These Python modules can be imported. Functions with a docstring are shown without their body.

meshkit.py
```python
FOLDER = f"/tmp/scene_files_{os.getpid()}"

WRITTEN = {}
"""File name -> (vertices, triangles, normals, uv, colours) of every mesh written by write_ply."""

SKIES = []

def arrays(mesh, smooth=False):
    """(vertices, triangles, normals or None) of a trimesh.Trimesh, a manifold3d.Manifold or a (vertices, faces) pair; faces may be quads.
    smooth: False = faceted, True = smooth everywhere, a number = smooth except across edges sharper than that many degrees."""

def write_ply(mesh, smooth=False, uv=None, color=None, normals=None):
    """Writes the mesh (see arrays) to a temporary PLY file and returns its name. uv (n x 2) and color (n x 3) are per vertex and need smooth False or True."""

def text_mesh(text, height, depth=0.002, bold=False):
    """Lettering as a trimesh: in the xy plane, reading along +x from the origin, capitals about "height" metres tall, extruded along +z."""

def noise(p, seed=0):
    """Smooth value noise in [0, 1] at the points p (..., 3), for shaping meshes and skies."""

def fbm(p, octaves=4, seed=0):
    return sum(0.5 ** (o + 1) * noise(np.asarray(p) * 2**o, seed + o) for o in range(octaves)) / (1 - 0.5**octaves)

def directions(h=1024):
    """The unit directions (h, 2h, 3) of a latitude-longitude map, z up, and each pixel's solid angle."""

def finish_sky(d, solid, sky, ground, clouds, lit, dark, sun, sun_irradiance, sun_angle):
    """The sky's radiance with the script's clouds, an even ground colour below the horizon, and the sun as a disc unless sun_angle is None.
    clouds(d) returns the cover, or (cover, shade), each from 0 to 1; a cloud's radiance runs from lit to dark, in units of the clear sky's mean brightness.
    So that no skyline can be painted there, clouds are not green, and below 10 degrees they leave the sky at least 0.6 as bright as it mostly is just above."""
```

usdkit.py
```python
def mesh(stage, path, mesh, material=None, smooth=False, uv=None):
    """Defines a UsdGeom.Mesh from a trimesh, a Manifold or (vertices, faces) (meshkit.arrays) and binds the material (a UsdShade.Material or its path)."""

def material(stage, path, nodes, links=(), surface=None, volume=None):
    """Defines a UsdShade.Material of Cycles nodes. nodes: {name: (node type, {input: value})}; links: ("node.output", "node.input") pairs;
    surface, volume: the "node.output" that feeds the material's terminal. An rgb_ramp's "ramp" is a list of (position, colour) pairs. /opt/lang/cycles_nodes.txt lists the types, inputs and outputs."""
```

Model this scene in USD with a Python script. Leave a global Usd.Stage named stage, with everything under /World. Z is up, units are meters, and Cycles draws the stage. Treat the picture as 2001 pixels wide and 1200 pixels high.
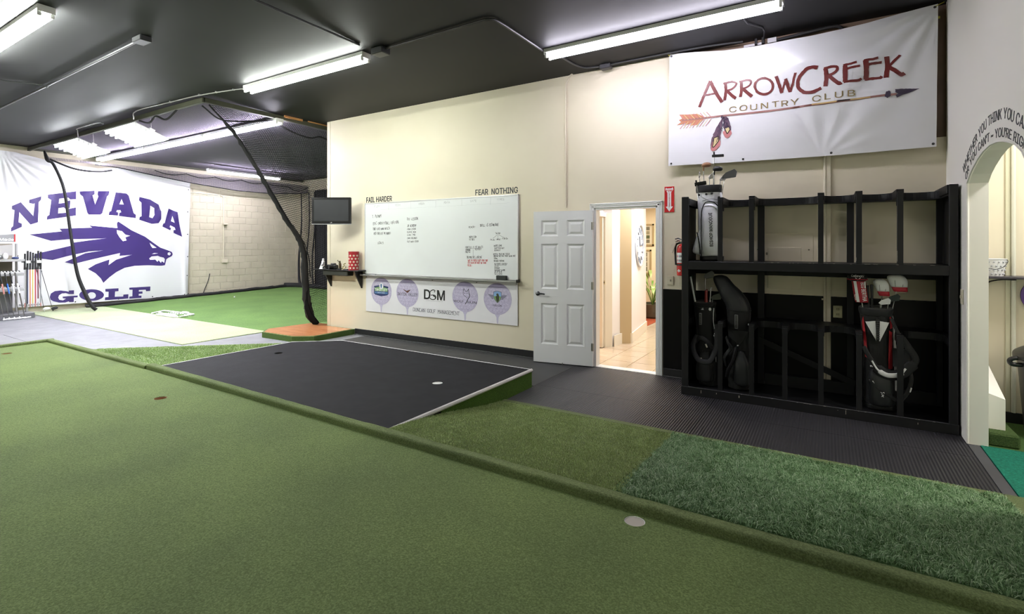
import math, random
import numpy as np, trimesh, manifold3d, usdkit, meshkit
from pxr import Usd, UsdGeom, UsdLux, UsdShade, Gf, Sdf, Vt
from shapely.geometry import Polygon, LineString, Point, box as sbox
from shapely.ops import unary_union
from shapely import affinity

stage = Usd.Stage.CreateInMemory()
UsdGeom.SetStageUpAxis(stage, UsdGeom.Tokens.z)
UsdGeom.SetStageMetersPerUnit(stage, 1.0)
world = UsdGeom.Xform.Define(stage, '/World')
stage.SetDefaultPrim(world.GetPrim())
UsdGeom.Scope.Define(stage, '/World/Looks')

# ---------------------------------------------------------------- camera, light levels, exposure
cam = UsdGeom.Camera.Define(stage, '/World/view_camera')
cam.AddTranslateOp().Set(Gf.Vec3d(0, 0, 1.6))
cam.AddRotateZOp().Set(31.84)
cam.AddRotateXOp().Set(90)
cam.CreateHorizontalApertureAttr(36.0)
cam.CreateVerticalApertureAttr(36.0 * 1200 / 2001)
cam.CreateFocalLengthAttr(36.0 * 993.6 / 2001)
cam.CreateVerticalApertureOffsetAttr(-36.0 * 122 / 2001)
cam.CreateClippingRangeAttr(Gf.Vec2f(0.05, 100))
cam.CreateExposureAttr(2.4)

TUBE_COOL, TUBE_GREEN, TUBE_VIOLET = (0.93, 0.96, 1.0), (0.95, 1.0, 0.93), (0.90, 0.86, 1.0)
LAMP_STRIP, LAMP_BAY, LAMP_HIGH = 17.0, 22.0, 30.0
LAMP_RACK, LAMP_LEFT = 11.0, 50.0


def rect_light(name, loc, w, h, intensity, color, rot=(0, 0, 0)):
    l = UsdLux.RectLight.Define(stage, '/World/' + name)
    l.AddTranslateOp().Set(Gf.Vec3d(*loc)); l.AddRotateXYZOp().Set(Gf.Vec3f(*rot))
    l.CreateWidthAttr(w); l.CreateHeightAttr(h); l.CreateIntensityAttr(intensity); l.CreateColorAttr(Gf.Vec3f(*color))
    return l


# the ceiling panels of the rooms beyond the door and the arch, and of the unseen half of the shop behind the camera
rect_light('hall_ceiling_panel_light', (-2.2, 8.2, 2.42), 0.6, 1.2, 4.2, (1.0, 0.98, 0.99))
rect_light('lobby_ceiling_panel_light', (-3.0, 10.6, 2.52), 1.2, 0.6, 5.5, (1.0, 0.90, 0.74))
rect_light('office_ceiling_panel_light', (-4.1, 7.9, 2.42), 0.9, 0.9, 4.8, (1.0, 0.91, 0.78))
rect_light('side_room_ceiling_panel_light', (2.3, 4.9, 3.8), 0.6, 1.2, 9.0, (1.0, 0.98, 0.93))
rect_light('rear_strip_lamp_light', (-2.0, -1.8, 3.78), 2.4, 0.2, 3.8, TUBE_COOL)


# ---------------------------------------------------------------- helpers
TAKEN = {}


def numbered(parent, name):
    k = TAKEN.get((parent, name), 0)
    TAKEN[(parent, name)] = k + 1
    return name if k == 0 else f'{name}_{k:03d}'


class Thing:
    def __init__(self, path, base):
        self.path, self.base = path, np.asarray(base, float)

    @property
    def prim(self):
        return stage.GetPrimAtPath(self.path)


def setdata(prim, label=None, cat=None, group=None, kind=None):
    for k, v in (('label', label), ('category', cat), ('group', group), ('kind', kind)):
        if v:
            prim.SetCustomDataByKey(k, v)


def thing(name, label, cat, base=(0, 0, 0), group=None, kind=None, rotz=0):
    p = '/World/' + numbered('/World', name)
    x = UsdGeom.Xform.Define(stage, p)
    x.AddTranslateOp().Set(Gf.Vec3d(*map(float, base)))
    if rotz:
        x.AddRotateZOp().Set(rotz)
    setdata(x.GetPrim(), label, cat, group, kind)
    return Thing(p, base)


def part(t, name, mesh, mat, label=None, smooth=30, kind=None, local=False, uv=None):
    """A mesh under a thing or a part; mesh given in world coordinates unless local."""
    p = t.path + '/' + numbered(t.path, name)
    v, f, n = meshkit.arrays(mesh, smooth)
    m = usdkit.mesh(stage, p, (v if local else v - t.base, f), mat, uv=uv)
    if n is not None:
        m.CreateNormalsAttr().Set(Vt.Vec3fArray.FromNumpy(n.astype(np.float32)))
        m.SetNormalsInterpolation('vertex')
    setdata(m.GetPrim(), label, None, None, kind)
    return Thing(p, t.base)


def solo(name, mesh, mat, label=None, cat=None, base=None, group=None, kind=None, smooth=30):
    """A top-level thing that is one mesh."""
    p = '/World/' + numbered('/World', name)
    v, f, n = meshkit.arrays(mesh, smooth)
    if base is None:
        base = [(v[:, 0].min() + v[:, 0].max()) / 2, (v[:, 1].min() + v[:, 1].max()) / 2, v[:, 2].min()]
    base = np.asarray(base, float)
    m = usdkit.mesh(stage, p, (v - base, f), mat)
    if n is not None:
        m.CreateNormalsAttr().Set(Vt.Vec3fArray.FromNumpy(n.astype(np.float32)))
        m.SetNormalsInterpolation('vertex')
    UsdGeom.Xformable(m).AddTranslateOp().Set(Gf.Vec3d(*base))
    setdata(m.GetPrim(), label, cat, group, kind)
    return Thing(p, base)


def struct(name, mesh, mat, smooth=30, label=None):
    return solo(name, mesh, mat, label, None, (0, 0, 0), None, 'structure', smooth)


def copy_of(t, name, loc, label, cat, group=None, rotz=0):
    p = '/World/' + numbered('/World', name)
    x = UsdGeom.Xform.Define(stage, p)
    x.GetPrim().GetReferences().AddInternalReference(Sdf.Path(t.path))
    x.GetPrim().SetInstanceable(True)
    x.ClearXformOpOrder()
    x.MakeMatrixXform().Set(Gf.Matrix4d().SetRotate(Gf.Rotation(Gf.Vec3d(0, 0, 1), rotz)) * Gf.Matrix4d().SetTranslate(Gf.Vec3d(*map(float, loc))))
    setdata(x.GetPrim(), label, cat, group)
    return x


def cat_(*ms):
    out = []
    for m in ms:
        if isinstance(m, (list, tuple)):
            out += list(m)
        else:
            out.append(m)
    return trimesh.util.concatenate(out)


def bx(x0, x1, y0, y1, z0, z1, b=0.0):
    """A box, its edges chamfered by b."""
    if b <= 0:
        m = trimesh.creation.box((x1 - x0, y1 - y0, z1 - z0))
        m.apply_translation(((x0 + x1) / 2, (y0 + y1) / 2, (z0 + z1) / 2))
        return m
    pts = []
    for i, X in enumerate((x0, x1)):
        for j, Y in enumerate((y0, y1)):
            for k, Z in enumerate((z0, z1)):
                sx, sy, sz = (1, -1)[i], (1, -1)[j], (1, -1)[k]
                pts += [(X + sx * b, Y + sy * b, Z), (X + sx * b, Y, Z + sz * b), (X, Y + sy * b, Z + sz * b)]
    return trimesh.convex.convex_hull(np.array(pts))


def hull(pts):
    return trimesh.convex.convex_hull(np.asarray(pts, float))


def frame_of(d):
    d = d / np.linalg.norm(d)
    a = np.array([0, 0, 1.0]) if abs(d[2]) < 0.9 else np.array([1.0, 0, 0])
    u = np.cross(a, d); u /= np.linalg.norm(u)
    return u, np.cross(d, u)


def smoothline(pts, n=8):
    """Catmull-Rom through the points."""
    P = np.asarray(pts, float)
    if len(P) < 3:
        return P
    Q = np.vstack([2 * P[0] - P[1], P, 2 * P[-1] - P[-2]])
    out = []
    for i in range(1, len(Q) - 2):
        for t in np.linspace(0, 1, n, endpoint=False):
            a, b, c, d = Q[i - 1:i + 3]
            out.append(0.5 * (2 * b + (c - a) * t + (2 * a - 5 * b + 4 * c - d) * t * t + (3 * b - a - 3 * c + d) * t ** 3))
    return np.vstack(out + [P[-1:]])


def tube(pts, r, sides=8, cap=True, flat=1.0):
    """A tube along the points, r a number or one per point; flat squashes its horizontal axis across the path."""
    P = np.asarray(pts, float)
    R = np.broadcast_to(np.asarray(r, float), (len(P),))
    T = np.gradient(P, axis=0)
    u, w = frame_of(T[0])
    rings = []
    for i in range(len(P)):
        d = T[i] / max(np.linalg.norm(T[i]), 1e-9)
        u = u - d * (u @ d); u /= np.linalg.norm(u); w = np.cross(d, u)
        a = np.arange(sides) * 2 * math.pi / sides
        rings.append(P[i] + R[i] * (flat * np.cos(a)[:, None] * u + np.sin(a)[:, None] * w))
    return loft_rings(rings, cap)


def loft_rings(rings, cap=True):
    n = len(rings[0]); v = np.vstack(rings); f = []
    for i in range(len(rings) - 1):
        for j in range(n):
            a, b = i * n + j, i * n + (j + 1) % n
            f += [(a, b, b + n), (a, b + n, a + n)]
    if cap:
        for i, flip in ((0, True), (len(rings) - 1, False)):
            c = len(v); v = np.vstack([v, rings[i].mean(0)])
            for j in range(n):
                a, b = i * n + j, i * n + (j + 1) % n
                f.append((c, b, a) if flip else (c, a, b))
    m = trimesh.Trimesh(v, f, process=False)
    return m


def rod(a, b, r, sides=8, r2=None):
    return tube([a, b], [r, r if r2 is None else r2], sides)


def lathe(profile, at=(0, 0, 0), sides=24):
    """(radius, z) pairs turned about z."""
    a = np.arange(sides) * 2 * math.pi / sides
    return loft_rings([np.c_[at[0] + max(r, 1e-4) * np.cos(a), at[1] + max(r, 1e-4) * np.sin(a), np.full(sides, at[2] + z)] for r, z in profile], profile[0][0] < 0.002)


def ball(c, r, sub=2, s=(1, 1, 1)):
    m = trimesh.creation.icosphere(subdivisions=sub, radius=1.0)
    m.apply_scale(np.array(s) * r); m.apply_translation(c)
    return m


def extr(poly, depth):
    """A shapely polygon extruded along +z."""
    gs = [g for g in getattr(poly, 'geoms', [poly]) if g.area > 1e-8]
    return trimesh.util.concatenate([trimesh.creation.extrude_polygon(g, depth, engine='earcut') for g in gs])


def prism_z(pts, z0, z1):
    m = extr(Polygon(pts), z1 - z0); m.apply_translation((0, 0, z0)); return m


def to_xz(m, y, flip=1):
    """Plane coordinates (a, b) and depth c become x = a, z = b, y = y - c: seen from -y."""
    v = np.array(m.vertices)
    return trimesh.Trimesh(np.c_[v[:, 0], y - v[:, 2], v[:, 1]], m.faces, process=False)


def to_yz(m, x):
    """Plane coordinates (a, b) and depth c become y = a, z = b, x = x + c: seen from +x."""
    v = np.array(m.vertices)
    return trimesh.Trimesh(np.c_[x + v[:, 2], v[:, 0], v[:, 1]], m.faces, process=False)


def to_yz_neg(m, x):
    """y = a, z = b, x = x - c: seen from -x."""
    v = np.array(m.vertices)
    return trimesh.Trimesh(np.c_[x - v[:, 2], v[:, 0], v[:, 1]], m.faces[:, ::-1], process=False)


def stroke(pts, w, cap=2):
    return LineString(pts).buffer(w / 2, cap_style=cap, join_style=1, quad_segs=3)


def ellipse(cx, cy, a, b, n=32):
    return Polygon([(cx + a * math.cos(t), cy + b * math.sin(t)) for t in np.arange(n) * 2 * math.pi / n])


def fine(m, size):
    v, f = trimesh.remesh.subdivide_to_size(m.vertices, m.faces, size, max_iter=12)
    return trimesh.Trimesh(v, f, process=False)


STROKES = {'A': '002640 1232', 'B': '0006364534033342413000', 'C': '4536160501103041', 'D': '00062645412000', 'E': '46060040 0333', 'F': '460600 0333',
           'G': '45361605011030414323', 'H': '0006 4046 0343', 'I': '2026', 'J': '4641301001', 'K': '0006 4602 1340', 'L': '060040', 'M': '0006234640',
           'N': '00064046', 'O': '103041453616050110', 'P': '00063645443303', 'Q': '103041453616050110 2240', 'R': '00063645443303 2340',
           'S': '453616050413334241301001', 'T': '0646 2026', 'U': '060110304146', 'V': '062046', 'W': '0610233046', 'X': '0046 0640', 'Y': '062346 2320',
           'Z': '06460040', '/': '0046', '(': '36141230', ')': '16343210', '.': '2021', "'": '2625', '~': '03143344', ' ': '', '-': '1333'}


def stroke_text(s, x, z, width, h, w, seed=None, serif=False, slope=0.0):
    """Single-line lettering as one shapely shape, from x, baseline z, the given total width, capital height h and pen width w."""
    rng = random.Random(seed) if seed is not None else None
    step = width / max(len(s) - 0.25, 1)
    out = []
    for i, ch in enumerate(s):
        ox, oz = x + i * step, z + slope * i * step
        j = (lambda k: rng.uniform(-k, k)) if rng else (lambda k: 0.0)
        oz += j(0.12) * h
        k = 1 + j(0.15)
        for tok in STROKES.get(ch, '').split():
            pts = [(ox + (int(tok[q]) + j(0.35)) / 4 * step * 0.74 * k, oz + (int(tok[q + 1]) + j(0.35)) / 6 * h * k) for q in range(0, len(tok), 2)]
            out.append(stroke(pts, w))
            if serif:
                for q in (pts[0], pts[-1]):
                    if min(abs(q[1] - oz), abs(q[1] - oz - h)) < 0.02 * h:
                        out.append(stroke([(q[0] - step * 0.16, q[1]), (q[0] + step * 0.16, q[1])], w * 0.7))
    return unary_union(out)


_glyphs = {}


def text(s, h, bold=False, wide=None):
    """Upright lettering in the plane (x right, y up), baseline at the origin; stretched to the given width."""
    k = (s, bold)
    if k not in _glyphs:
        _glyphs[k] = meshkit.text_mesh(s, 1.0, 0.01, bold)
    m = _glyphs[k].copy()
    m.apply_translation((-m.bounds[0][0], 0, 0))
    sx = h if wide is None else wide / (m.bounds[1][0] - m.bounds[0][0])
    m.apply_scale((sx, h, 0.15))
    return m


# ---------------------------------------------------------------- materials
MATS = {}


def M(name, color, rough=0.5, metal=0.0, var=None, bump=None, spec=0.5, emit=None, alpha=None, sheen=0.0, coat=0.0, ramp_scale=None, stretch=(1, 1, 1), trans=0.0, ior=1.5):
    """A principled material; var = (second colour, noise scale, low, high), bump = (scale, strength, distance)."""
    if name in MATS:
        return MATS[name]
    p = {'base_color': color, 'roughness': rough, 'metallic': metal, 'specular_ior_level': spec, 'sheen_weight': sheen, 'coat_weight': coat, 'transmission_weight': trans, 'ior': ior}
    if emit:
        p['emission_color'], p['emission_strength'] = emit[0], emit[1]
    nodes, links = {'p': ('principled_bsdf', p)}, []
    if var or bump:
        nodes['tc'] = ('texture_coordinate', {})
        nodes['mp'] = ('mapping', {'scale': stretch})
        links.append(('tc.object', 'mp.vector'))
    if var:
        c2, sc, lo, hi = var
        nodes['n'] = ('noise_texture', {'scale': sc, 'detail': 4.0, 'roughness': 0.6})
        nodes['r'] = ('rgb_ramp', {'ramp': [(0, color), (lo, color), (hi, c2), (1, c2)]})
        links += [('mp.vector', 'n.vector'), ('n.fac', 'r.fac'), ('r.color', 'p.base_color')]
    if bump:
        sc, st, di = bump
        nodes['nb'] = ('noise_texture', {'scale': sc, 'detail': 3.0})
        nodes['b'] = ('bump', {'strength': st, 'distance': di})
        links += [('mp.vector', 'nb.vector'), ('nb.fac', 'b.height'), ('b.normal', 'p.normal')]
    MATS[name] = usdkit.material(stage, '/World/Looks/' + name, nodes, links, surface='p.BSDF')
    return MATS[name]


def net_mat(name, color, period, width, base):
    """Knotted netting: threads of the given width on a square grid over each mesh's own uv, clear between them."""
    nodes = {'uv': ('uvmap', {'attribute': 'st'}), 's': ('separate_xyz', {}),
             'dx': ('math', {'math_type': 'divide', 'value2': period}), 'dy': ('math', {'math_type': 'divide', 'value2': period}),
             'fx': ('math', {'math_type': 'fraction'}), 'fy': ('math', {'math_type': 'fraction'}),
             'lx': ('math', {'math_type': 'less_than', 'value2': width / period}), 'ly': ('math', {'math_type': 'less_than', 'value2': width / period}),
             'mx': ('math', {'math_type': 'maximum'}), 'mb': ('math', {'math_type': 'maximum', 'value2': base}),
             't': ('transparent_bsdf', {}), 'd': ('diffuse_bsdf', {'color': color}), 'm': ('mix_closure', {})}
    links = [('uv.UV', 's.vector'), ('s.x', 'dx.value1'), ('s.y', 'dy.value1'), ('dx.value', 'fx.value1'), ('dy.value', 'fy.value1'),
             ('fx.value', 'lx.value1'), ('fy.value', 'ly.value1'), ('lx.value', 'mx.value1'), ('ly.value', 'mx.value2'), ('mx.value', 'mb.value1'),
             ('mb.value', 'm.fac'), ('t.BSDF', 'm.closure1'), ('d.BSDF', 'm.closure2')]
    MATS[name] = usdkit.material(stage, '/World/Looks/' + name, nodes, links, surface='m.closure')
    return MATS[name]


def turf_mat(name, c1, c2, scale, bump, c3=None, dist=0.01, big=1.2):
    """Artificial grass: fine two-tone fibre, slow drift of tone, rough relief."""
    nodes = {'g': ('texture_coordinate', {}), 'n': ('noise_texture', {'scale': scale, 'detail': 4.0, 'roughness': 0.8}),
             'r': ('rgb_ramp', {'ramp': [(0, tuple(0.6 * q for q in c1)), (0.32, tuple(0.7 * q for q in c1)), (0.5, tuple(0.5 * (q + w) for q, w in zip(c1, c2))), (0.66, tuple(1.25 * q for q in c2)), (1, tuple(1.4 * q for q in c2))]}),
             'n2': ('noise_texture', {'scale': big, 'detail': 3.0}), 'mx': ('mix', {'mix_type': 'multiply', 'fac': 1.0}),
             'r2': ('rgb_ramp', {'ramp': [(0, (0.8, 0.8, 0.8)), (0.35, (0.85, 0.85, 0.85)), (0.65, (1.12, 1.1, 1.05)), (1, (1.15, 1.12, 1.05))]}),
             'b': ('bump', {'strength': bump, 'distance': dist}), 'p': ('principled_bsdf', {'roughness': 0.85, 'specular_ior_level': 0.25, 'sheen_weight': 0.6, 'sheen_roughness': 0.5, 'sheen_tint': c3 or c2})}
    links = [('g.object', 'n.vector'), ('n.fac', 'r.fac'), ('g.object', 'n2.vector'), ('n2.fac', 'r2.fac'), ('r.color', 'mx.color1'), ('r2.color', 'mx.color2'),
             ('mx.color', 'p.base_color'), ('n.fac', 'b.height'), ('b.normal', 'p.normal')]
    MATS[name] = usdkit.material(stage, '/World/Looks/' + name, nodes, links, surface='p.BSDF')
    return MATS[name]


def blade_mat(name, stops):
    nodes = {'g': ('geometry', {}), 'uv': ('uvmap', {'attribute': 'st'}), 'sx': ('separate_xyz', {}), 'r': ('rgb_ramp', {'ramp': stops}), 'd': ('principled_bsdf', {'roughness': 0.5, 'specular_ior_level': 0.35}), 't': ('translucent_bsdf', {}), 'm': ('mix_closure', {'fac': 0.25}),
             'up': ('vector_math', {'math_type': 'add', 'vector2': (0.0, 0.0, 1.6)}), 'nn': ('vector_math', {'math_type': 'normalize'})}
    links = [('g.normal', 'up.vector1'), ('up.vector', 'nn.vector1'), ('nn.vector', 'd.normal'), ('uv.UV', 'sx.vector'), ('sx.x', 'r.fac'), ('r.color', 'd.base_color'), ('r.color', 't.color'), ('d.BSDF', 'm.closure1'), ('t.BSDF', 'm.closure2')]
    MATS[name] = usdkit.material(stage, '/World/Looks/' + name, nodes, links, surface='m.closure')
    return MATS[name]


def rubber_mat(name, color, ridged):
    nodes = {'g': ('texture_coordinate', {}), 'n': ('noise_texture', {'scale': 2.2, 'detail': 5.0, 'roughness': 0.65}),
             'r': ('rgb_ramp', {'ramp': [(0, tuple(c * 0.75 for c in color)), (0.4, color), (0.75, tuple(c * 1.35 for c in color)), (1, tuple(c * 1.6 for c in color))]}),
             'n2': ('noise_texture', {'scale': 260.0, 'detail': 2.0}), 'b': ('bump', {'strength': 0.25, 'distance': 0.002}),
             'p': ('principled_bsdf', {'roughness': 0.55, 'specular_ior_level': 0.4})}
    links = [('g.object', 'n.vector'), ('n.fac', 'r.fac'), ('r.color', 'p.base_color'), ('g.object', 'n2.vector'), ('n2.fac', 'b.height')]
    if ridged:
        nodes['w'] = ('wave_texture', {'wave_type': 'bands', 'bands_direction': 'x', 'scale': 14.0, 'detail': 0.0})
        nodes['b2'] = ('bump', {'strength': 1.0, 'distance': 0.004})
        links += [('g.object', 'w.vector'), ('w.fac', 'b2.height'), ('b.normal', 'b2.normal'), ('b2.normal', 'p.normal')]
    else:
        links.append(('b.normal', 'p.normal'))
    MATS[name] = usdkit.material(stage, '/World/Looks/' + name, nodes, links, surface='p.BSDF')
    return MATS[name]


wall_paint = M('cream_wall_paint', (0.70, 0.635, 0.49), 0.6, var=((0.67, 0.605, 0.46), 0.9, 0.4, 0.7), bump=(90, 0.06, 0.003))
wall_right_paint = M('pale_wall_paint', (0.86, 0.83, 0.77), 0.6, bump=(90, 0.06, 0.003))
block_paint = M('painted_block', (0.60, 0.55, 0.42), 0.6, var=((0.53, 0.485, 0.365), 2.0, 0.35, 0.7), bump=(60, 0.25, 0.004))
mortar = M('painted_mortar', (0.62, 0.57, 0.45), 0.8)
black_ceiling = M('black_ceiling_paint', (0.0075, 0.0075, 0.0085), 0.62, var=((0.010, 0.010, 0.0112), 1.3, 0.4, 0.7), spec=0.36)
black_paint = M('black_gloss_wall_paint', (0.0025, 0.0025, 0.0028), 0.4, spec=0.2)
black_wood = M('black_painted_wood', (0.007, 0.007, 0.0085), 0.5, bump=(25, 0.15, 0.003), stretch=(1, 1, 0.2), var=((0.010, 0.010, 0.0125), 6, 0.45, 0.75), spec=0.35)
worn_edge = M('bare_worn_wood_edge', (0.42, 0.38, 0.33), 0.7)
black_base = M('black_rubber_baseboard', (0.012, 0.012, 0.013), 0.45)
white_enamel = M('white_enamel', (0.82, 0.82, 0.80), 0.35)
white_trim = M('white_trim_paint', (0.80, 0.80, 0.78), 0.35)
white_door = M('white_door_paint', (0.78, 0.785, 0.79), 0.38)
steel = M('brushed_steel', (0.45, 0.44, 0.42), 0.35, metal=1.0)
chrome = M('chrome', (0.7, 0.7, 0.7), 0.12, metal=1.0)
dark_steel = M('dark_steel', (0.10, 0.10, 0.105), 0.35, metal=1.0)
black_plastic = M('black_plastic', (0.012, 0.012, 0.013), 0.35)
black_fabric = M('black_nylon', (0.006, 0.006, 0.007), 0.7, bump=(300, 0.3, 0.002), sheen=0.1)
grey_fabric = M('charcoal_nylon', (0.022, 0.022, 0.026), 0.7, bump=(300, 0.3, 0.002))
white_vinyl_bag = M('pale_grey_bag_vinyl', (0.84, 0.85, 0.88), 0.45, bump=(14, 0.5, 0.012))
white_plastic = M('white_plastic', (0.8, 0.8, 0.78), 0.35)
cream_plastic = M('ivory_plastic', (0.66, 0.61, 0.46), 0.4)
red_paint = M('red_gloss', (0.50, 0.015, 0.015), 0.25)
red_fabric = M('red_fabric', (0.50, 0.02, 0.03), 0.6)
black_ink = M('black_ink', (0.010, 0.010, 0.011), 0.5)

# ================================================================ outlines of the printed letters and emblems, in metres on their own walls
NEV = [('N',[(3.846,2.482),(3.999,2.578),(4.216,2.265),(4.243,2.572),(4.213,2.557),(4.144,2.573),(4.144,2.644),(4.356,2.741),(4.35,2.66),(4.313,2.609),(4.295,2.128),(4.168,2.071),(3.97,2.356),(3.955,2.115),(3.985,2.097),(4.014,2.082),(4.014,2.011),(3.832,1.9),(3.834,1.978),(3.869,2.022),(3.892,2.391),(3.846,2.411)],[]),('E',[(4.478,2.792),(5.014,2.921),(5.014,2.73),(4.9,2.713),(4.86,2.757),(4.691,2.718),(4.678,2.593),(4.788,2.617),(4.808,2.661),(4.9,2.684),(4.893,2.499),(4.801,2.481),(4.781,2.513),(4.671,2.485),(4.665,2.352),(4.844,2.383),(4.874,2.477),(5.007,2.518),(5.007,2.324),(4.462,2.199),(4.468,2.273),(4.509,2.312),(4.541,2.674),(4.481,2.714)],[]),('V',[(5.088,2.923),(5.384,2.967),(5.384,2.884),(5.341,2.846),(5.401,2.617),(5.469,2.831),(5.451,2.881),(5.458,2.965),(5.698,2.982),(5.683,2.892),(5.647,2.845),(5.545,2.407),(5.508,2.374),(5.268,2.362),(5.24,2.4),(5.153,2.805),(5.095,2.86)],[]),('A',[(5.847,2.968),(6.084,2.957),(6.13,2.906),(6.244,2.444),(6.296,2.4),(6.288,2.317),(5.915,2.354),(5.923,2.436),(5.961,2.451),(5.945,2.509),(5.866,2.504),(5.851,2.459),(5.892,2.439),(5.888,2.367),(5.691,2.37),(5.702,2.451),(5.742,2.471)],[[(5.968,2.812),(6.022,2.658),(5.915,2.66)]]),('D',[(6.384,2.89),(6.637,2.84),(6.847,2.713),(6.915,2.527),(6.907,2.311),(6.847,2.199),(6.678,2.174),(6.376,2.275),(6.388,2.349),(6.432,2.37),(6.432,2.741),(6.376,2.797)],[[(6.637,2.676),(6.741,2.611),(6.754,2.423),(6.699,2.326),(6.62,2.355)]]),('A2',[(7.097,2.619),(7.328,2.53),(7.383,2.209),(7.455,1.827),(7.23,1.936),(7.23,2.009),(7.284,2.02),(7.261,2.087),(7.141,2.152),(7.124,2.093),(7.159,2.065),(7.141,2.007),(6.95,2.107),(6.967,2.184),(7.01,2.205)],[[(7.203,2.421),(7.257,2.219),(7.159,2.264)]])]
WOLF = ([(4.153,1.835),(4.746,1.92),(4.697,1.981),(4.844,1.993),(5.338,2.028),(5.285,2.079),(5.408,2.069),(5.877,2.03),(5.866,2.155),(5.892,2.205),(6.193,1.984),(6.513,1.814),(6.699,1.666),(6.89,1.514),(7.084,1.436),(7.186,1.391),(7.212,1.328),(7.186,1.27),(7.106,1.233),(7.045,1.186),(7.028,1.1),(7.01,1.019),(6.911,1.008),(6.595,1.033),(6.272,1.031),(6.037,0.985),(5.847,0.88),(5.698,0.754),(5.57,0.616),(5.516,0.733),(5.408,0.87),(5.25,0.985),(5.408,1.096),(5.588,1.169),(5.698,1.21),(5.68,1.065),(5.847,1.202),(6.213,1.33),(5.923,1.303),(5.934,1.38),(5.735,1.329),(5.338,1.228),(4.96,1.119),(4.795,1.17),(4.96,1.258),(5.198,1.381),(5.57,1.451),(5.268,1.428),(4.86,1.323),(4.569,1.23),(4.228,1.287),(4.243,1.375),(4.537,1.461),(4.96,1.583),(4.91,1.638),(5.268,1.703),(5.643,1.763),(5.268,1.746),(4.86,1.734),(4.537,1.69)],[[(5.858,1.985),(5.98,1.956),(6.057,1.867),(6.173,1.837),(6.057,1.79),(6.084,1.709),(5.999,1.686),(5.923,1.789),(5.866,1.895)],[(6.624,1.656),(6.804,1.51),(6.699,1.501),(6.658,1.562)],[(6.616,1.22),(6.678,1.275),(6.826,1.291),(6.89,1.257),(6.976,1.236),(7.01,1.187),(6.993,1.082),(6.932,1.131),(6.907,1.084),(6.847,1.162),(6.821,1.116),(6.762,1.184),(6.699,1.176),(6.637,1.177)],[(7.08,1.369),(7.133,1.387),(7.168,1.338),(7.133,1.29),(7.08,1.311)],[(6.678,1.336),(6.741,1.373),(6.838,1.358),(6.741,1.335)]])
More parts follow.
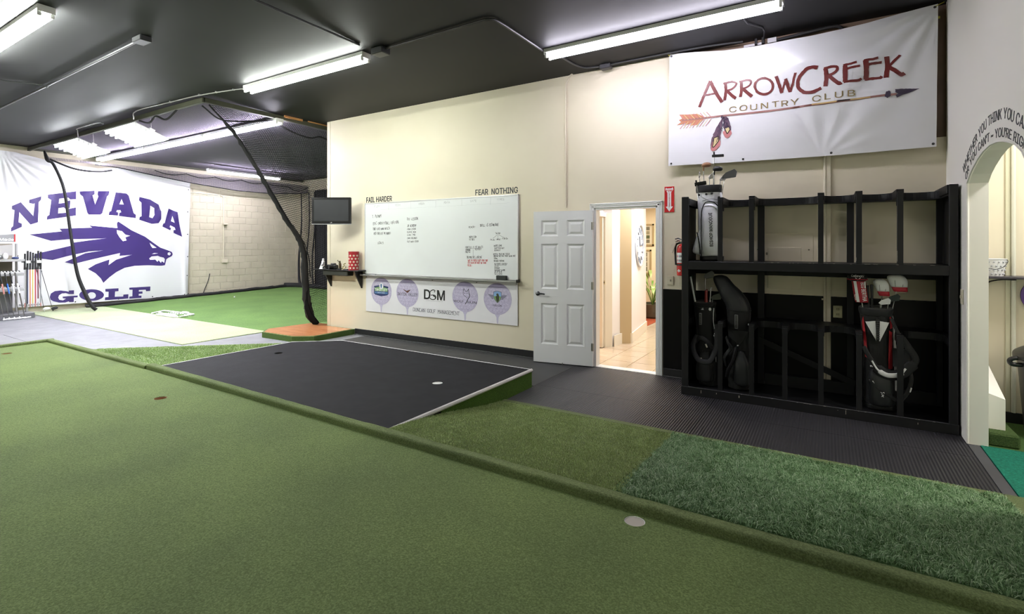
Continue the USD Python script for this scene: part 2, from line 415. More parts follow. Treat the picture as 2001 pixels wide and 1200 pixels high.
GOLF = [('G',[(4.514,0.34),(4.537,0.423),(4.609,0.476),(4.717,0.483),(4.84,0.453),(4.871,0.438),(4.874,0.471),(4.974,0.469),(4.972,0.375),(4.877,0.382),(4.815,0.413),(4.742,0.409),(4.687,0.369),(4.671,0.311),(4.693,0.258),(4.76,0.236),(4.821,0.274),(4.76,0.292),(4.754,0.33),(5.046,0.333),(5.043,0.289),(4.971,0.289),(4.967,0.182),(4.883,0.182),(4.871,0.204),(4.803,0.182),(4.693,0.189),(4.585,0.231),(4.531,0.277)],[]),('O',[(5.582,0.301),(5.575,0.269),(5.556,0.239),(5.525,0.214),(5.484,0.194),(5.435,0.181),(5.381,0.175),(5.324,0.177),(5.268,0.186),(5.215,0.201),(5.168,0.223),(5.129,0.249),(5.1,0.279),(5.082,0.311),(5.076,0.344),(5.082,0.375),(5.1,0.404),(5.129,0.429),(5.168,0.449),(5.215,0.462),(5.268,0.469),(5.324,0.469),(5.381,0.461),(5.435,0.446),(5.484,0.425),(5.525,0.398),(5.556,0.367),(5.575,0.335)],[[(5.413,0.302),(5.409,0.276),(5.397,0.254),(5.378,0.237),(5.354,0.227),(5.327,0.225),(5.301,0.232),(5.277,0.246),(5.258,0.266),(5.246,0.29),(5.242,0.317),(5.246,0.342),(5.258,0.365),(5.277,0.382),(5.301,0.392),(5.327,0.394),(5.354,0.388),(5.378,0.374),(5.397,0.353),(5.409,0.329)]]),('L',[(5.613,0.453),(5.899,0.451),(5.899,0.378),(5.823,0.374),(5.817,0.234),(6.005,0.225),(6.01,0.276),(6.122,0.276),(6.121,0.164),(5.604,0.166),(5.606,0.236),(5.681,0.24),(5.683,0.379),(5.613,0.387)],[]),('F',[(6.144,0.448),(6.645,0.444),(6.642,0.324),(6.541,0.325),(6.534,0.368),(6.367,0.37),(6.364,0.325),(6.454,0.325),(6.454,0.266),(6.364,0.27),(6.361,0.215),(6.43,0.212),(6.427,0.155),(6.144,0.155),(6.144,0.209),(6.214,0.213),(6.22,0.388),(6.147,0.397)],[])]
AC = [([(-1.146,3.477),(-1.202,3.349),(-1.266,3.193)],0.03),([(-1.146,3.474),(-1.083,3.33),(-1.02,3.217)],0.036),([(-1.205,3.324),(-1.138,3.325),(-1.084,3.33)],0.02),([(-0.981,3.421),(-0.978,3.33),(-0.992,3.233)],0.03),([(-1.003,3.42),(-0.92,3.427),(-0.869,3.407),(-0.881,3.372),(-0.92,3.345),(-0.972,3.337)],0.02),([(-0.963,3.331),(-0.92,3.28),(-0.875,3.238)],0.032),([(-0.818,3.415),(-0.815,3.328),(-0.827,3.244)],0.03),([(-0.837,3.413),(-0.755,3.419),(-0.718,3.398),(-0.731,3.359),(-0.77,3.337),(-0.812,3.333)],0.02),([(-0.8,3.331),(-0.755,3.278),(-0.708,3.232)],0.034),([(-0.503,3.31),(-0.506,3.288),(-0.514,3.269),(-0.528,3.254),(-0.546,3.243),(-0.568,3.238),(-0.591,3.238),(-0.614,3.245),(-0.635,3.257),(-0.654,3.273),(-0.668,3.294),(-0.677,3.316),(-0.68,3.339),(-0.677,3.361),(-0.668,3.38),(-0.654,3.396),(-0.635,3.406),(-0.614,3.411),(-0.591,3.41),(-0.568,3.403),(-0.546,3.391),(-0.528,3.374),(-0.514,3.354),(-0.506,3.332),(-0.503,3.31)],0.024),([(-0.472,3.41),(-0.442,3.308),(-0.417,3.225)],0.03),([(-0.417,3.232),(-0.381,3.368)],0.018),([(-0.384,3.368),(-0.359,3.279),(-0.34,3.223)],0.03),([(-0.34,3.226),(-0.313,3.318),(-0.289,3.414)],0.024),([(-0.09,3.429),(-0.132,3.442),(-0.182,3.436),(-0.24,3.382),(-0.268,3.318),(-0.262,3.255),(-0.228,3.208),(-0.182,3.185),(-0.116,3.19),(-0.057,3.214)],0.034),([(-0.021,3.413),(-0.012,3.324),(-0.021,3.225)],0.038),([(-0.034,3.411),(0.029,3.419),(0.069,3.413),(0.083,3.399),(0.077,3.371),(0.048,3.347),(0.004,3.332)],0.026),([(0.007,3.332),(0.054,3.276),(0.095,3.233),(0.114,3.241)],0.034),([(0.147,3.411),(0.15,3.325),(0.147,3.238)],0.04),([(0.131,3.413),(0.188,3.418),(0.245,3.424)],0.024),([(0.161,3.37),(0.218,3.377),(0.274,3.381)],0.022),([(0.137,3.239),(0.212,3.239),(0.266,3.241),(0.283,3.254)],0.026),([(0.319,3.427),(0.326,3.33),(0.322,3.238)],0.042),([(0.305,3.425),(0.366,3.429),(0.421,3.436)],0.024),([(0.337,3.381),(0.389,3.385),(0.449,3.387)],0.022),([(0.311,3.24),(0.378,3.239),(0.435,3.236),(0.451,3.249)],0.026),([(0.49,3.437),(0.494,3.335),(0.483,3.228)],0.04),([(0.507,3.338),(0.554,3.39),(0.594,3.431)],0.024),([(0.504,3.333),(0.554,3.282),(0.602,3.235),(0.626,3.247)],0.034)]
CC = [('C',-0.905,3.118),('O',-0.797,3.119),('U',-0.693,3.113),('N',-0.586,3.113),('T',-0.479,3.114),('R',-0.391,3.11),('Y',-0.299,3.111),('C',-0.1,3.113),('L',-0.002,3.12),('U',0.096,3.121),('B',0.201,3.12)]
SHAFT = [(-1.464,3.066),(-1.218,3.061),(-0.997,3.06),(-0.524,3.049),(-0.275,3.052),(0.064,3.053),(0.31,3.056),(0.474,3.054),(0.566,3.054)]
BAND1 = [(-0.142,3.057),(0.076,3.057)]
BAND2 = [(0.083,3.059),(0.188,3.058)]
BAND3 = [(0.194,3.059),(0.357,3.055)]
HEAD = [(0.552,3.101),(0.593,3.1),(0.637,3.098),(0.678,3.088),(0.743,3.082),(0.692,3.065),(0.665,3.052),(0.615,3.042),(0.565,3.019),(0.554,3.045),(0.577,3.055),(0.554,3.073)]
LUG = [(0.473,3.064),(0.481,3.091),(0.504,3.093),(0.518,3.075),(0.518,3.04),(0.49,3.025),(0.473,3.043)]
FL = [(-1.493,3.137),(-1.393,3.126),(-1.288,3.12),(-1.211,3.074),(-1.204,3.06),(-1.277,2.998),(-1.3,2.992),(-1.371,2.994),(-1.352,3.023),(-1.435,3.002),(-1.412,3.027),(-1.524,3.013),(-1.47,3.046),(-1.497,3.073),(-1.458,3.087)]
F1 = [(-1.002,3.069),(-0.988,3.053),(-1.016,2.996),(-1.024,2.921),(-1.045,2.802),(-1.066,2.706),(-1.102,2.672),(-1.138,2.683),(-1.142,2.744),(-1.124,2.826),(-1.088,2.929),(-1.038,2.999)]
F1B = [(-1.102,2.816),(-1.059,2.827),(-1.059,2.781),(-1.106,2.722),(-1.116,2.719)]
F2 = [(-0.988,3.06),(-0.953,3.018),(-0.918,2.916),(-0.929,2.85),(-0.96,2.827),(-0.995,2.85),(-1.002,2.926),(-1.002,2.994)]
F2B = [(-0.988,2.917),(-0.946,2.923),(-0.939,2.896),(-0.964,2.858)]
ACTOP = [(-1.609,3.88),(-1.306,3.844),(-0.997,3.796),(-0.682,3.776),(-0.384,3.775),(-0.148,3.774),(0.065,3.786),(0.336,3.802),(0.588,3.831),(0.756,3.847),(0.879,3.858)]
ACBOT = [(-1.618,2.539),(-0.802,2.524),(0.033,2.512),(0.863,2.517)]
NVTOP = [(3.648,3.728),(3.903,3.727),(4.168,3.672),(4.537,3.604),(4.927,3.57),(5.444,3.547),(5.907,3.62),(6.72,3.54),(7.678,3.398)]
# ================================================================ THE SETTING
ZC = 3.885                                        # ceiling height
YW = 6.24                                         # face of the long wall
XR = 0.95                                         # face of the arched wall on the right
XL = -15.95                                       # face of the block wall at the far left

rubber_plain = rubber_mat('grey_rubber_floor', (0.055, 0.055, 0.060), False)
rubber_ridge = rubber_mat('ridged_rubber_mat', (0.021, 0.020, 0.023), True)
rubber_pale = rubber_mat('pale_grey_rubber', (0.20, 0.20, 0.215), False)
rubber_dark = rubber_mat('dark_grey_rubber', (0.040, 0.040, 0.041), False)
floor = struct('floor', bx(-16.2, 1.03, -4.5, 12.0, -0.2, -0.008), rubber_plain)
# loose rubber mats with tight seams over the floor along the long wall
for (x0, x1, y0, y1, kind) in [(-6.9, -4.93, 5.02, 6.235, 2), (-4.925, -2.83, 5.02, 6.235, 2), (-2.825, -0.996, 5.083, 6.235, 1), (-2.825, -0.996, 4.40, 5.08, 1),
                               (-0.99, 0.945, 5.083, 6.235, 1), (-0.99, 0.95, 4.40, 5.08, 1), (-16.0, -12.4, -2.0, 4.10, 0), (-12.395, -9.85, 2.9, 4.10, 0), (-9.845, -6.9, 2.9, 6.23, 0), (-12.395, -9.85, -2.0, 2.895, 0)]:
    part(floor, 'rubber_mat', bx(x0, x1, y0, y1, -0.009, 0.0, 0.0015), (rubber_pale, rubber_ridge, rubber_dark)[kind], smooth=False)
part(floor, 'edging_strip', bx(0.953, 1.026, 4.40, 5.40, -0.009, 0.001, 0.0015), rubber_plain, smooth=False)
teal = turf_mat('teal_outdoor_carpet', (0.002, 0.085, 0.055), (0.010, 0.165, 0.108), 60, 0.6, dist=0.006)
green_carpet = turf_mat('mid_green_carpet', (0.035, 0.075, 0.018), (0.075, 0.145, 0.04), 90, 0.6, dist=0.006)
struct('floor_side_room', bx(1.03, 4.0, 3.0, 6.24, -0.2, -0.008), rubber_plain)

ceil = [bx(-16.2, 1.2, -4.5, 6.24, ZC, ZC + 0.15), bx(-16.2, -7.8, 6.24, 12.0, ZC, ZC + 0.15), bx(1.2, 4.0, 3.0, 6.36, ZC, ZC + 0.15), bx(-1.52, 1.2, 6.24, 6.9, ZC, ZC + 0.15)]
struct('ceiling', cat_(ceil), black_ceiling, smooth=False)

# the long wall: a door opening, and above the bag rack a raw recess behind the banner
DX0, DX1, DZ = -2.60, -1.775, 2.075
wf = [bx(-7.924, DX0, YW, YW + 0.12, 0, ZC), bx(DX0, DX1, YW, YW + 0.12, DZ, ZC), bx(DX1, -1.50, YW, YW + 0.12, 0, ZC), bx(-1.50, 4.0, YW, YW + 0.12, 0, 2.62), bx(1.08, 4.0, YW, YW + 0.12, 2.62, ZC)]
wall_far = struct('wall_far', cat_(wf), wall_paint, smooth=False)
part(wall_far, 'corner_bead', bx(-7.930, -7.845, YW - 0.006, YW + 0.126, 0.09, ZC - 0.002, 0.003), wall_paint, smooth=False)
raw_wood = M('raw_brown_board', (0.26, 0.18, 0.125), 0.75, var=((0.19, 0.13, 0.09), 3.0, 0.35, 0.7))
struct('wall_recess', cat_(bx(-1.52, 1.08, 6.285, 6.40, 2.58, ZC + 0.1), bx(0.955, 1.08, YW, 6.285, 2.62, ZC)), raw_wood, smooth=False)
# black lower wall with its own baseboard right of the door
struct('wainscot_far', cat_(bx(-1.705, 0.948, YW - 0.008, YW, 0.0, 1.06, 0.002)), black_paint, smooth=False)
struct('baseboard_far', cat_(bx(-7.17, -2.70, YW - 0.014, YW, 0.0, 0.105, 0.003), bx(-1.70, -1.30, YW - 0.02, YW - 0.008, 0.0, 0.10, 0.003)), black_base, smooth=False)
part(Thing('/World/baseboard_far', np.zeros(3)), 'toe', cat_(bx(-7.17, -2.70, YW - 0.035, YW - 0.013, 0.0, 0.012, 0.002), bx(-1.70, -1.30, YW - 0.04, YW - 0.019, 0.0, 0.012, 0.002)), M('scuffed_base_toe', (0.05, 0.05, 0.052), 0.5), smooth=False)

# the arched wall on the right: segmental arch from Y 3.95 to 5.40
ARC = [(5.40, 2.09), (5.31, 2.15), (5.20, 2.195), (5.05, 2.242), (4.90, 2.274), (4.72, 2.290), (4.55, 2.283), (4.40, 2.262), (4.27, 2.232), (4.15, 2.195), (4.04, 2.14), (3.95, 2.06)]
outline = Polygon([(6.24, 0), (6.24, ZC), (-4.5, ZC), (-4.5, 0), (3.95, 0), (3.95, 2.06)] + ARC[::-1][1:] + [(5.40, 0)])
m = extr(outline, 0.13); v = np.array(m.vertices)
rm = trimesh.Trimesh(np.c_[XR + v[:, 2], v[:, 0], v[:, 1]], m.faces, process=False)
wall_right = struct('wall_right', rm, wall_right_paint, smooth=False)
bead = [(5.40, 0.0)] + ARC + [(3.95, 0.0)]
part(wall_right, 'bullnose', tube([(XR + 0.004, y, max(z, 0.004)) for y, z in bead], 0.009, 6), wall_right_paint)
struct('wall_side_room', cat_(bx(3.9, 4.0, 3.0, 6.24, 0, ZC), bx(1.08, 4.0, 2.9, 3.0, 0, ZC)), wall_right_paint, smooth=False)
struct('baseboard_side_room', bx(1.08, 3.9, YW - 0.014, YW, 0, 0.095, 0.003), black_base, smooth=False)

# the far block wall: courses of painted blocks, 0.4 by 0.2 m, where it can be seen; the backing shows as the mortar
wall_left = struct('wall_left', cat_(bx(XL - 0.15, XL - 0.010, -4.5, 7.2, 0, ZC), bx(XL - 0.15, XL - 0.010, 7.2, 12.0, 0, ZC)), mortar, smooth=False)
part(wall_left, 'painted_face', bx(XL - 0.012, XL, -4.5, 7.18, 0.0, ZC), block_paint, smooth=False)
rb = random.Random(5)
for r in range(18):
    z0 = 0.02 + r * 0.203
    y = 7.185 - (0.2 if r % 2 else 0.0)
    while y < 11.5:
        y0, y1 = max(y, 7.185), min(y + 0.402, 11.48)
        if y1 - y0 > 0.05:
            d = rb.uniform(-0.0025, 0.0015)
            part(wall_left, 'block', bx(XL - 0.03, XL + d, y0 + 0.0045, y1 - 0.0045, z0 + 0.0045, z0 + 0.1985, 0.004), block_paint, smooth=False)
        y += 0.402
struct('wall_bay', bx(-16.1, -7.8, 11.48, 11.6, 0, ZC), block_paint, smooth=False)
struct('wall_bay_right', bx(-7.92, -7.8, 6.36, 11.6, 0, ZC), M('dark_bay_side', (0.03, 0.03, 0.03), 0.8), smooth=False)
struct('wall_near', bx(-16.2, 1.08, -4.6, -4.5, 0, ZC), wall_paint, smooth=False)

# ---------------------------------------------------------------- the doorway
def casing(parts, y0, y1):
    return cat_(parts)


trim = struct('trim_1', cat_(bx(DX0 - 0.012, DX0 + 0.022, YW - 0.002, YW + 0.125, 0, DZ, 0.002), bx(DX1 - 0.022, DX1 + 0.012, YW - 0.002, YW + 0.125, 0, DZ, 0.002), bx(DX0, DX1, YW - 0.002, YW + 0.125, DZ - 0.022, DZ + 0.01, 0.002)), white_trim, smooth=False)
for nm, (x0, x1, z0, z1) in {'casing': (DX0 - 0.062, DX0 - 0.006, 0, DZ + 0.06), 'casing_': (DX1 + 0.002, DX1 + 0.062, 0, DZ + 0.06), 'head_casing': (DX0 - 0.062, DX1 + 0.062, DZ + 0.003, DZ + 0.063)}.items():
    mm = [bx(x0, x1, YW - 0.012, YW, z0, z1, 0.003)]
    if nm == 'head_casing':
        mm += [bx(x0, x1, YW - 0.019, YW - 0.01, z1 - 0.022, z1, 0.003), bx(x0, x1, YW - 0.016, YW - 0.01, z1 - 0.036, z1 - 0.026, 0.002)]
    else:
        w = x1 - x0; o = 1 if x0 > DX0 else -1; xo = x1 if o > 0 else x0
        a, b = sorted((xo, xo - o * 0.020)); mm.append(bx(a, b, YW - 0.019, YW - 0.01, z0, z1, 0.003))
        a, b = sorted((xo - o * 0.026, xo - o * 0.036)); mm.append(bx(a, b, YW - 0.016, YW - 0.01, z0, z1 - 0.03, 0.002))
    part(trim, nm.strip('_'), cat_(mm), white_trim, smooth=False)
part(trim, 'threshold', bx(DX0, DX1, YW - 0.005, YW + 0.13, -0.006, 0.006, 0.002), white_trim, smooth=False)

# the open door leaf: six moulded panels, hinged on the left jamb and standing almost flat to the wall
HX, HY = -2.605, 6.213
ang = math.atan2(6.069 - 6.207, -3.42 + 2.613)            # leaf direction from hinge to latch edge
LW, LH, LT = 0.818, 2.035, 0.036
door = thing('door_1', None, None, (HX, HY, 0.012), kind='structure', rotz=math.degrees(ang) - 180)
# local: x from 0 (hinge) to -LW (latch), face towards the room at y = -LT
slab = manifold3d.Manifold.cube((LW, LT, LH)).translate((-LW, -LT, 0))


def frustum(x0, x1, z0, z1, y0, y1, inset):
    return manifold3d.Manifold.hull_points(np.array([(x0, y0, z0), (x1, y0, z0), (x0, y0, z1), (x1, y0, z1), (x0 + inset, y1, z0 + inset), (x1 - inset, y1, z0 + inset), (x0 + inset, y1, z1 - inset), (x1 - inset, y1, z1 - inset)]))


panels = []
for x0, x1 in ((-0.712, -0.468), (-0.352, -0.108)):
    for z0, z1 in ((0.245, 0.80), (0.99, 1.60), (1.70, 1.915)):
        slab = slab - frustum(x0, x1, z0, z1, -LT - 0.001, -LT + 0.012, 0.022)
        panels.append(frustum(x0 + 0.03, x1 - 0.03, z0 + 0.03, z1 - 0.03, -LT + 0.0115, -LT + 0.002, 0.028))
part(door, 'leaf', slab, white_door, smooth=False, local=True)
for q in panels:
    part(door, 'raised_panel', q, white_door, smooth=False, local=True)
hd = part(door, 'door_handle', cat_(trimesh.Trimesh(**{'vertices': lathe([(0.001, 0), (0.031, 0), (0.031, 0.006), (0.024, 0.012), (0.012, 0.016), (0.011, 0.045), (0.001, 0.045)], sides=20).vertices[:, [0, 2, 1]] * [1, -1, 1] + [-LW + 0.062, -LT, 0.925], 'faces': lathe([(0.001, 0), (0.031, 0), (0.031, 0.006), (0.024, 0.012), (0.012, 0.016), (0.011, 0.045), (0.001, 0.045)], sides=20).faces, 'process': False}),
                                    tube(smoothline([(-LW + 0.062, -LT - 0.045, 0.925), (-LW + 0.09, -LT - 0.05, 0.928), (-LW + 0.13, -LT - 0.047, 0.926), (-LW + 0.175, -LT - 0.045, 0.922)], 5), [0.011] * 11 + [0.009] * 5, 8)), dark_steel, 'satin lever handle', local=True)
for z in (0.2, 1.0, 1.78):
    part(door, 'hinge', cat_(rod((0.006, -LT - 0.004, z), (0.006, -LT - 0.004, z + 0.1), 0.008, 8), bx(-0.022, 0.0, -LT - 0.002, -LT + 0.002, z, z + 0.1)), steel, local=True)
part(door, 'bottom_stop', cat_(rod((-0.41, -LT - 0.004, -0.008), (-0.41, -LT - 0.004, 0.014), 0.008, 8)), steel, local=True)

# ---------------------------------------------------------------- beyond the door: tiled hall, an office on the left, a lobby at the end
hall_white = M('hall_white_paint', (0.82, 0.81, 0.84), 0.55)
hall_beige = M('hall_beige_paint', (0.56, 0.45, 0.28), 0.6)
hall_cream = M('hall_cream_paint', (0.80, 0.70, 0.50), 0.6)
hall_trim = M('hall_trim_paint', (0.82, 0.79, 0.72), 0.4)
tile_tones = [M(f'tile_{i}', c, 0.16, var=(c2, 3.0, 0.35, 0.7), stretch=(1, 6, 1), spec=0.6) for i, (c, c2) in enumerate([((0.60, 0.47, 0.34), (0.68, 0.58, 0.46)), ((0.64, 0.50, 0.36), (0.56, 0.45, 0.34)), ((0.66, 0.55, 0.42), (0.60, 0.48, 0.34))])]
fh = struct('floor_hall', bx(-3.02, -1.0, 6.36, 12.0, -0.2, -0.006), M('tile_grout', (0.42, 0.34, 0.26), 0.8), smooth=False)
for i in range(6):
    for j in range(13):
        x0, y0 = -2.955 + i * 0.36 - 0.06 * (j % 1), 6.37 + j * 0.36
        x1 = min(x0 + 0.353, -1.0)
        if x0 < -1.0 and y0 < 10.85:
            part(fh, 'tile', bx(x0, x1, y0, y0 + 0.353, -0.012, 0.0, 0.002), tile_tones[(i * 5 + j * 3) % 3], smooth=False)
struct('floor_office', bx(-6.0, -3.02, 6.36, 8.7, -0.2, 0.0), M('orange_laminate', (0.62, 0.27, 0.08), 0.3, var=((0.52, 0.22, 0.06), 4.0, 0.4, 0.7)), smooth=False)
struct('floor_lobby', bx(-6.0, -3.02, 8.85, 12.1, -0.2, 0.002), M('red_brown_floor', (0.45, 0.10, 0.05), 0.35), smooth=False)
# wall between hall and office: door opening Y 6.5 to 7.5
struct('wall_hall_left', cat_(bx(-3.05, -2.98, 6.36, 6.50, 0, 2.5), bx(-3.05, -2.98, 6.5, 7.50, 2.06, 2.5), prism_z([(-3.05, 7.50), (-2.99, 7.50), (-2.87, 7.60), (-2.85, 7.96), (-2.70, 8.02), (-2.70, 8.06), (-3.05, 8.06)], 0, 2.5)), hall_white, smooth=False)
struct('wall_hall_pier', prism_z([(-2.852, 7.90), (-2.852, 7.955), (-2.70, 8.018), (-2.694, 8.00)], 0, 2.5), hall_beige, smooth=False)
struct('trim_2', cat_(bx(-3.06, -2.965, 7.43, 7.50, 0, 2.06, 0.004), prism_z([(-2.985, 7.485), (-2.94, 7.485), (-2.865, 7.585), (-2.875, 7.60), (-2.99, 7.52)], 0, 2.09), bx(-3.06, -2.93, 6.45, 7.55, 2.03, 2.10, 0.004)), hall_trim, smooth=False)
# white wall running back, its head clipped at 45 degrees where it meets the lobby opening
q = extr(Polygon([(0, 0), (1.38, 0), (1.38, 2.02), (1.32, 2.5), (0.2, 2.5), (0.2, 2.5), (0.0, 2.5)]), 0.12); v = np.array(q.vertices)
dv = np.array([-2.885 + 2.70, 9.40 - 8.03]); dv /= np.linalg.norm(dv); nv = np.array([-dv[1], dv[0]])
wv = np.c_[-2.70 + v[:, 0] * dv[0] + v[:, 2] * nv[0], 8.03 + v[:, 0] * dv[1] + v[:, 2] * nv[1], v[:, 1]]
struct('wall_hall_back', trimesh.Trimesh(wv, q.faces, process=False), hall_white, smooth=False)
hb = struct('baseboard_hall', cat_(prism_z([(-2.853, 7.62), (-2.838, 7.62), (-2.822, 7.94), (-2.85, 7.96)], 0, 0.17), prism_z([(-2.85, 7.93), (-2.70, 7.995), (-2.68, 8.02), (-2.71, 8.03)], 0, 0.17), prism_z([(-2.70, 8.03), (-2.683, 8.03), (-2.868, 9.40), (-2.885, 9.40)], 0, 0.17)), hall_trim, smooth=False)
struct('ceiling_hall', cat_(bx(-3.05, -0.95, 6.36, 8.9, 2.45, 2.6), bx(-6.0, -3.05, 6.36, 8.8, 2.45, 2.6), bx(-6.0, -0.9, 8.9, 12.1, 2.55, 2.7)), hall_white, smooth=False)
struct('wall_hall_right', bx(-1.0, -0.9, 6.36, 12.1, 0, 2.7), hall_cream, smooth=False)
struct('wall_lobby', cat_(bx(-6.1, -0.9, 12.0, 12.1, 0, 2.7), bx(-6.1, -6.0, 6.36, 12.1, 0, 2.7)), hall_cream, smooth=False)
wo = struct('wall_office', bx(-6.0, -3.02, 8.70, 8.84, 0, 2.6), hall_cream, smooth=False)
struct('baseboard_office', bx(-6.0, -3.05, 8.685, 8.70, 0, 0.13), hall_trim, smooth=False)
# ================================================================ PUTTING GREENS AND TURF
G = 0.165                                         # top of the putting green
MZ = 0.195                                        # top of the black putting platform


def hole_floor(poly, z0, z1, holes):
    for (x, y) in holes:
        poly = poly.difference(ellipse(x, y, 0.054, 0.054, 28))
    m = extr(poly, z1 - z0); m.apply_translation((0, 0, z0)); return m


green_top = turf_mat('putting_green_nap', (0.082, 0.122, 0.036), (0.165, 0.222, 0.082), 105, 0.7, dist=0.006)
green_dark = turf_mat('curb_turf', (0.095, 0.130, 0.045), (0.185, 0.235, 0.10), 110, 0.9, dist=0.008)
gp = Polygon([(-9.76, -4.4), (0.945, -4.4), (0.945, 2.68), (-2.85, 2.71), (-9.76, 2.78)])
GH = [(-5.30, 2.305), (-0.852, 2.58), (-9.19, 2.18)]
pg = thing('putting_green', 'large raised putting green of short green turf filling the foreground', 'putting green', (-4.4, -0.8, 0.0))
part(pg, 'turf_top', hole_floor(gp, 0.0, G, GH), green_top, smooth=False)
# carpet-wrapped rounded curb: the taller length on the right, a lower one further left and along the far end


def curb_profile(w, z0, z1, r=0.022):
    p = sbox(0, z0, w, z1)
    top = p.buffer(-r).buffer(r, quad_segs=4)
    return unary_union([top, sbox(0, z0, w, (z0 + z1) / 2)])


def curb_run(a, b, w, z0, z1, seed):
    """A curb from a to b (plan points), its width to the left of the direction; the carpet is slightly uneven."""
    C = np.array([a, b] if np.ndim(a) == 1 else a, float)
    S = np.r_[0, np.cumsum(np.linalg.norm(np.diff(C, axis=0), axis=1))]; L = S[-1]
    ring = np.array(curb_profile(w, z0, z1).exterior.coords)[:-1]
    k = max(int(L / 0.06), 1); rings = []
    for i in range(k + 1):
        s = L * i / k
        o = np.array([np.interp(s, S, C[:, q]) for q in (0, 1)]); d = np.array([np.interp(min(s + 0.2, L), S, C[:, q]) - np.interp(max(s - 0.2, 0), S, C[:, q]) for q in (0, 1)]); d /= np.linalg.norm(d); n = np.array([-d[1], d[0]])
        P = np.c_[o[0] + n[0] * ring[:, 0], o[1] + n[1] * ring[:, 0], ring[:, 1]]
        e = (meshkit.noise(P * 9.0 + seed, seed) - 0.5) * 0.006
        P[:, 2] += np.where(ring[:, 1] > z0 + 0.02, e, 0)
        rings.append(P)
    m = loft_rings(rings)
    m.fix_normals()
    return m


part(pg, 'curb', curb_run(smoothline([(-6.70, 2.765), (-5.58, 2.745), (-2.85, 2.690), (-0.6, 2.655), (0.945, 2.652)], 6), None, 0.092, 0.10, 0.214, 3), green_dark, 'rounded turf-wrapped curb')
part(pg, 'curb', curb_run((-9.80, 2.745), (-6.70, 2.745), 0.085, 0.0, 0.202, 4), green_dark, 'lower turf-wrapped curb')
part(pg, 'curb', curb_run((-9.76, -4.4), (-9.76, 2.83), 0.08, 0.0, 0.202, 5), green_dark, 'turf-wrapped curb along the far end')
cup_tan, cup_white, cup_dark = M('tan_cup', (0.42, 0.24, 0.13), 0.5), M('white_cup_plastic', (0.80, 0.80, 0.78), 0.35), M('dark_cup', (0.02, 0.02, 0.02), 0.5)


def cup(x, y, top, depth, mat, floor_mat, name, label, full=False):
    t = thing(name, label, 'golf hole', (x, y, top))
    a = lathe([(0.0535, -0.003), (0.0535, -depth), (0.050, -depth), (0.050, -0.003), (0.0535, -0.003)], (x, y, top), 28)
    part(t, 'liner', a, mat)
    part(t, 'cup_floor', lathe([(0.0, -depth + 0.006 if not full else -0.006), (0.050, -depth + 0.006 if not full else -0.006), (0.050, -depth), (0.0, -depth)], (x, y, top), 28), floor_mat)


cup(*GH[0], G, 0.10, cup_tan, cup_tan, 'golf_cup', 'tan cup sunk in the putting green, left of the black platform')
cup(*GH[1], G, 0.05, cup_white, M('worn_cup_plate', (0.48, 0.43, 0.38), 0.5), 'golf_cup', 'white cup sunk in the putting green, nearest the viewer beside the curb', True)
cup(*GH[2], G, 0.10, cup_tan, cup_tan, 'golf_cup', 'tan cup at the far left end of the putting green')

# black putting platform with a white edge
mat_pts = [(-6.57, 2.82), (-2.83, 2.765), (-2.83, 4.975), (-6.04, 5.02), (-6.57, 4.56)]
MH = [(-6.04, 4.0), (-3.37, 3.99)]
black_mat = M('black_putting_mat', (0.0085, 0.0085, 0.0105), 0.8, var=((0.0135, 0.0135, 0.0165), 5.0, 0.4, 0.7), bump=(160, 0.4, 0.003), spec=0.2)
mt = thing('putting_platform', 'black raised putting platform with a thin white edge beside the green curb', 'platform', (-4.7, 3.9, 0))
part(mt, 'mat_surface', hole_floor(Polygon(mat_pts).buffer(-0.006), 0.02, MZ, MH), black_mat, smooth=False)
white_edge = M('white_edge_strip', (0.62, 0.60, 0.60), 0.45)
for a, b in ((1, 2), (2, 3), (3, 4), (4, 0)):
    A, B = np.array(mat_pts[a]), np.array(mat_pts[b])
    part(mt, 'edge_strip', tube([(*A, MZ - 0.008), (*B, MZ - 0.008)], 0.0125 if a != 1 else 0.019, 8), white_edge)
skirt_turf = turf_mat('skirt_turf', (0.035, 0.085, 0.008), (0.075, 0.155, 0.020), 120, 1.0, dist=0.01)
part(mt, 'turf_skirt', cat_(bx(-2.85, -2.822, 3.4, 4.965, 0.0, MZ - 0.018), bx(-6.04, -2.84, 4.96, 4.985, 0.0, MZ - 0.02)), skirt_turf, smooth=False)
cup(*MH[0], MZ, 0.12, cup_dark, cup_dark, 'golf_cup', 'empty black cup near the far corner of the black platform')
cup(*MH[1], MZ, 0.05, cup_white, cup_white, 'golf_cup', 'white cup with a white cover in the black platform', True)

# turf ramps: two different grasses sloping from the rubber floor up to the curb
Y0, Y1 = 4.40, 2.735


def ramp_z(y):
    t = np.clip((Y0 - y) / (Y0 - Y1), 0, 1)
    return 0.012 + (MZ + 0.000) * (t * t * (3 - 2 * t)) ** 0.85


def ramp_mesh(x0, x1, y0, y1, slant=0.0):
    ys = np.linspace(y1, y0, 22)
    rings = [np.array([(x0 + slant * (y0 - y), y, 0.0), (x1 if x1 > 0.9 else x1 + slant * (y0 - y), y, 0.0), (x1 if x1 > 0.9 else x1 + slant * (y0 - y), y, ramp_z(y)), (x0 + slant * (y0 - y), y, ramp_z(y))]) for y in ys]
    m = loft_rings(rings); m.fix_normals(); return m


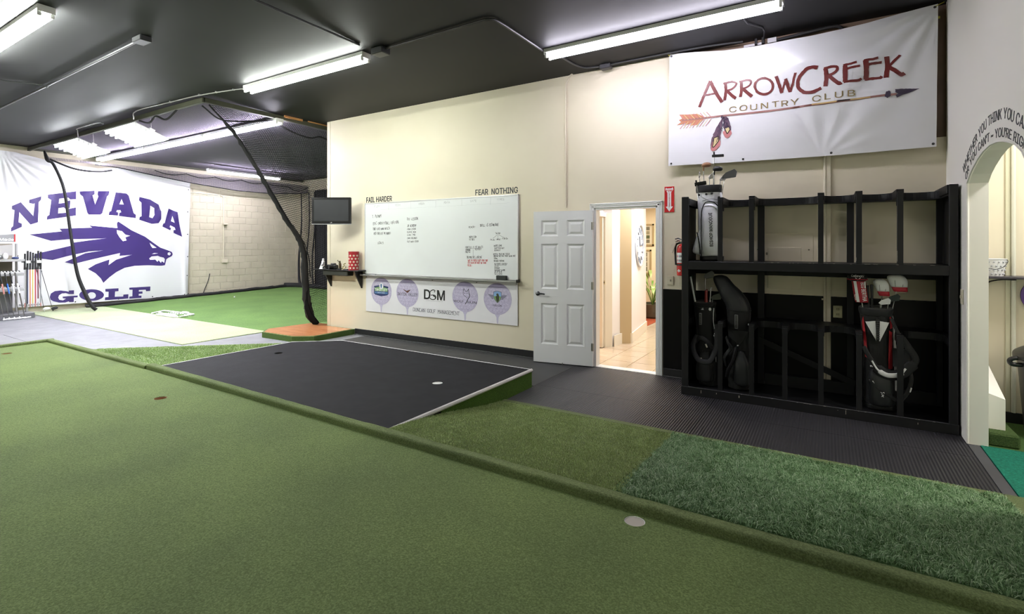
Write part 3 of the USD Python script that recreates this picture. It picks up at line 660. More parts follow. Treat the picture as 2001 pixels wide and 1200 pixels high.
def blades(n, seed, x0, x1, y0, y1, slant, hmin, hmax, w, zf, lean=0.6, clump=6.0):
    """Loose grass blades, each a bent strip of three triangles, as one mesh."""
    r = np.random.default_rng(seed)
    y = r.uniform(y1, y0, n); f = r.uniform(0, 1, n)
    xl = np.full(n, x0) if x0 < -2.5 else x0 + slant * (y0 - y); xr = np.full(n, x1) if x1 > 0.9 else x1 + slant * (y0 - y)
    x = xl + f * (xr - xl)
    return blades_at(np.c_[x, y, zf(y) - 0.002], r, seed, hmin, hmax, w, lean, clump)


def blades_at(P, r, seed, hmin, hmax, w, lean=0.6, clump=6.0):
    n, x, y = len(P), P[:, 0], P[:, 1]
    dirn = meshkit.noise(np.c_[x * clump, y * clump, np.zeros(n)], seed) * 4 * math.pi + r.normal(0, 0.9, n)
    h = r.uniform(hmin, hmax, n); le = h * np.abs(r.normal(lean, 0.35, n))
    side = dirn + math.pi / 2 + r.normal(0, 0.5, n)
    D, S = np.c_[np.cos(dirn), np.sin(dirn), np.zeros(n)], np.c_[np.cos(side), np.sin(side), np.zeros(n)] * w / 2
    mid = P + D * (le * 0.35)[:, None] + np.c_[np.zeros(n), np.zeros(n), h * 0.65]
    tip = P + D * le[:, None] + np.c_[np.zeros(n), np.zeros(n), h * (1 - 0.25 * np.minimum(le / h, 1.2))]
    V = np.stack([P - S, P + S, mid - S * 0.8, mid + S * 0.8, tip], 1).reshape(-1, 3)
    k = np.arange(n)[:, None] * 5
    F = np.vstack([k + [0, 1, 3], k + [0, 3, 2], k + [2, 3, 4]])
    return trimesh.Trimesh(V, F, process=False), np.c_[np.repeat(r.uniform(0, 1, n), 5), np.zeros(5 * n)]


shag_base = turf_mat('shag_turf_base', (0.035, 0.085, 0.025), (0.10, 0.19, 0.07), 70, 1.0, dist=0.015)
short_base = turf_mat('short_turf_base', (0.085, 0.12, 0.03), (0.17, 0.22, 0.075), 110, 1.0, dist=0.01)
shag_blade = blade_mat('shag_blade', [(0, (0.055, 0.135, 0.042)), (0.35, (0.14, 0.275, 0.105)), (0.7, (0.245, 0.40, 0.19)), (0.93, (0.42, 0.57, 0.34)), (1, (0.60, 0.70, 0.50))])
short_blade = blade_mat('short_blade', [(0, (0.19, 0.25, 0.07)), (0.5, (0.30, 0.42, 0.125)), (1, (0.48, 0.58, 0.24))])
BX, SL = -1.105, 0.08
t = thing('turf_ramp', 'fine olive green turf ramp between the black platform and the shaggy turf', 'artificial grass', (-1.9, 3.6, 0))
part(t, 'turf_base', ramp_mesh(-2.83, BX + 0.06, Y0 - 0.07, Y1), short_base)
bm, buv = blades(52000, 11, -2.82, BX - 0.005, Y0 - 0.08, Y1 + 0.01, SL, 0.008, 0.017, 0.0035, ramp_z, 0.5)
part(t, 'grass_pile', bm, short_blade, kind='stuff', smooth=False, uv=buv)
t2 = thing('turf_ramp', 'shaggy deep green turf ramp nearest the arched wall', 'artificial grass', (0, 3.6, 0))
part(t2, 'turf_base', ramp_mesh(BX + 0.064, 0.945, Y0 - 0.07, Y1), shag_base)
bm, buv = blades(60000, 12, BX, 0.94, Y0 - 0.06, Y1 + 0.005, SL, 0.016, 0.034, 0.0042, ramp_z, 0.9, 9.0)
part(t2, 'grass_pile', bm, shag_blade, kind='stuff', smooth=False, uv=buv)
hem = turf_mat('turf_hem', (0.090, 0.120, 0.045), (0.140, 0.175, 0.075), 130, 0.6, dist=0.005)
solo('turf_edging', cat_(bx(-2.82, 0.949, Y0 - 0.075, Y0, -0.004, 0.016, 0.006), bx(0.949, 1.10, 4.04, Y0, -0.008, 0.016, 0.006)), hem, 'long flat green edging strip between the turf ramps and the ridged rubber mats', 'edging')
# light green ramp at the far end of the black platform
light_turf = turf_mat('light_turf', (0.15, 0.24, 0.06), (0.25, 0.36, 0.11), 90, 1.0, dist=0.012)
A_, B_, C_ = (-9.35, 3.31), (-6.585, 4.60), (-6.585, 2.835)
top = np.array([(*A_, 0.010), (*B_, 0.165), (*C_, 0.19), (-8.6, 2.84, 0.10), (-9.60, 2.84, 0.012), (-7.3, 4.62, 0.012)])
tri = [(0, 3, 1), (3, 2, 1), (0, 4, 3), (0, 1, 5)]
vv = np.vstack([top, top * [1, 1, 0] + [0, 0, -0.004]])
rt_ = trimesh.Trimesh(vv, [(0, 4, 3), (0, 3, 1), (3, 2, 1), (0, 1, 5), (5, 1, 7), (5, 7, 11), (0, 5, 11), (0, 11, 6), (4, 0, 6), (4, 6, 10), (1, 2, 8), (1, 8, 7), (2, 3, 9), (2, 9, 8), (3, 4, 10), (3, 10, 9)], process=False)
t3 = thing('turf_wedge', 'bright light green grass wedge at the far end of the black platform', 'artificial grass', (-7.6, 3.5, 0))
part(t3, 'turf_base', rt_, light_turf, smooth=False)
rg = np.random.default_rng(21); tri_ = np.array([top[list(q)] for q in tri]); ar = np.linalg.norm(np.cross(tri_[:, 1] - tri_[:, 0], tri_[:, 2] - tri_[:, 0]), axis=1)
pick = rg.choice(len(tri_), 22000, p=ar / ar.sum()); u_, v_ = rg.uniform(0, 1, (2, 22000)); fl = u_ + v_ > 1; u_[fl], v_[fl] = 1 - u_[fl], 1 - v_[fl]
T_ = tri_[pick]; bm, buv = blades_at(T_[:, 0] + (T_[:, 1] - T_[:, 0]) * u_[:, None] + (T_[:, 2] - T_[:, 0]) * v_[:, None], rg, 21, 0.010, 0.022, 0.006, 0.7)
part(t3, 'grass_pile', bm, blade_mat('light_blade', [(0, (0.10, 0.20, 0.025)), (0.5, (0.22, 0.36, 0.075)), (0.9, (0.36, 0.48, 0.18)), (1, (0.60, 0.68, 0.45))]), kind='stuff', smooth=False, uv=buv)

# the hitting bay: a pale strip of turf and a darker field that climbs towards the far corner
pale = turf_mat('pale_bay_turf', (0.35, 0.41, 0.25), (0.45, 0.51, 0.34), 60, 0.5, dist=0.006)
field = turf_mat('bay_field_turf', (0.085, 0.165, 0.042), (0.130, 0.225, 0.070), 60, 0.6, dist=0.006)
solo('turf_mat', bx(-15.93, -8.72, 4.10, 5.55, -0.004, 0.014, 0.004), pale, 'pale worn strip of turf along the front of the netted hitting bay', 'artificial grass', smooth=False)
fv = np.array([(-15.93, 5.555, 0.0), (-8.25, 5.555, 0.0), (-8.25, 11.47, 0.02), (-15.93, 11.47, 0.16), (-15.93, 7.7, 0.075), (-8.25, 7.7, 0.012)])
ys = np.linspace(5.555, 11.47, 14)
rings = [np.array([(-15.93, y, -0.004), (-8.15, y, -0.004), (-8.15, y, 0.012), (-15.93, y, 0.012 + 0.148 * ((y - 5.555) / 5.9))]) for y in ys]
fm = loft_rings(rings); fm.fix_normals()
solo('turf_field', fm, field, 'green turf field inside the netted bay, rising towards the block wall', 'artificial grass')

# carpet in the side room
solo('teal_carpet', bx(1.032, 3.8, 3.02, 5.405, -0.009, 0.004, 0.002), teal, 'teal green carpet on the floor under the arch', 'carpet', smooth=False)
solo('side_carpet', bx(1.085, 3.8, 5.41, 6.22, -0.009, 0.003), green_carpet, 'mid green carpet behind the arch, under the black bin', 'carpet', smooth=False)

# low wooden tee platform at the wall end
tp = thing('tee_platform', 'low eight-sided wooden platform with turf sides at the end of the long wall', 'platform', (-7.8, 5.7, 0))
OC = [(-8.28, 5.17), (-7.46, 5.18), (-7.18, 5.39), (-7.18, 6.232), (-7.93, 6.232), (-7.94, 6.37), (-8.44, 6.37), (-8.53, 5.41)]
part(tp, 'turf_side', prism_z(OC, 0.0, 0.086), turf_mat('platform_turf', (0.045, 0.085, 0.018), (0.085, 0.145, 0.036), 110, 1.0, dist=0.008), smooth=False)
part(tp, 'turf_rim', prism_z(OC, 0.086, 0.092), turf_mat('platform_rim', (0.10, 0.13, 0.05), (0.15, 0.19, 0.08), 110, 0.6, dist=0.005), smooth=False)
inner = Polygon(OC).buffer(-0.035, join_style=2)
woods = [M(f'laminate_{i}', c, 0.17, var=(c2, 5.0, 0.35, 0.7), stretch=(1.0, 9, 1)) for i, (c, c2) in enumerate([((0.56, 0.22, 0.09), (0.64, 0.28, 0.12)), ((0.50, 0.19, 0.075), (0.58, 0.235, 0.095)), ((0.60, 0.255, 0.11), (0.53, 0.21, 0.085))])]
rw = random.Random(3)
yy = 5.17
k = 0
while yy < 6.38:
    xx = -8.6 - rw.uniform(0, 0.5)
    while xx < -7.1:
        g = inner.intersection(sbox(xx + 0.0008, yy + 0.0008, xx + 0.62, yy + 0.0932))
        if g.area > 1e-4 and g.geom_type == 'Polygon':
            mm = extr(g, 0.006); mm.apply_translation((0, 0, 0.0905))
            part(tp, 'plank', mm, woods[k % 3], smooth=False); k += rw.randint(1, 2)
        xx += 0.6208
    yy += 0.094
# ================================================================ LAMPS
def tube_mat(name, color, strength):
    MATS[name] = usdkit.material(stage, '/World/Looks/' + name, {'e': ('emission', {'color': color, 'strength': strength})}, surface='e.emission')
    return MATS[name]


tm_violet, tm_green, tm_cool = tube_mat('tube_violet_white', TUBE_VIOLET, LAMP_RACK), tube_mat('tube_green_white', TUBE_GREEN, LAMP_STRIP), tube_mat('tube_cool_white', TUBE_VIOLET, LAMP_BAY)
tm_left = tube_mat('tube_left_white', TUBE_GREEN, LAMP_LEFT)
tm_high = tube_mat('tube_high_bay', TUBE_COOL, LAMP_HIGH)


def strip_lamp(x0, x1, y, ztop, tm, label, w=0.135, along='x'):
    """A ceiling strip: white channel, two bare tubes, four tombstone sockets, end caps."""
    t = thing('strip_lamp', label, 'fluorescent lamp', ((x0 + x1) / 2, y, ztop) if along == 'x' else (y, (x0 + x1) / 2, ztop), rotz=0)

    def sw(m):
        if along == 'x':
            return m
        v = np.array(m.vertices); return trimesh.Trimesh(v[:, [1, 0, 2]], np.array(m.faces)[:, ::-1], process=False)
    prof = Polygon([(-w / 2, 0), (w / 2, 0), (w / 2, -0.042), (0.018, -0.062), (-0.018, -0.062), (-w / 2, -0.042)])
    m = extr(prof, x1 - x0); v = np.array(m.vertices)
    part(t, 'channel', sw(trimesh.Trimesh(np.c_[x0 + v[:, 2], y + v[:, 0], ztop + v[:, 1]], m.faces, process=False)), white_enamel, smooth=False)
    for s in (-1, 1):
        part(t, 'fluorescent_tube', sw(rod((x0 + 0.035, y + s * 0.047, ztop - 0.080), (x1 - 0.035, y + s * 0.047, ztop - 0.080), 0.019, 8)), tm)
        for xe in (x0 + 0.018, x1 - 0.018):
            part(t, 'socket', sw(bx(xe - 0.012, xe + 0.012, y + s * 0.047 - 0.016, y + s * 0.047 + 0.016, ztop - 0.102, ztop - 0.03, 0.004)), white_plastic, smooth=False)
    for xe in (x0 - 0.004, x1):
        part(t, 'end_cap', sw(bx(xe, xe + 0.004, y - w / 2, y + w / 2, ztop - 0.066, ztop)), white_enamel, smooth=False)
    return t


strip_lamp(-2.81, -0.35, 5.30, ZC - 0.004, tm_violet, 'long twin-tube ceiling lamp above the black bag rack')
strip_lamp(-7.11, -4.66, 4.22, ZC - 0.004, tm_green, 'long twin-tube ceiling lamp above the black putting platform')
strip_lamp(-8.79, -6.34, 1.78, ZC - 0.004, tm_left, 'long twin-tube ceiling lamp cut by the left top corner of the picture')
for x0, x1, lb in ((-10.52, -8.12, 'nearest the frame beam'), (-13.02, -10.56, 'middle one of three'), (-15.62, -13.06, 'farthest, against the wall banner')):
    strip_lamp(x0, x1, 5.40, 3.80, tm_cool, 'strip lamp in the row under the bay net, ' + lb)
strip_lamp(7.47, 9.63, -14.5, 3.70, tm_cool, 'strip lamp across the back of the netted bay near the block wall', along='y')


def high_bay(x0, x1, label):
    """A six-tube lamp hung on chains, tipped towards the bay."""
    t = thing('high_bay_lamp', label, 'fluorescent lamp', ((x0 + x1) / 2, 4.24, 3.58))
    ya, za, yb, zb = 3.97, 3.685, 4.51, 3.485
    d = np.array([0, yb - ya, zb - za]); L = np.linalg.norm(d); d /= L; n = np.array([0, d[2], -d[1]])

    def plate(s0, s1, h0, h1, xa, xb):
        o = np.array([0, ya, za])
        return hull([o + d * s + n * h + [x, 0, 0] for s in (s0, s1) for h in (h0, h1) for x in (xa, xb)])
    part(t, 'reflector', cat_(plate(0, 0.255, -0.02, 0.0, x0, x1), plate(L - 0.255, L, -0.02, 0.0, x0, x1)), white_enamel, smooth=False)
    part(t, 'ballast_cover', plate(0.245, L - 0.245, -0.05, 0.015, x0, x1), white_enamel, smooth=False)
    for s in (0.045, 0.125, 0.205, L - 0.205, L - 0.125, L - 0.045):
        c = np.array([0, ya, za]) + d * s + n * 0.028
        part(t, 'fluorescent_tube', rod(c + [x0 + 0.03, 0, 0], c + [x1 - 0.03, 0, 0], 0.016, 8), tm_high)
        for xe in (x0 + 0.014, x1 - 0.014):
            part(t, 'socket', bx(xe - 0.01, xe + 0.01, c[1] - 0.014, c[1] + 0.014, c[2] - 0.016, c[2] + 0.034, 0.003), white_plastic, smooth=False)
    for xe in (x0 + 0.10, x1 - 0.06):
        c = np.array([xe, ya, za]) + d * (L / 2) - n * 0.05
        part(t, 'hanging_chain', rod(c, (xe, c[1] - 0.02, ZC), 0.004, 5), steel)


high_bay(-13.76, -12.50, 'bright six-tube lamp hung tilted, near the far left wall')
high_bay(-11.28, -10.06, 'bright six-tube lamp hung tilted, nearer the bay corner beam')

# ================================================================ PIPES AND CABLES UNDER THE CEILING
dark_pipe = M('black_painted_conduit', (0.035, 0.035, 0.038), 0.4)
cream_pipe = M('cream_painted_conduit', (0.70, 0.64, 0.50), 0.5)
galv = M('galvanized_conduit', (0.50, 0.49, 0.50), 0.4, metal=0.7)


def pipe(name, pts, r, mat, label, boxes=(), n=4, cat='conduit'):
    P = np.asarray(pts, float)
    t = thing(name, label, cat, P[0])
    part(t, 'pipe', tube(P if n == 0 else smoothline(P, n), r, 8), mat)
    for (c, s) in boxes:
        part(t, 'junction_box', bx(c[0] - s[0], c[0] + s[0], c[1] - s[1], c[1] + s[1], c[2] - s[2], c[2] + s[2], 0.008), mat, smooth=False)
    return t


zc = ZC - 0.02
pipe('ceiling_conduit', [(-12.5, 2.72, zc), (-11.63, 2.69, zc), (-9.5, 2.66, zc), (-6.55, 2.61, zc)], 0.014, dark_pipe, 'black conduit on the ceiling ending in a square box, left of the middle', [((-6.42, 2.61, ZC - 0.03), (0.10, 0.06, 0.03))], 0)
pipe('ceiling_cable', [(-9.6, 1.9, ZC - 0.008), (-9.62, 2.25, ZC - 0.03), (-9.50, 2.52, ZC - 0.02), (-9.42, 2.66, ZC - 0.045)], 0.009, dark_pipe, 'short black cable joining the ceiling conduit at the left edge')
pipe('ceiling_conduit', [(-4.50, 2.5, zc), (-4.51, 3.2, zc), (-4.53, 4.0, zc + 0.008)], 0.012, dark_pipe, 'black conduit running along the ceiling to the middle lamp', [((-4.42, 4.22, ZC - 0.04), (0.09, 0.07, 0.038))])
pipe('ceiling_conduit', [(-4.34, 4.22, zc), (-3.6, 4.215, zc), (-3.05, 4.205, zc), (-2.90, 4.215, zc), (-2.845, 4.32, zc), (-2.835, 4.75, zc), (-2.83, 5.24, zc)], 0.014, dark_pipe, 'bent black conduit between the middle lamp and the lamp above the bag rack')
pipe('ceiling_cable', [(-2.70, 5.36, ZC - 0.05), (-2.73, 5.55, ZC - 0.02), (-2.72, 5.85, ZC - 0.012), (-2.66, 6.04, ZC - 0.012), (-2.52, 6.10, ZC - 0.012), (-2.42, 6.11, ZC - 0.012), (-1.9, 6.11, ZC - 0.012), (-1.45, 6.11, ZC - 0.015), (-1.1, 6.12, ZC - 0.02), (-0.80, 6.14, ZC - 0.035)], 0.011, dark_pipe, 'black cable with a small box along the top of the long wall', [((-2.39, 6.11, ZC - 0.03), (0.07, 0.05, 0.03))])
pipe('wall_conduit', [(-2.90, 6.20, ZC - 0.004), (-2.955, 6.215, ZC - 0.03), (-2.995, 6.226, ZC - 0.09), (-3.012, 6.226, ZC - 0.20), (-3.012, 6.226, 3.2), (-3.012, 6.226, 2.1)], 0.012, cream_pipe, 'cream conduit running down the long wall behind the open door')
t = pipe('wall_conduit', [(-0.025, 6.222, 2.62), (-0.025, 6.222, 1.8), (-0.025, 6.222, 0.10)], 0.014, cream_pipe, 'cream conduit running down the wall behind the bag rack', n=0)
for z in (0.35, 1.02, 2.0):
    part(t, 'clamp', bx(-0.055, 0.005, 6.222, 6.236, z, z + 0.018, 0.002), cream_pipe, smooth=False)
part(t, 'cover_strip', bx(-0.012, 0.028, 6.218, 6.238, 0.1, 2.62, 0.003), cream_pipe, smooth=False)
t = pipe('wall_conduit', [(-15.932, 7.60, 3.13), (-15.932, 8.2, 3.128), (-15.932, 8.56, 3.125), (-15.932, 8.65, 3.09), (-15.932, 8.68, 3.0), (-15.932, 8.685, 2.2), (-15.932, 8.685, 1.16)], 0.014, cream_pipe, 'cream conduit bending down the block wall to an outlet box', [((-15.925, 8.72, 1.09), (0.02, 0.09, 0.06)), ((-15.90, 8.72, 2.235), (0.045, 0.07, 0.022))])
pipe('wall_cable', [(-15.93, 8.27, 0.72), (-15.93, 8.22, 0.50), (-15.92, 8.13, 0.30), (-15.90, 8.06, 0.13)], 0.010, black_plastic, 'short black cable on the block wall near the floor', cat='cable')
t = thing('conduit_clamp', 'galvanized bracket and dark pipes above the middle of the banner over the rack', 'bracket', (-0.62, 6.3, 3.79))
part(t, 'bracket_plate', cat_(bx(-0.80, -0.60, 6.20, 6.26, 3.80, 3.83, 0.003), bx(-0.56, -0.47, 6.18, 6.26, 3.795, 3.85, 0.003)), galv, smooth=False)
part(t, 'clip', cat_(bx(-0.685, -0.66, 6.17, 6.20, 3.80, 3.87, 0.003), bx(-0.615, -0.585, 6.17, 6.20, 3.80, 3.87, 0.003)), black_plastic, smooth=False)
part(t, 'pipe', tube(smoothline([(-0.47, 6.22, 3.825), (-0.2, 6.22, 3.845), (0.05, 6.22, 3.855), (0.12, 6.24, 3.83), (0.15, 6.28, 3.78)], 4), 0.017, 8), dark_pipe)
pipe('ceiling_cable', [(-0.74, 5.35, ZC - 0.05), (-0.72, 5.50, ZC - 0.012), (-0.70, 5.72, ZC - 0.012), (-0.58, 5.92, ZC - 0.012), (-0.585, 6.12, ZC - 0.02), (-0.60, 6.18, 3.84)], 0.008, dark_pipe, 'thin dark cable from the right lamp to the bracket above the banner', n=2)
t = pipe('ceiling_cable', [(-7.10, 4.22, ZC - 0.03), (-7.4, 4.18, ZC - 0.015), (-8.1, 4.05, ZC - 0.02), (-8.9, 4.01, ZC - 0.015), (-9.95, 3.96, ZC - 0.02), (-10.08, 3.97, 3.74)], 0.009, galv, 'pale wire strapped along the ceiling beside the bay beam')
for q in ((-7.4, 4.18), (-7.75, 4.115), (-8.1, 4.05), (-8.9, 4.01)):
    part(t, 'staple', bx(q[0] - 0.012, q[0] + 0.012, q[1] - 0.014, q[1] + 0.014, ZC - 0.024, ZC, 0.002), galv, smooth=False)
pipe('ceiling_cable', [(-11.30, 3.97, ZC - 0.07), (-11.5, 3.96, ZC - 0.025), (-12.4, 3.95, ZC - 0.025), (-12.48, 3.97, ZC - 0.05), (-12.52, 3.99, 3.72)], 0.009, galv, 'pale wire looping between the two tilted six-tube lamps')

# ================================================================ NETTING OF THE HITTING BAY
beam_wood, beam_edge = M('dark_green_beam', (0.060, 0.062, 0.040), 0.6), M('orange_board', (0.50, 0.24, 0.09), 0.5)
t = thing('net_frame', 'thin dark wooden beams under the ceiling that carry the bay net', 'frame', (-8.2, 4.15, 3.7))
part(t, 'beam', bx(-8.22, -8.16, 4.14, 11.4, 3.80, 3.87, 0.004), beam_wood, smooth=False)
part(t, 'beam', bx(-15.9, -8.16, 4.12, 4.17, 3.79, 3.87, 0.004), beam_wood, smooth=False)
part(t, 'beam', bx(-15.85, -15.78, 4.17, 11.4, 3.81, 3.87, 0.004), beam_wood, smooth=False)
part(t, 'edge_board', cat_(bx(-8.155, -8.125, 5.50, 5.86, 3.845, ZC - 0.004), bx(-8.155, -8.14, 5.98, 7.4, 3.862, ZC - 0.002)), beam_edge, 'orange-brown board on the beam', smooth=False)

thread = (0.018, 0.018, 0.020)
net_a = net_mat('bay_net_roof', (0.22, 0.20, 0.25), 0.03, 0.0042, 0.58)
net_b = net_mat('bay_net_side', thread, 0.034, 0.0058, 0.0)
net_v = net_mat('bay_net_valance', (0.14, 0.125, 0.16), 0.03, 0.006, 0.40)
net_c = net_mat('bay_net_gathered', (0.012, 0.012, 0.013), 0.02, 0.008, 0.55)
rope = M('black_net_rope', (0.012, 0.012, 0.013), 0.7)


def sheet(fn, nu, nv, su, sv):
    """A sheet of (u, v) in 0..1 with uv in metres."""
    U, V = np.meshgrid(np.linspace(0, 1, nu), np.linspace(0, 1, nv), indexing='ij')
    P = fn(U.ravel(), V.ravel())
    idx = np.arange(nu * nv).reshape(nu, nv)
    a, b, c, d = idx[:-1, :-1].ravel(), idx[1:, :-1].ravel(), idx[1:, 1:].ravel(), idx[:-1, 1:].ravel()
    F = np.vstack([np.c_[a, b, c], np.c_[a, c, d]])
    return trimesh.Trimesh(P, F, process=False), np.c_[U.ravel() * su, V.ravel() * sv]


net = thing('hitting_net', 'dark see-through net hung over and around the hitting bay, pulled aside at the front', 'net', (-12, 7.5, 0.0))


def roof(u, v):
    x, y = -15.75 + u * 7.55, 4.22 + v * 6.9
    sag = 0.045 * np.sin(np.pi * np.clip(u, 0, 1)) ** 0.8 * np.sin(np.pi * v) ** 0.8 + 0.03 * (meshkit.noise(np.c_[x * 1.5, y * 1.5, x * 0], 7) - 0.5)
    return np.c_[x, y, 3.855 - sag]


m, uv = sheet(roof, 44, 40, 7.55, 6.9)
part(net, 'roof_net', m, net_a, smooth=True, uv=uv)
HEM = np.array([(5.2, 3.60), (5.80, 3.587), (6.7, 3.47), (7.57, 3.371), (8.884, 3.272), (9.954, 3.275), (11.05, 3.36), (11.4, 3.42)])


def valance(u, v):
    y = 4.4 + u * 7.0
    zh = np.interp(y, HEM[:, 0], HEM[:, 1]); zt = np.full_like(y, 3.66)
    x = -15.55 + 0.05 * np.sin(y * 5.1) * v
    return np.c_[x, y, zt + (zh - zt) * v]


m, uv = sheet(valance, 60, 6, 7.0, 0.4)
part(net, 'back_valance', m, net_v, smooth=True, uv=uv)
part(net, 'valance_hem', tube([(-15.55, y, np.interp(y, HEM[:, 0], HEM[:, 1])) for y in np.linspace(5.3, 11.4, 40)], 0.014, 6), rope)
sc = []
for i, y in enumerate(np.linspace(6.6, 11.4, 49)):
    f = (y - 6.6) / 0.8; sc.append((-15.5, y, 3.615 - 0.075 * math.sin(math.pi * (f % 1.0)) - (0.0 if y < 10.4 else 0.10 * math.sin((y - 10.4) * 3.14))))
part(net, 'scalloped_cord', tube(sc, 0.011, 6), rope)
# the side curtain, drawn back and gathered along a slanting edge
GR = np.array([(4.28, 3.80), (4.62, 3.50), (4.88, 3.18), (5.12, 2.82), (5.36, 2.45), (5.60, 2.08), (5.85, 1.76), (5.98, 1.45), (6.01, 1.05), (6.05, 0.60), (6.13, 0.28), (6.24, 0.10)])


def curtain(u, v):
    i = u * (len(GR) - 1)
    y0, z0 = np.interp(i, np.arange(len(GR)), GR[:, 0]), np.interp(i, np.arange(len(GR)), GR[:, 1])
    y1 = np.maximum(y0 + 0.02, 6.9)
    y = y0 + (y1 - y0) * v
    return np.c_[-8.28 + 0.04 * np.sin(v * 22 + u * 5) + 0.03 * np.sin(u * 18), y, z0 + (3.80 - z0) * (v ** 1.2) * (1 - u) * 0.6]


m, uv = sheet(curtain, 40, 30, 4.0, 2.2)
part(net, 'side_curtain', m, net_b, smooth=True, uv=uv)
g3 = [(-8.28, y, z) for y, z in GR]
gl = smoothline(g3, 6)
rad = np.interp(np.linspace(0, 1, len(gl)), [0, 0.12, 0.5, 0.62, 0.75, 0.92, 1.0], [0.012, 0.030, 0.040, 0.052, 0.070, 0.085, 0.03])
gm = tube(gl, rad, 10, flat=0.7)
gm.vertices = np.array(gm.vertices) + (meshkit.noise(np.array(gm.vertices) * 22, 3)[:, None] - 0.5) * 0.025
part(net, 'gathered_edge', gm, rope, 'thick gathered black edge of the net slanting to the platform', smooth=True)
for k in range(3):
    off = (-0.05, 0.05 + 0.035 * k, -0.03 * k)
    part(net, 'net_fold', tube(smoothline([(-8.30 + 0.02 * k, y + off[1] * (0.4 + i * 0.06), z + off[2]) for i, (y, z) in enumerate(GR[:9])], 4), 0.009, 5), rope)
tail = smoothline([(-8.28, 6.03, 0.75), (-8.26, 6.03, 0.50), (-8.22, 6.08, 0.28), (-8.2, 6.2, 0.11)], 5)
part(net, 'net_fold', tube(tail, [0.05] * 6 + [0.06] * 5 + [0.08] * 5, 9, flat=0.6), net_c, smooth=True, uv=None)
# swags near the top of the slanting edge
part(net, 'swag_cord', tube(smoothline([(-8.35, 4.22, 3.78), (-8.5, 4.6, 3.66), (-8.35, 5.0, 3.70), (-8.22, 5.35, 3.77)], 6), 0.012, 6), rope)
part(net, 'swag_cord', tube(smoothline([(-8.25, 5.45, 3.74), (-8.25, 5.75, 3.64), (-8.25, 6.1, 3.60), (-8.25, 6.35, 3.66), (-8.25, 6.75, 3.55)], 6), 0.014, 6), rope)
part(net, 'swag_cord', tube(smoothline([(-9.0, 4.15, 3.79), (-9.35, 4.15, 3.68), (-9.7, 4.15, 3.78), (-9.95, 4.15, 3.70), (-10.3, 4.15, 3.78)], 6), 0.016, 6), rope)
# the front left corner: a rope of net down in front of the banner
FL_ = smoothline([(-15.38, 4.28, 3.76), (-15.3, 4.32, 3.55), (-15.28, 4.42, 3.45), (-15.20, 4.58, 2.9), (-15.15, 4.68, 1.95), (-15.1, 4.79, 0.97), (-15.0, 4.90, 0.48), (-14.9, 5.0, 0.16), (-14.85, 5.08, 0.04)], 6)
part(net, 'gathered_edge', tube(FL_, np.interp(np.linspace(0, 1, len(FL_)), [0, 0.1, 0.22, 0.5, 0.8, 1], [0.03, 0.06, 0.035, 0.04, 0.055, 0.05]), 8, flat=0.7), rope, 'thin gathered black rope of net hanging in front of the big wall banner', smooth=True)
part(net, 'swag_cord', tube(smoothline([(-15.3, 4.35, 3.58), (-15.2, 4.7, 3.42), (-15.2, 5.0, 3.38), (-15.2, 5.3, 3.40), (-15.3, 5.55, 3.47)], 6), 0.022, 6), rope)
# netting rolled along the foot of the walls
ft = [(-15.83 + 0.02 * math.sin(y * 7), y, 0.045 + 0.148 * max(0, (y - 5.555) / 5.9)) for y in np.linspace(5.2, 11.3, 70)]
fmx = tube(ft, 0.055, 8); fmx.vertices = np.array(fmx.vertices) + (meshkit.noise(np.array(fmx.vertices) * 9, 5)[:, None] - 0.5) * 0.04
part(net, 'net_foot_roll', fmx, rope, 'rolled net edge along the foot of the block wall', smooth=True)
# far curtain
m, uv = sheet(lambda u, v: np.c_[-15.75 + 6.0 * u, 11.32 + 0.05 * np.sin(u * 60), 0.1 + 3.4 * v], 120, 6, 6.0, 3.4)
part(net, 'far_net', m, net_b, smooth=True, uv=uv)
for xk, w in ((-15.62, 0.05), (-15.2, 0.03), (-14.9, 0.03)):
    ln = smoothline([(xk, 11.2, 3.4), (xk + 0.02, 11.2, 2.3), (xk - 0.05, 11.15, 1.2), (xk + 0.02, 11.1, 0.5), (xk + 0.15, 11.05, 0.2)], 5)
    part(net, 'net_fold', tube(ln, np.linspace(0.015, w, len(ln)), 7), rope, smooth=True)
part(net, 'net_foot_roll', tube(smoothline([(-15.9, 10.75, 0.20), (-15.5, 10.95, 0.20), (-14.8, 11.0, 0.19), (-13.9, 11.05, 0.18), (-12, 11.1, 0.15)], 6), 0.085, 8, flat=0.8), rope, smooth=True)
blackcloth = M('black_impact_cloth', (0.016, 0.016, 0.017), 0.85)
pleat = [(-14.95 + 0.06 * i, 11.25 + (0.03 if i % 2 else 0.0)) for i in range(90)]
m = extr(LineString(pleat).buffer(0.006, cap_style=2), 3.3); m.apply_translation((0, 0, 0.16))
solo('impact_curtain', m, blackcloth, 'black pleated cloth curtain across the far end of the hitting bay', 'curtain', smooth=False)
# ================================================================ WALL BANNERS AND BOARDS
def creases(P, centres):
    """Radial folds from the fixing points of a hung cloth; P (n, 2)."""
    d = np.zeros(len(P))
    for (cy, cz, a0, a1, k, amp, fall, ph) in centres:
        q = P - [cy, cz]; r = np.linalg.norm(q, axis=1) + 1e-6; th = np.arctan2(q[:, 1], q[:, 0])
        w = np.clip((th - a0) / 0.25, 0, 1) * np.clip((a1 - th) / 0.25, 0, 1)
        d += amp * np.sin(k * th + ph) * np.minimum(r / 0.35, 1.0) * np.exp(-r / fall) * w
    return d


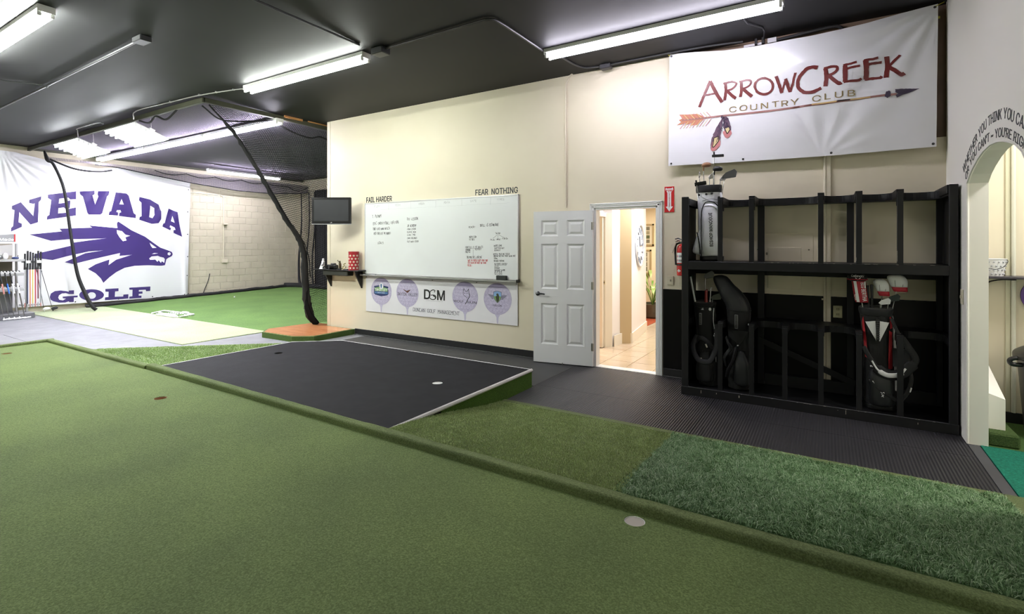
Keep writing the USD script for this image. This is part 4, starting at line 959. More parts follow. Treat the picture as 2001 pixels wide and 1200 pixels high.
def cloth(top, bot, nu, nv):
    """Grid between a top and a bottom polyline of plane points."""
    U = np.linspace(0, 1, nu); top, bot = np.asarray(top, float), np.asarray(bot, float)

    def at(L, u):
        s = np.r_[0, np.cumsum(np.linalg.norm(np.diff(L, axis=0), axis=1))]; s /= s[-1]
        return np.c_[np.interp(u, s, L[:, 0]), np.interp(u, s, L[:, 1])]
    A, B = at(top, U), at(bot, U)
    V = np.linspace(0, 1, nv)
    P = A[:, None, :] * (1 - V)[None, :, None] + B[:, None, :] * V[None, :, None]
    idx = np.arange(nu * nv).reshape(nu, nv)
    a, b, c, d = idx[:-1, :-1].ravel(), idx[1:, :-1].ravel(), idx[1:, 1:].ravel(), idx[:-1, 1:].ravel()
    return P.reshape(-1, 2), np.vstack([np.c_[a, c, b], np.c_[a, d, c]])


def printed(poly, size, height):
    """A flat print on the cloth: plane polygon cut fine enough to follow the folds."""
    m = extr(poly, 0.0012)
    m = fine(m, size)
    return m


# ---- the big team banner on the far wall
NC = [(3.66, 3.74, -1.75, 0.15, 26, 0.030, 0.9, 0.4), (5.92, 3.64, -2.9, -0.2, 20, 0.020, 0.7, 1.0), (7.70, 3.42, -2.6, -1.3, 22, 0.034, 1.1, 0.2)]


def nev_x(P):
    return -15.855 + creases(P, NC) + 0.012 * np.sin(P[:, 0] * 2.3 + 1.0) * np.clip((3.7 - P[:, 1]) / 3, 0, 1) + 0.06 * np.exp(-((P[:, 0] - 7.52) / 0.06) ** 2) * np.clip((1.6 - P[:, 1]) / 1.2, 0, 1)


def on_nev(m, off):
    v = np.array(m.vertices); P = v[:, :2]
    return trimesh.Trimesh(np.c_[nev_x(P) + off + v[:, 2], P[:, 0], P[:, 1]], m.faces, process=False)


vinyl_white = M('white_banner_vinyl', (0.74, 0.74, 0.76), 0.36, spec=0.5)
vinyl_purple = M('purple_banner_ink', (0.055, 0.034, 0.165), 0.36)
bn = thing('team_banner', 'huge white wall banner with arched purple block lettering and a purple wolf head', 'banner', (-15.85, 5.4, 0.12))
P, F = cloth([(2.4, 3.62), (3.2, 3.70)] + [p for p in NVTOP], [(2.4, 0.16), (3.962, 0.148), (5.8, 0.13), (7.603, 0.113)], 190, 90)
m = trimesh.Trimesh(np.c_[nev_x(P), P[:, 0], P[:, 1]], F, process=False)
if m.face_normals[:, 0].mean() < 0:
    m.invert()
part(bn, 'cloth', m, vinyl_white, smooth=True)
for k, o, hs in NEV + GOLF:
    pg_ = Polygon(o, hs).buffer(0)
    part(bn, 'letter', on_nev(printed(pg_, 0.09, 0), 0.003), vinyl_purple, 'purple letter ' + k[0], smooth=False)
part(bn, 'wolf_head', on_nev(printed(Polygon(WOLF[0], WOLF[1]).buffer(0), 0.09, 0), 0.003), vinyl_purple, 'purple wolf head emblem', smooth=False)
for y, z in [(7.62, 3.2), (7.60, 2.55), (7.60, 1.9), (7.60, 1.25), (7.58, 0.7), (7.5, 0.16), (6.7, 0.16), (5.9, 0.17), (5.0, 0.18), (4.2, 0.19), (4.9, 3.5), (7.62, 0.17)]:
    part(bn, 'grommet', ball((float(nev_x(np.array([[y, z]]))[0]) + 0.004, y, z), 0.016, 1, (0.3, 1, 1)), dark_steel)

# ---- the club banner above the rack
AP = [(-1.62, 3.86, -1.4, 0.0, 14, 0.010, 0.6, 0.3), (0.90, 3.86, -3.1, -1.6, 16, 0.020, 1.0, 0.2), (-0.05, 2.50, 0.2, 2.2, 13, 0.012, 0.7, 0.6)]


def ac_y(P):
    return 6.150 + creases(P, AP) + 0.012 * np.sin(P[:, 0] * 2.1 + P[:, 1] * 1.3) + 0.01 * np.sin((P[:, 0] * 0.8 + P[:, 1]) * 5.2) * np.exp(-((P[:, 0] - 0.2) / 0.6) ** 2)


def on_ac(m, off):
    v = np.array(m.vertices); P = v[:, :2]
    return trimesh.Trimesh(np.c_[P[:, 0], ac_y(P) - off - v[:, 2], P[:, 1]], m.faces, process=False)


gloss_white = M('glossy_white_vinyl', (0.74, 0.74, 0.76), 0.25, spec=0.55)
inks = {k: M('ink_' + k, c, 0.28) for k, c in {'maroon': (0.16, 0.030, 0.028), 'gold': (0.26, 0.19, 0.085), 'shaft': (0.34, 0.17, 0.15), 'tan': (0.60, 0.42, 0.18), 'rust': (0.50, 0.22, 0.13), 'slate': (0.055, 0.04, 0.075), 'mauve': (0.16, 0.10, 0.14), 'pink': (0.55, 0.22, 0.22), 'straw': (0.62, 0.52, 0.28), 'dark': (0.03, 0.02, 0.02)}.items()}
ac = thing('club_banner', 'large glossy white banner with maroon lettering and a feathered arrow above the bag rack', 'banner', (-0.37, 6.16, 2.5))
P, F = cloth(ACTOP, ACBOT, 130, 70)
m = trimesh.Trimesh(np.c_[P[:, 0], ac_y(P), P[:, 1]], F, process=False)
if m.face_normals[:, 1].mean() > 0:
    m.invert()
part(ac, 'cloth', m, gloss_white, smooth=True)


def rough_edge(poly, seed, amp=0.004):
    """The ragged, brushed outline of the painted letters."""
    p = poly.segmentize(0.02); c = np.array(p.exterior.coords); n = (meshkit.noise(np.c_[c * 45, np.zeros(len(c))], seed) - 0.5) * 2 * amp
    ce = np.array(p.centroid.coords[0]); d = c - ce; d /= np.linalg.norm(d, axis=1)[:, None] + 1e-9
    return Polygon(c + d * n[:, None], [r.coords for r in p.interiors]).buffer(0)


groups = [AC[0:3], AC[3:6], AC[6:9], AC[9:10], AC[10:14], AC[14:15], AC[15:18], AC[18:22], AC[22:26], AC[26:29]]
for i, g in enumerate(groups):
    shp = unary_union([stroke([tuple(q) for q in smoothline(pts, 4)] if len(pts) > 2 else pts, w, 2) for pts, w in g])
    shp = unary_union([rough_edge(q, i) for q in getattr(shp, 'geoms', [shp])])
    part(ac, 'letter', on_ac(printed(shp, 0.08, 0), 0.003), inks['maroon'], 'maroon brush letter ' + 'ARROWCREEK'[i], smooth=False)
for ch, cx, cz in CC:
    tm = text(ch, 0.062, False); w = tm.bounds[1][0]; tm.apply_scale((1.45, 1, 1)); tm.apply_translation((cx - w * 0.72, cz - 0.031, 0))
    part(ac, 'small_letter', on_ac(tm, 0.003), inks['gold'], smooth=False)
sl = smoothline(SHAFT, 4)
part(ac, 'arrow_shaft', on_ac(printed(stroke([tuple(q) for q in sl], 0.020), 0.08, 0), 0.003), inks['shaft'], smooth=False)
for b, c in ((BAND1, 'tan'), (BAND2, 'dark'), (BAND3, 'tan')):
    part(ac, 'shaft_band', on_ac(printed(stroke(b, 0.013), 0.08, 0), 0.0045), inks[c], smooth=False)
part(ac, 'arrow_head', on_ac(printed(rough_edge(Polygon(HEAD).buffer(0), 4, 0.005), 0.08, 0), 0.0045), inks['slate'], smooth=False)
part(ac, 'arrow_lashing', on_ac(printed(rough_edge(Polygon(LUG).buffer(0), 5, 0.005), 0.08, 0), 0.0045), inks['slate'], smooth=False)
part(ac, 'fletching', on_ac(printed(Polygon(FL).buffer(0), 0.08, 0), 0.0025), inks['rust'], smooth=False)
fx = np.array(FL); cx, cz = fx.mean(0)
for k in range(9):
    x = fx[:, 0].min() + 0.05 + k * 0.036
    part(ac, 'fletching_vane', on_ac(printed(stroke([(x, cz + 0.075), (x + 0.05, cz + 0.012)], 0.006).union(stroke([(x - 0.01, cz - 0.085), (x + 0.05, cz - 0.01)], 0.006)), 0.08, 0), 0.0045), inks['straw' if k % 2 else 'pink'], smooth=False)
for nm, poly, c, lift in (('feather', F1, 'mauve', 0.003), ('feather_eye', F1B, 'straw', 0.005), ('feather', F2, 'mauve', 0.003), ('feather_eye', F2B, 'straw', 0.005)):
    pp = Polygon(poly).buffer(0)
    if nm == 'feather':
        pp = unary_union([rough_edge(q, 9, 0.010) for q in getattr(pp, 'geoms', [pp])])
    else:
        part(ac, 'feather_rim', on_ac(printed(pp.buffer(0.009), 0.08, 0), 0.004), inks['dark'], smooth=False)
        ex = pp.bounds
        part(ac, 'feather_tip', on_ac(printed(affinity.translate(affinity.scale(pp.buffer(0.028), 0.9, 0.75), 0, -0.042), 0.08, 0), 0.0033), inks['pink'], smooth=False)
    part(ac, nm, on_ac(printed(pp, 0.08, 0), lift), inks[c], smooth=False)
rr = random.Random(8)
for (x0, z0, x1, z1) in ((F1[0][0], F1[0][1], F1[6][0] + 0.03, F1[6][1] + 0.12), (F2[0][0], F2[0][1] - 0.02, F2[4][0], F2[4][1] + 0.10)):
    barbs = []
    for k in range(26):
        f = rr.random(); a = rr.uniform(-0.03, 0.03); px, pz = x0 + (x1 - x0) * f + a, z0 + (z1 - z0) * f
        barbs.append(stroke([(px, pz), (px + rr.uniform(-0.015, 0.015), pz - rr.uniform(0.02, 0.04))], 0.005))
    part(ac, 'feather_barbs', on_ac(printed(unary_union(barbs), 0.08, 0), 0.0055), inks['slate'], smooth=False)
for x, z in ((-1.585, 2.565), (-0.80, 2.55), (0.03, 2.54), (0.84, 2.545), (-1.585, 3.845), (0.855, 3.83)):
    part(ac, 'grommet', ball((x, float(ac_y(np.array([[x, z]]))[0]) - 0.003, z), 0.012, 1, (1, 0.3, 1)), dark_steel)
part(ac, 'yellow_tie', cat_(rod((0.86, 6.14, 3.835), (0.93, 6.2, 3.88), 0.004, 5), rod((-1.60, 6.13, 3.85), (-1.63, 6.17, 3.885), 0.006, 5), bx(0.885, 0.90, 6.2, 6.21, 3.735, 3.755)), M('yellow_cord', (0.55, 0.5, 0.05), 0.6))

# ---- whiteboard with its tray
wb = thing('whiteboard', 'long wall whiteboard covered with small handwriting', 'whiteboard', (-5.3, 6.2, 1.05))
board = M('whiteboard_enamel', (0.72, 0.74, 0.74), 0.22, spec=0.5)
alu = M('aluminium_frame', (0.72, 0.72, 0.73), 0.3, metal=0.5)
part(wb, 'panel', bx(-6.885, -3.765, 6.212, 6.238, 1.095, 2.315), board, smooth=False)
part(wb, 'frame', cat_(bx(-6.897, -3.753, 6.206, 6.238, 2.305, 2.322, 0.003), bx(-6.897, -6.882, 6.206, 6.238, 1.085, 2.32, 0.003), bx(-3.768, -3.753, 6.206, 6.238, 1.085, 2.32, 0.003), bx(-6.897, -3.753, 6.206, 6.238, 1.085, 1.10, 0.003)), alu, smooth=False)
tray_ = part(wb, 'tray', cat_(bx(-6.95, -3.745, 6.145, 6.236, 1.058, 1.066, 0.002), bx(-6.95, -3.745, 6.145, 6.155, 1.058, 1.085, 0.003), bx(-6.95, -3.745, 6.215, 6.236, 1.06, 1.092, 0.003)), M('grey_tray', (0.42, 0.42, 0.41), 0.35, metal=0.6), smooth=False)
part(tray_, 'tray_end', cat_(bx(-6.957, -6.945, 6.142, 6.236, 1.055, 1.088, 0.003), bx(-3.75, -3.738, 6.142, 6.236, 1.055, 1.10, 0.003)), black_plastic, smooth=False)
ink_black, ink_red, ink_grey = M('marker_black', (0.09, 0.09, 0.095), 0.5), M('marker_red', (0.50, 0.05, 0.06), 0.5), M('marker_pale', (0.42, 0.43, 0.43), 0.5)
NOTES = [('T. PUTNAM', -6.71, 2.06, 0.21), ('ERIC (MODIFY/BALL FOR FUN)', -6.69, 1.94, 0.61), ('FORE (LAST HAND DRILLS)', -6.69, 1.85, 0.4), ('PUTT (BEST OF THE BUNCH)', -6.67, 1.77, 0.4), ('GOALS', -6.57, 1.61, 0.13),
         ('TEE LESSON', -5.9, 2.0, 0.24), ('JR ACADEMY', -5.89, 1.89, 0.2), ('FRANK LESSONS', -5.89, 1.84, 0.19), ('PRIVATE HOUR', -5.89, 1.79, 0.19), ('CLINIC TIMES', -5.89, 1.745, 0.18), ('CAMPS BEGINNER', -5.89, 1.69, 0.21), ('PLAY SHORT COURSE', -5.89, 1.635, 0.25),
         ('MEMORY', -4.63, 1.85, 0.12), ('SKILL IS TECHNIQUE', -4.42, 1.87, 0.33), ('NUTRITION', -4.62, 1.705, 0.13), ('EAT WELL', -4.62, 1.665, 0.1), ('PRACTICE IS THE BASICS', -4.69, 1.545, 0.32), ('TECHNIQUE', -4.69, 1.505, 0.09), ('PRACTICE', -4.69, 1.475, 0.09), ('REPEAT', -4.51, 1.515, 0.11),
         ('TREATMENT GET A ROUTINE', -4.67, 1.395, 0.28), ('TRUST THE PROCESS EVERY SINGLE SHOT', -4.65, 1.345, 0.37), ('STAY FOCUSED ON TARGET NOT SWING', -4.65, 1.31, 0.34), ('RESULT', -4.65, 1.27, 0.08), ('SWING', -4.14, 1.755, 0.08), ('PLAN', -4.23, 1.66, 0.07), ('IMPACT', -4.13, 1.665, 0.08), ('FINISH', -4.02, 1.675, 0.09),
         ('SHORT GAME', -4.17, 1.575, 0.14), ('CHIP PITCH PUTT', -4.16, 1.535, 0.17), ('BUNKER', -4.16, 1.505, 0.1), ('MENTAL ROUTINE FOCUS', -4.18, 1.45, 0.28), ('BREATHE SEE FEEL TRUST SWING FREE', -4.17, 1.42, 0.37), ('TEMPO', -4.17, 1.385, 0.06), ('BALANCE POSTURE', -4.17, 1.35, 0.18),
         ('ON COURSE STRATEGY', -4.16, 1.305, 0.22), ('AIM', -4.16, 1.27, 0.07), ('DISTANCE', -4.16, 1.245, 0.09), ('CLUB CHOICE IN WIND', -4.16, 1.215, 0.18), ('LAY UP OR GO', -4.16, 1.19, 0.13), ('SCORE', -4.16, 1.16, 0.14)]
shapes = {'b': [], 'r': []}
for i, (s, x, z, w) in enumerate(NOTES):
    h = 0.044 if i < 2 else 0.036 if i in (2, 3, 4, 5, 6, 13) else 0.026 if i < 24 else 0.02
    shapes['r' if i in (21, 22, 23) else 'b'].append(stroke_text(s, x, z, w, h, 0.0055 if h > 0.03 else 0.0038, i, slope=0.02))
for (a, b) in (((-4.11, 1.745), (-4.19, 1.69)), ((-4.10, 1.745), (-4.10, 1.695)), ((-4.09, 1.745), (-3.99, 1.70)), ((-4.69, 1.535), (-4.39, 1.545)), ((-4.55, 1.53), (-4.55, 1.40)), ((-4.17, 1.565), (-4.03, 1.57)), ((-4.18, 1.44), (-3.92, 1.445)), ((-4.16, 1.298), (-3.95, 1.302)), ((-4.62, 1.70), (-4.50, 1.702)), ((-4.67, 1.388), (-4.39, 1.39))):
    shapes['b'].append(stroke([a, b], 0.0035))
part(wb, 'handwriting', to_xz(extr(unary_union(shapes['b']), 0.0006), 6.2118), ink_black, 'black marker handwriting', smooth=False, kind='stuff')
part(wb, 'handwriting', to_xz(extr(unary_union(shapes['r']), 0.0006), 6.2118), ink_red, 'red marker handwriting', smooth=False, kind='stuff')
hd_ = [stroke_text(s, x, 2.245, 0.12, 0.03, 0.004, 40 + i) for i, (s, x) in enumerate([('FUN', -6.66), ('TECH', -6.17), ('STRENGTH', -5.64), ('MENTAL', -5.11), ('GAME', -4.60), ('FITNESS', -4.11)])]
hd_ += [stroke([(x, 2.30), (x, 2.19)], 0.003) for x in (-6.32, -5.81, -5.28, -4.76, -4.23)] + [stroke([(-6.5, 2.20), (-3.9, 2.20)], 0.0015)]
part(wb, 'column_headings', to_xz(extr(unary_union(hd_), 0.0006), 6.2118), ink_grey, 'faint grey column headings', smooth=False, kind='stuff')
er = thing('board_eraser', 'big black eraser at the right end of the whiteboard tray', 'eraser', (-4.02, 6.19, 1.066))
part(er, 'grip', bx(-4.105, -3.935, 6.165, 6.213, 1.085, 1.15, 0.006), M('eraser_grip', (0.025, 0.03, 0.025), 0.6), smooth=False)
part(er, 'felt', bx(-4.10, -3.94, 6.168, 6.213, 1.066, 1.085), M('eraser_felt', (0.06, 0.06, 0.055), 0.9), smooth=False)
e2 = thing('board_eraser', 'small dark eraser at the left end of the whiteboard tray', 'eraser', (-6.68, 6.19, 1.066))
part(e2, 'grip', bx(-6.76, -6.60, 6.17, 6.21, 1.074, 1.092, 0.004), M('eraser_dark', (0.06, 0.06, 0.065), 0.5), smooth=False)
part(e2, 'felt', bx(-6.755, -6.605, 6.172, 6.21, 1.066, 1.074), M('eraser_felt', (0.06, 0.06, 0.055), 0.9), smooth=False)
for x, lb, c in ((-5.40, 'dark marker pen in the middle of the whiteboard tray, left of two', black_plastic), (-5.32, 'dark marker pen in the middle of the whiteboard tray, right of two', black_plastic), (-4.30, 'black marker pen left of the big black eraser, left of two', black_plastic), (-4.21, 'grey marker pen left of the big black eraser, right of two', M('grey_pen', (0.12, 0.12, 0.12), 0.4))):
    t = thing('marker_pen', lb, 'marker', (x, 6.18, 1.066))
    part(t, 'barrel', rod((x - 0.045, 6.18, 1.076), (x + 0.02, 6.18, 1.076), 0.009, 8), c)
    part(t, 'pen_cap', rod((x + 0.02, 6.18, 1.076), (x + 0.045, 6.18, 1.076), 0.0105, 8), c)

# ---- the slogans in vinyl letters on the wall
for s, x0, x1, z0, h, lb in (('FAIL HARDER', -6.886, -6.266, 2.337, 0.088, 'black vinyl words FAIL HARDER on the wall above the left end of the whiteboard'), ('FEAR  NOTHING', -4.526, -3.776, 2.345, 0.082, 'black vinyl words FEAR NOTHING on the wall above the right end of the whiteboard')):
    t = thing('wall_lettering', lb, 'lettering', ((x0 + x1) / 2, YW, z0))
    tot = text(s, h, True, x1 - x0); adv = 0.0
    full = meshkit.text_mesh(s, 1.0, 0.01, False); k = (x1 - x0) / (full.bounds[1][0] - full.bounds[0][0])
    comps = tot.split(only_watertight=False)
    comps = sorted(comps, key=lambda c: c.bounds[0][0])
    for c in comps:
        c.apply_translation((x0, z0, 0)); part(t, 'letter', to_xz(c, YW - 0.0005), black_ink, smooth=False)
# text over the arch, one letter at a time along two curves


def along(curve, s, h, name, label, t):
    C = smoothline([(5.9 - y, z) for y, z in curve], 10); L = np.r_[0, np.cumsum(np.linalg.norm(np.diff(C, axis=0), axis=1))]
    ws = []
    for ch in s:
        if ch == ' ':
            ws.append(0.42 * h)
        else:
            b = text(ch, h).bounds; ws.append((b[1][0] - b[0][0]) + 0.13 * h)
    k = L[-1] / sum(ws); pos = 0.0
    for ch, w in zip(s, ws):
        c = pos + w * k / 2; pos += w * k
        if ch == ' ':
            continue
        px, pz = np.interp(c, L, C[:, 0]), np.interp(c, L, C[:, 1])
        qx, qz = np.interp(c + 0.02, L, C[:, 0]), np.interp(c + 0.02, L, C[:, 1]); a = math.atan2(qz - pz, qx - px) if c + 0.02 < L[-1] else a
        m = text(ch, h); m.apply_scale((k if k < 1.3 else 1.3, 1, 1)); m.apply_translation((-m.bounds[1][0] / 2, 0, 0))
        if ch in "'":
            m.apply_translation((0, 0.0, 0))
        m.apply_transform(trimesh.transformations.rotation_matrix(a, (0, 0, 1)))
        v = np.array(m.vertices)
        part(t, 'letter', trimesh.Trimesh(np.c_[XR - 0.0005 - v[:, 2], 5.9 - (v[:, 0] + px), v[:, 1] + pz], m.faces, process=False), M('faded_black_vinyl', (0.03, 0.03, 0.035), 0.5), smooth=False)


t = thing('wall_lettering', 'black vinyl words curving over the arch: whether you think you can or you can’t', 'lettering', (XR, 4.7, 2.1))
along([(5.515, 2.18), (5.303, 2.285), (5.10, 2.362), (4.90, 2.408), (4.667, 2.425), (4.381, 2.398), (4.231, 2.350), (4.039, 2.275), (3.95, 2.23)], 'WHETHER YOU THINK YOU CAN', 0.068, 'a', 'b', t)
along([(5.435, 2.115), (5.261, 2.216), (5.061, 2.284), (4.82, 2.312), (4.70, 2.315), (4.584, 2.310), (4.40, 2.285), (4.215, 2.231), (4.039, 2.160), (3.90, 2.09)], "OR YOU CAN'T ~ YOU'RE RIGHT", 0.060, 'a', 'b', t)

# ---- the sponsor banner: four golf balls on tees, a monogram and a line of serif lettering
sb = thing('sponsor_banner', 'white banner of four printed golf balls on tees under the whiteboard', 'banner', (-5.3, 6.22, 0.43))
sb_white = M('sponsor_banner_vinyl', (0.74, 0.73, 0.76), 0.4)
part(sb, 'sheet', bx(-6.88, -3.77, 6.224, 6.230, 0.435, 1.053, 0.001), sb_white, smooth=False)
ball_print = M('printed_ball_lilac', (0.40, 0.36, 0.52), 0.4, var=((0.52, 0.48, 0.63), 24.0, 0.35, 0.65))
tee_print = M('printed_tee_lilac', (0.50, 0.47, 0.62), 0.4)
YS = 6.2237


def pr(poly, mat, name='print', lift=0.0, label=None):
    return part(sb, name, to_xz(extr(poly, 0.0006), YS - lift), mat, label, smooth=False)


dim_print = M('printed_dimple', (0.62, 0.58, 0.72), 0.4)
shade_print = M('printed_ball_shade', (0.27, 0.235, 0.37), 0.4)
for cx in (-6.505, -5.90, -4.71, -4.115):
    pr(Polygon([(cx - 0.05, 0.58), (cx + 0.05, 0.58), (cx + 0.018, 0.53), (cx + 0.012, 0.45), (cx, 0.437), (cx - 0.012, 0.45), (cx - 0.018, 0.53)]), tee_print, 'printed_tee')
    pr(ellipse(cx, 0.802, 0.246, 0.234, 40), ball_print, 'printed_ball', 0.0006)
    pr(ellipse(cx, 0.802, 0.244, 0.232, 40).intersection(sbox(cx - 0.3, 0.965, cx + 0.3, 1.2)), shade_print, 'ball_cap', 0.0010, 'dusky top of the printed ball')
    dd = []
    for i in range(7):
        for j in range(7):
            x, z = cx + (i - 3) * 0.058 + (0.029 if j % 2 else 0), 0.79 + (j - 3) * 0.05
            if math.hypot(x - cx, z - 0.80) < 0.20:
                dd.append(ellipse(x, z, 0.018, 0.016, 8).difference(ellipse(x, z + 0.003, 0.015, 0.012, 8)))
    pr(unary_union(dd), dim_print, 'ball_dimples', 0.0011)
navy, teal_i, dk, brown = M('print_navy', (0.02, 0.035, 0.12), 0.4), M('print_blue', (0.06, 0.16, 0.34), 0.4), M('print_black', (0.018, 0.017, 0.02), 0.4), M('print_brown', (0.12, 0.05, 0.04), 0.4)
wht, olive, sky, grn = M('print_white', (0.75, 0.75, 0.77), 0.4), M('print_olive', (0.05, 0.06, 0.03), 0.4), M('print_sky', (0.22, 0.38, 0.65), 0.4), M('print_green', (0.18, 0.35, 0.12), 0.4)


def word(s, x0, x1, z, h, mat, lift=0.0016, name='lettering', bold=False, serif=None):
    if serif:
        return pr(stroke_text(s, x0, z, x1 - x0, h, serif, None, True), mat, name, lift, None)
    m = text(s, h, bold, x1 - x0); m.apply_translation((x0, z, 0)); m.apply_scale((1, 1, 0.4))
    return part(sb, name, to_xz(m, YS - lift), mat, None, smooth=False)


c = -6.505
pr(Polygon([(c - 0.172, 0.755), (c - 0.14, 0.735), (c, 0.715), (c + 0.14, 0.735), (c + 0.172, 0.755), (c + 0.172, 0.83), (c + 0.15, 0.85), (c + 0.172, 0.865), (c + 0.165, 0.885), (c, 0.905), (c - 0.165, 0.885), (c - 0.172, 0.865), (c - 0.15, 0.85), (c - 0.172, 0.83)]), navy, 'badge', 0.0013)
pr(Polygon([(c - 0.155, 0.80), (c + 0.155, 0.80), (c + 0.155, 0.855), (c, 0.885), (c - 0.155, 0.855)]), grn, 'badge_band', 0.0016)
pr(Polygon([(c - 0.155, 0.758), (c + 0.155, 0.758), (c + 0.155, 0.79), (c - 0.155, 0.79)]), teal_i, 'badge_band', 0.0016)
pr(ellipse(c + 0.005, 0.89, 0.048, 0.052, 24), wht, 'badge_disc', 0.0018); pr(Polygon([(c - 0.005, 0.93), (c + 0.02, 0.92), (c + 0.018, 0.88), (c + 0.005, 0.845), (c - 0.012, 0.87), (c - 0.018, 0.91)]), teal_i, 'lake', 0.0021)
word('TAHOE CITY', c - 0.145, c + 0.145, 0.803, 0.045, wht, 0.0020, bold=True); word('GOLF CLUB', c - 0.085, c + 0.085, 0.766, 0.017, wht, 0.0020)
c = -5.90
word('DAYTON VALLEY', c - 0.215, c + 0.22, 0.757, 0.042, M('print_grey', (0.10, 0.10, 0.13), 0.4), 0.0013, serif=0.006)
pr(Polygon([(c - 0.095, 0.865), (c - 0.06, 0.85), (c - 0.02, 0.835), (c + 0.01, 0.842), (c + 0.07, 0.86), (c + 0.06, 0.842), (c + 0.02, 0.81), (c, 0.80), (c - 0.03, 0.82), (c - 0.075, 0.843)]), brown, 'bird', 0.0013)
# the D, swirl and M monogram
part(sb, 'monogram', to_xz((lambda m: (m.apply_translation((-5.536, 0.725, 0)), m)[1])(text('D', 0.15, True, 0.135)), YS - 0.0006), dk, 'bold D', smooth=False)
part(sb, 'monogram', to_xz((lambda m: (m.apply_translation((-5.262, 0.724, 0)), m)[1])(text('M', 0.15, True, 0.158)), YS - 0.0006), dk, 'bold M', smooth=False)
pr(unary_union([stroke([tuple(q) for q in smoothline([(-5.30, 0.865), (-5.34, 0.878), (-5.39, 0.86), (-5.42, 0.815), (-5.425, 0.77), (-5.40, 0.735), (-5.355, 0.722), (-5.31, 0.732), (-5.285, 0.76), (-5.30, 0.788), (-5.34, 0.795), (-5.39, 0.79)], 6)], 0.013), ellipse(-5.315, 0.848, 0.012, 0.008, 10), stroke([(-5.345, 0.79), (-5.29, 0.76), (-5.305, 0.735)], 0.02)]), dk, 'monogram_swirl', 0.0008)
pr(stroke([(-5.5, 0.70), (-5.15, 0.70)], 0.004), M('print_pale_grey', (0.4, 0.4, 0.42), 0.4), 'rule')
word('DUNCAN GOLF MANAGEMENT', -5.77, -4.817, 0.512, 0.052, M('print_grey', (0.10, 0.10, 0.13), 0.4), 0.0006, serif=0.006)
c = -4.71
word('WOLF', c - 0.222, c - 0.028, 0.71, 0.036, dk, 0.0013); word('RUN', c + 0.05, c + 0.215, 0.705, 0.036, dk, 0.0013)
pr(unary_union([stroke([tuple(q) for q in smoothline(L_, 5)], w) for L_, w in (([(-4.745, 0.86), (-4.742, 0.895), (-4.728, 0.925), (-4.71, 0.895), (-4.68, 0.885), (-4.655, 0.90), (-4.643, 0.925), (-4.636, 0.89), (-4.634, 0.855)], 0.007), ([(-4.634, 0.855), (-4.62, 0.83), (-4.632, 0.795), (-4.655, 0.765), (-4.675, 0.73), (-4.705, 0.69)], 0.011), ([(-4.745, 0.86), (-4.74, 0.835), (-4.715, 0.815), (-4.69, 0.80), (-4.67, 0.79), (-4.685, 0.782)], 0.005))] + [ellipse(-4.715, 0.855, 0.008, 0.005, 8), ellipse(-4.67, 0.858, 0.008, 0.005, 8)]), dk, 'wolf_outline', 0.0013)
c = -4.115
for s in (-1, 1):
    for k in range(3):
        pr(Polygon([(c + s * 0.07, 0.855 - k * 0.022), (c + s * (0.17 - k * 0.025), 0.862 - k * 0.022), (c + s * (0.15 - k * 0.025), 0.847 - k * 0.022), (c + s * 0.07, 0.838 - k * 0.022)]), M('print_wing', (0.16, 0.15, 0.22), 0.4), 'wing_bar', 0.0013)
shield = Polygon([(c - 0.072, 0.905), (c - 0.035, 0.915), (c, 0.925), (c + 0.035, 0.915), (c + 0.072, 0.905), (c + 0.075, 0.85), (c + 0.06, 0.80), (c + 0.03, 0.765), (c, 0.74), (c - 0.03, 0.765), (c - 0.06, 0.80), (c - 0.075, 0.85)])
pr(shield, M('print_wing', (0.16, 0.15, 0.22), 0.4), 'shield', 0.0016); pr(shield.buffer(-0.008), sky, 'shield_field', 0.0019)
pr(shield.buffer(-0.008).intersection(Polygon([(c - 0.1, 0.82), (c - 0.04, 0.845), (c, 0.83), (c + 0.04, 0.845), (c + 0.1, 0.82), (c + 0.1, 0.7), (c - 0.1, 0.7)])), grn, 'shield_hill', 0.0022)
pr(Polygon([(c - 0.005, 0.885), (c + 0.018, 0.875), (c + 0.03, 0.84), (c + 0.026, 0.78), (c + 0.002, 0.75), (c - 0.02, 0.78), (c - 0.03, 0.835), (c - 0.012, 0.85), (c - 0.02, 0.868)]), olive, 'shield_bird', 0.0025)
word('FALLON', c - 0.075, c + 0.07, 0.692, 0.028, dk, 0.0013)
for x, z in ((-6.865, 1.035), (-5.36, 1.03), (-4.49, 1.03), (-3.79, 1.035)):
    part(sb, 'pin', ball((x, 6.221, z), 0.008, 1, (1, 0.5, 1)), dark_steel)
# ================================================================ THE BAG RACK
rk = thing('bag_rack', 'big two-tier black wooden golf bag rack against the long wall', 'rack', (-0.2, 5.9, 0))
RF, RBK = 5.60, 6.215                              # front and back
part(rk, 'front_post', bx(-1.333, -1.264, RF, RF + 0.04, 0, 2.11, 0.003), black_wood, smooth=False)
part(rk, 'front_post', bx(0.872, 0.932, RF, RF + 0.04, 0, 2.11, 0.003), black_wood, smooth=False)
part(rk, 'end_panel', cat_(bx(-1.333, -1.315, RF + 0.04, RBK, 0.0, 2.06, 0.002), bx(-1.333, -1.26, RF + 0.04, RBK, 2.02, 2.095, 0.003)), black_wood, smooth=False)
part(rk, 'end_panel', cat_(bx(0.914, 0.932, RF + 0.04, RBK, 0.0, 2.06, 0.002), bx(0.862, 0.932, RF + 0.04, RBK, 2.035, 2.11, 0.003)), black_wood, smooth=False)


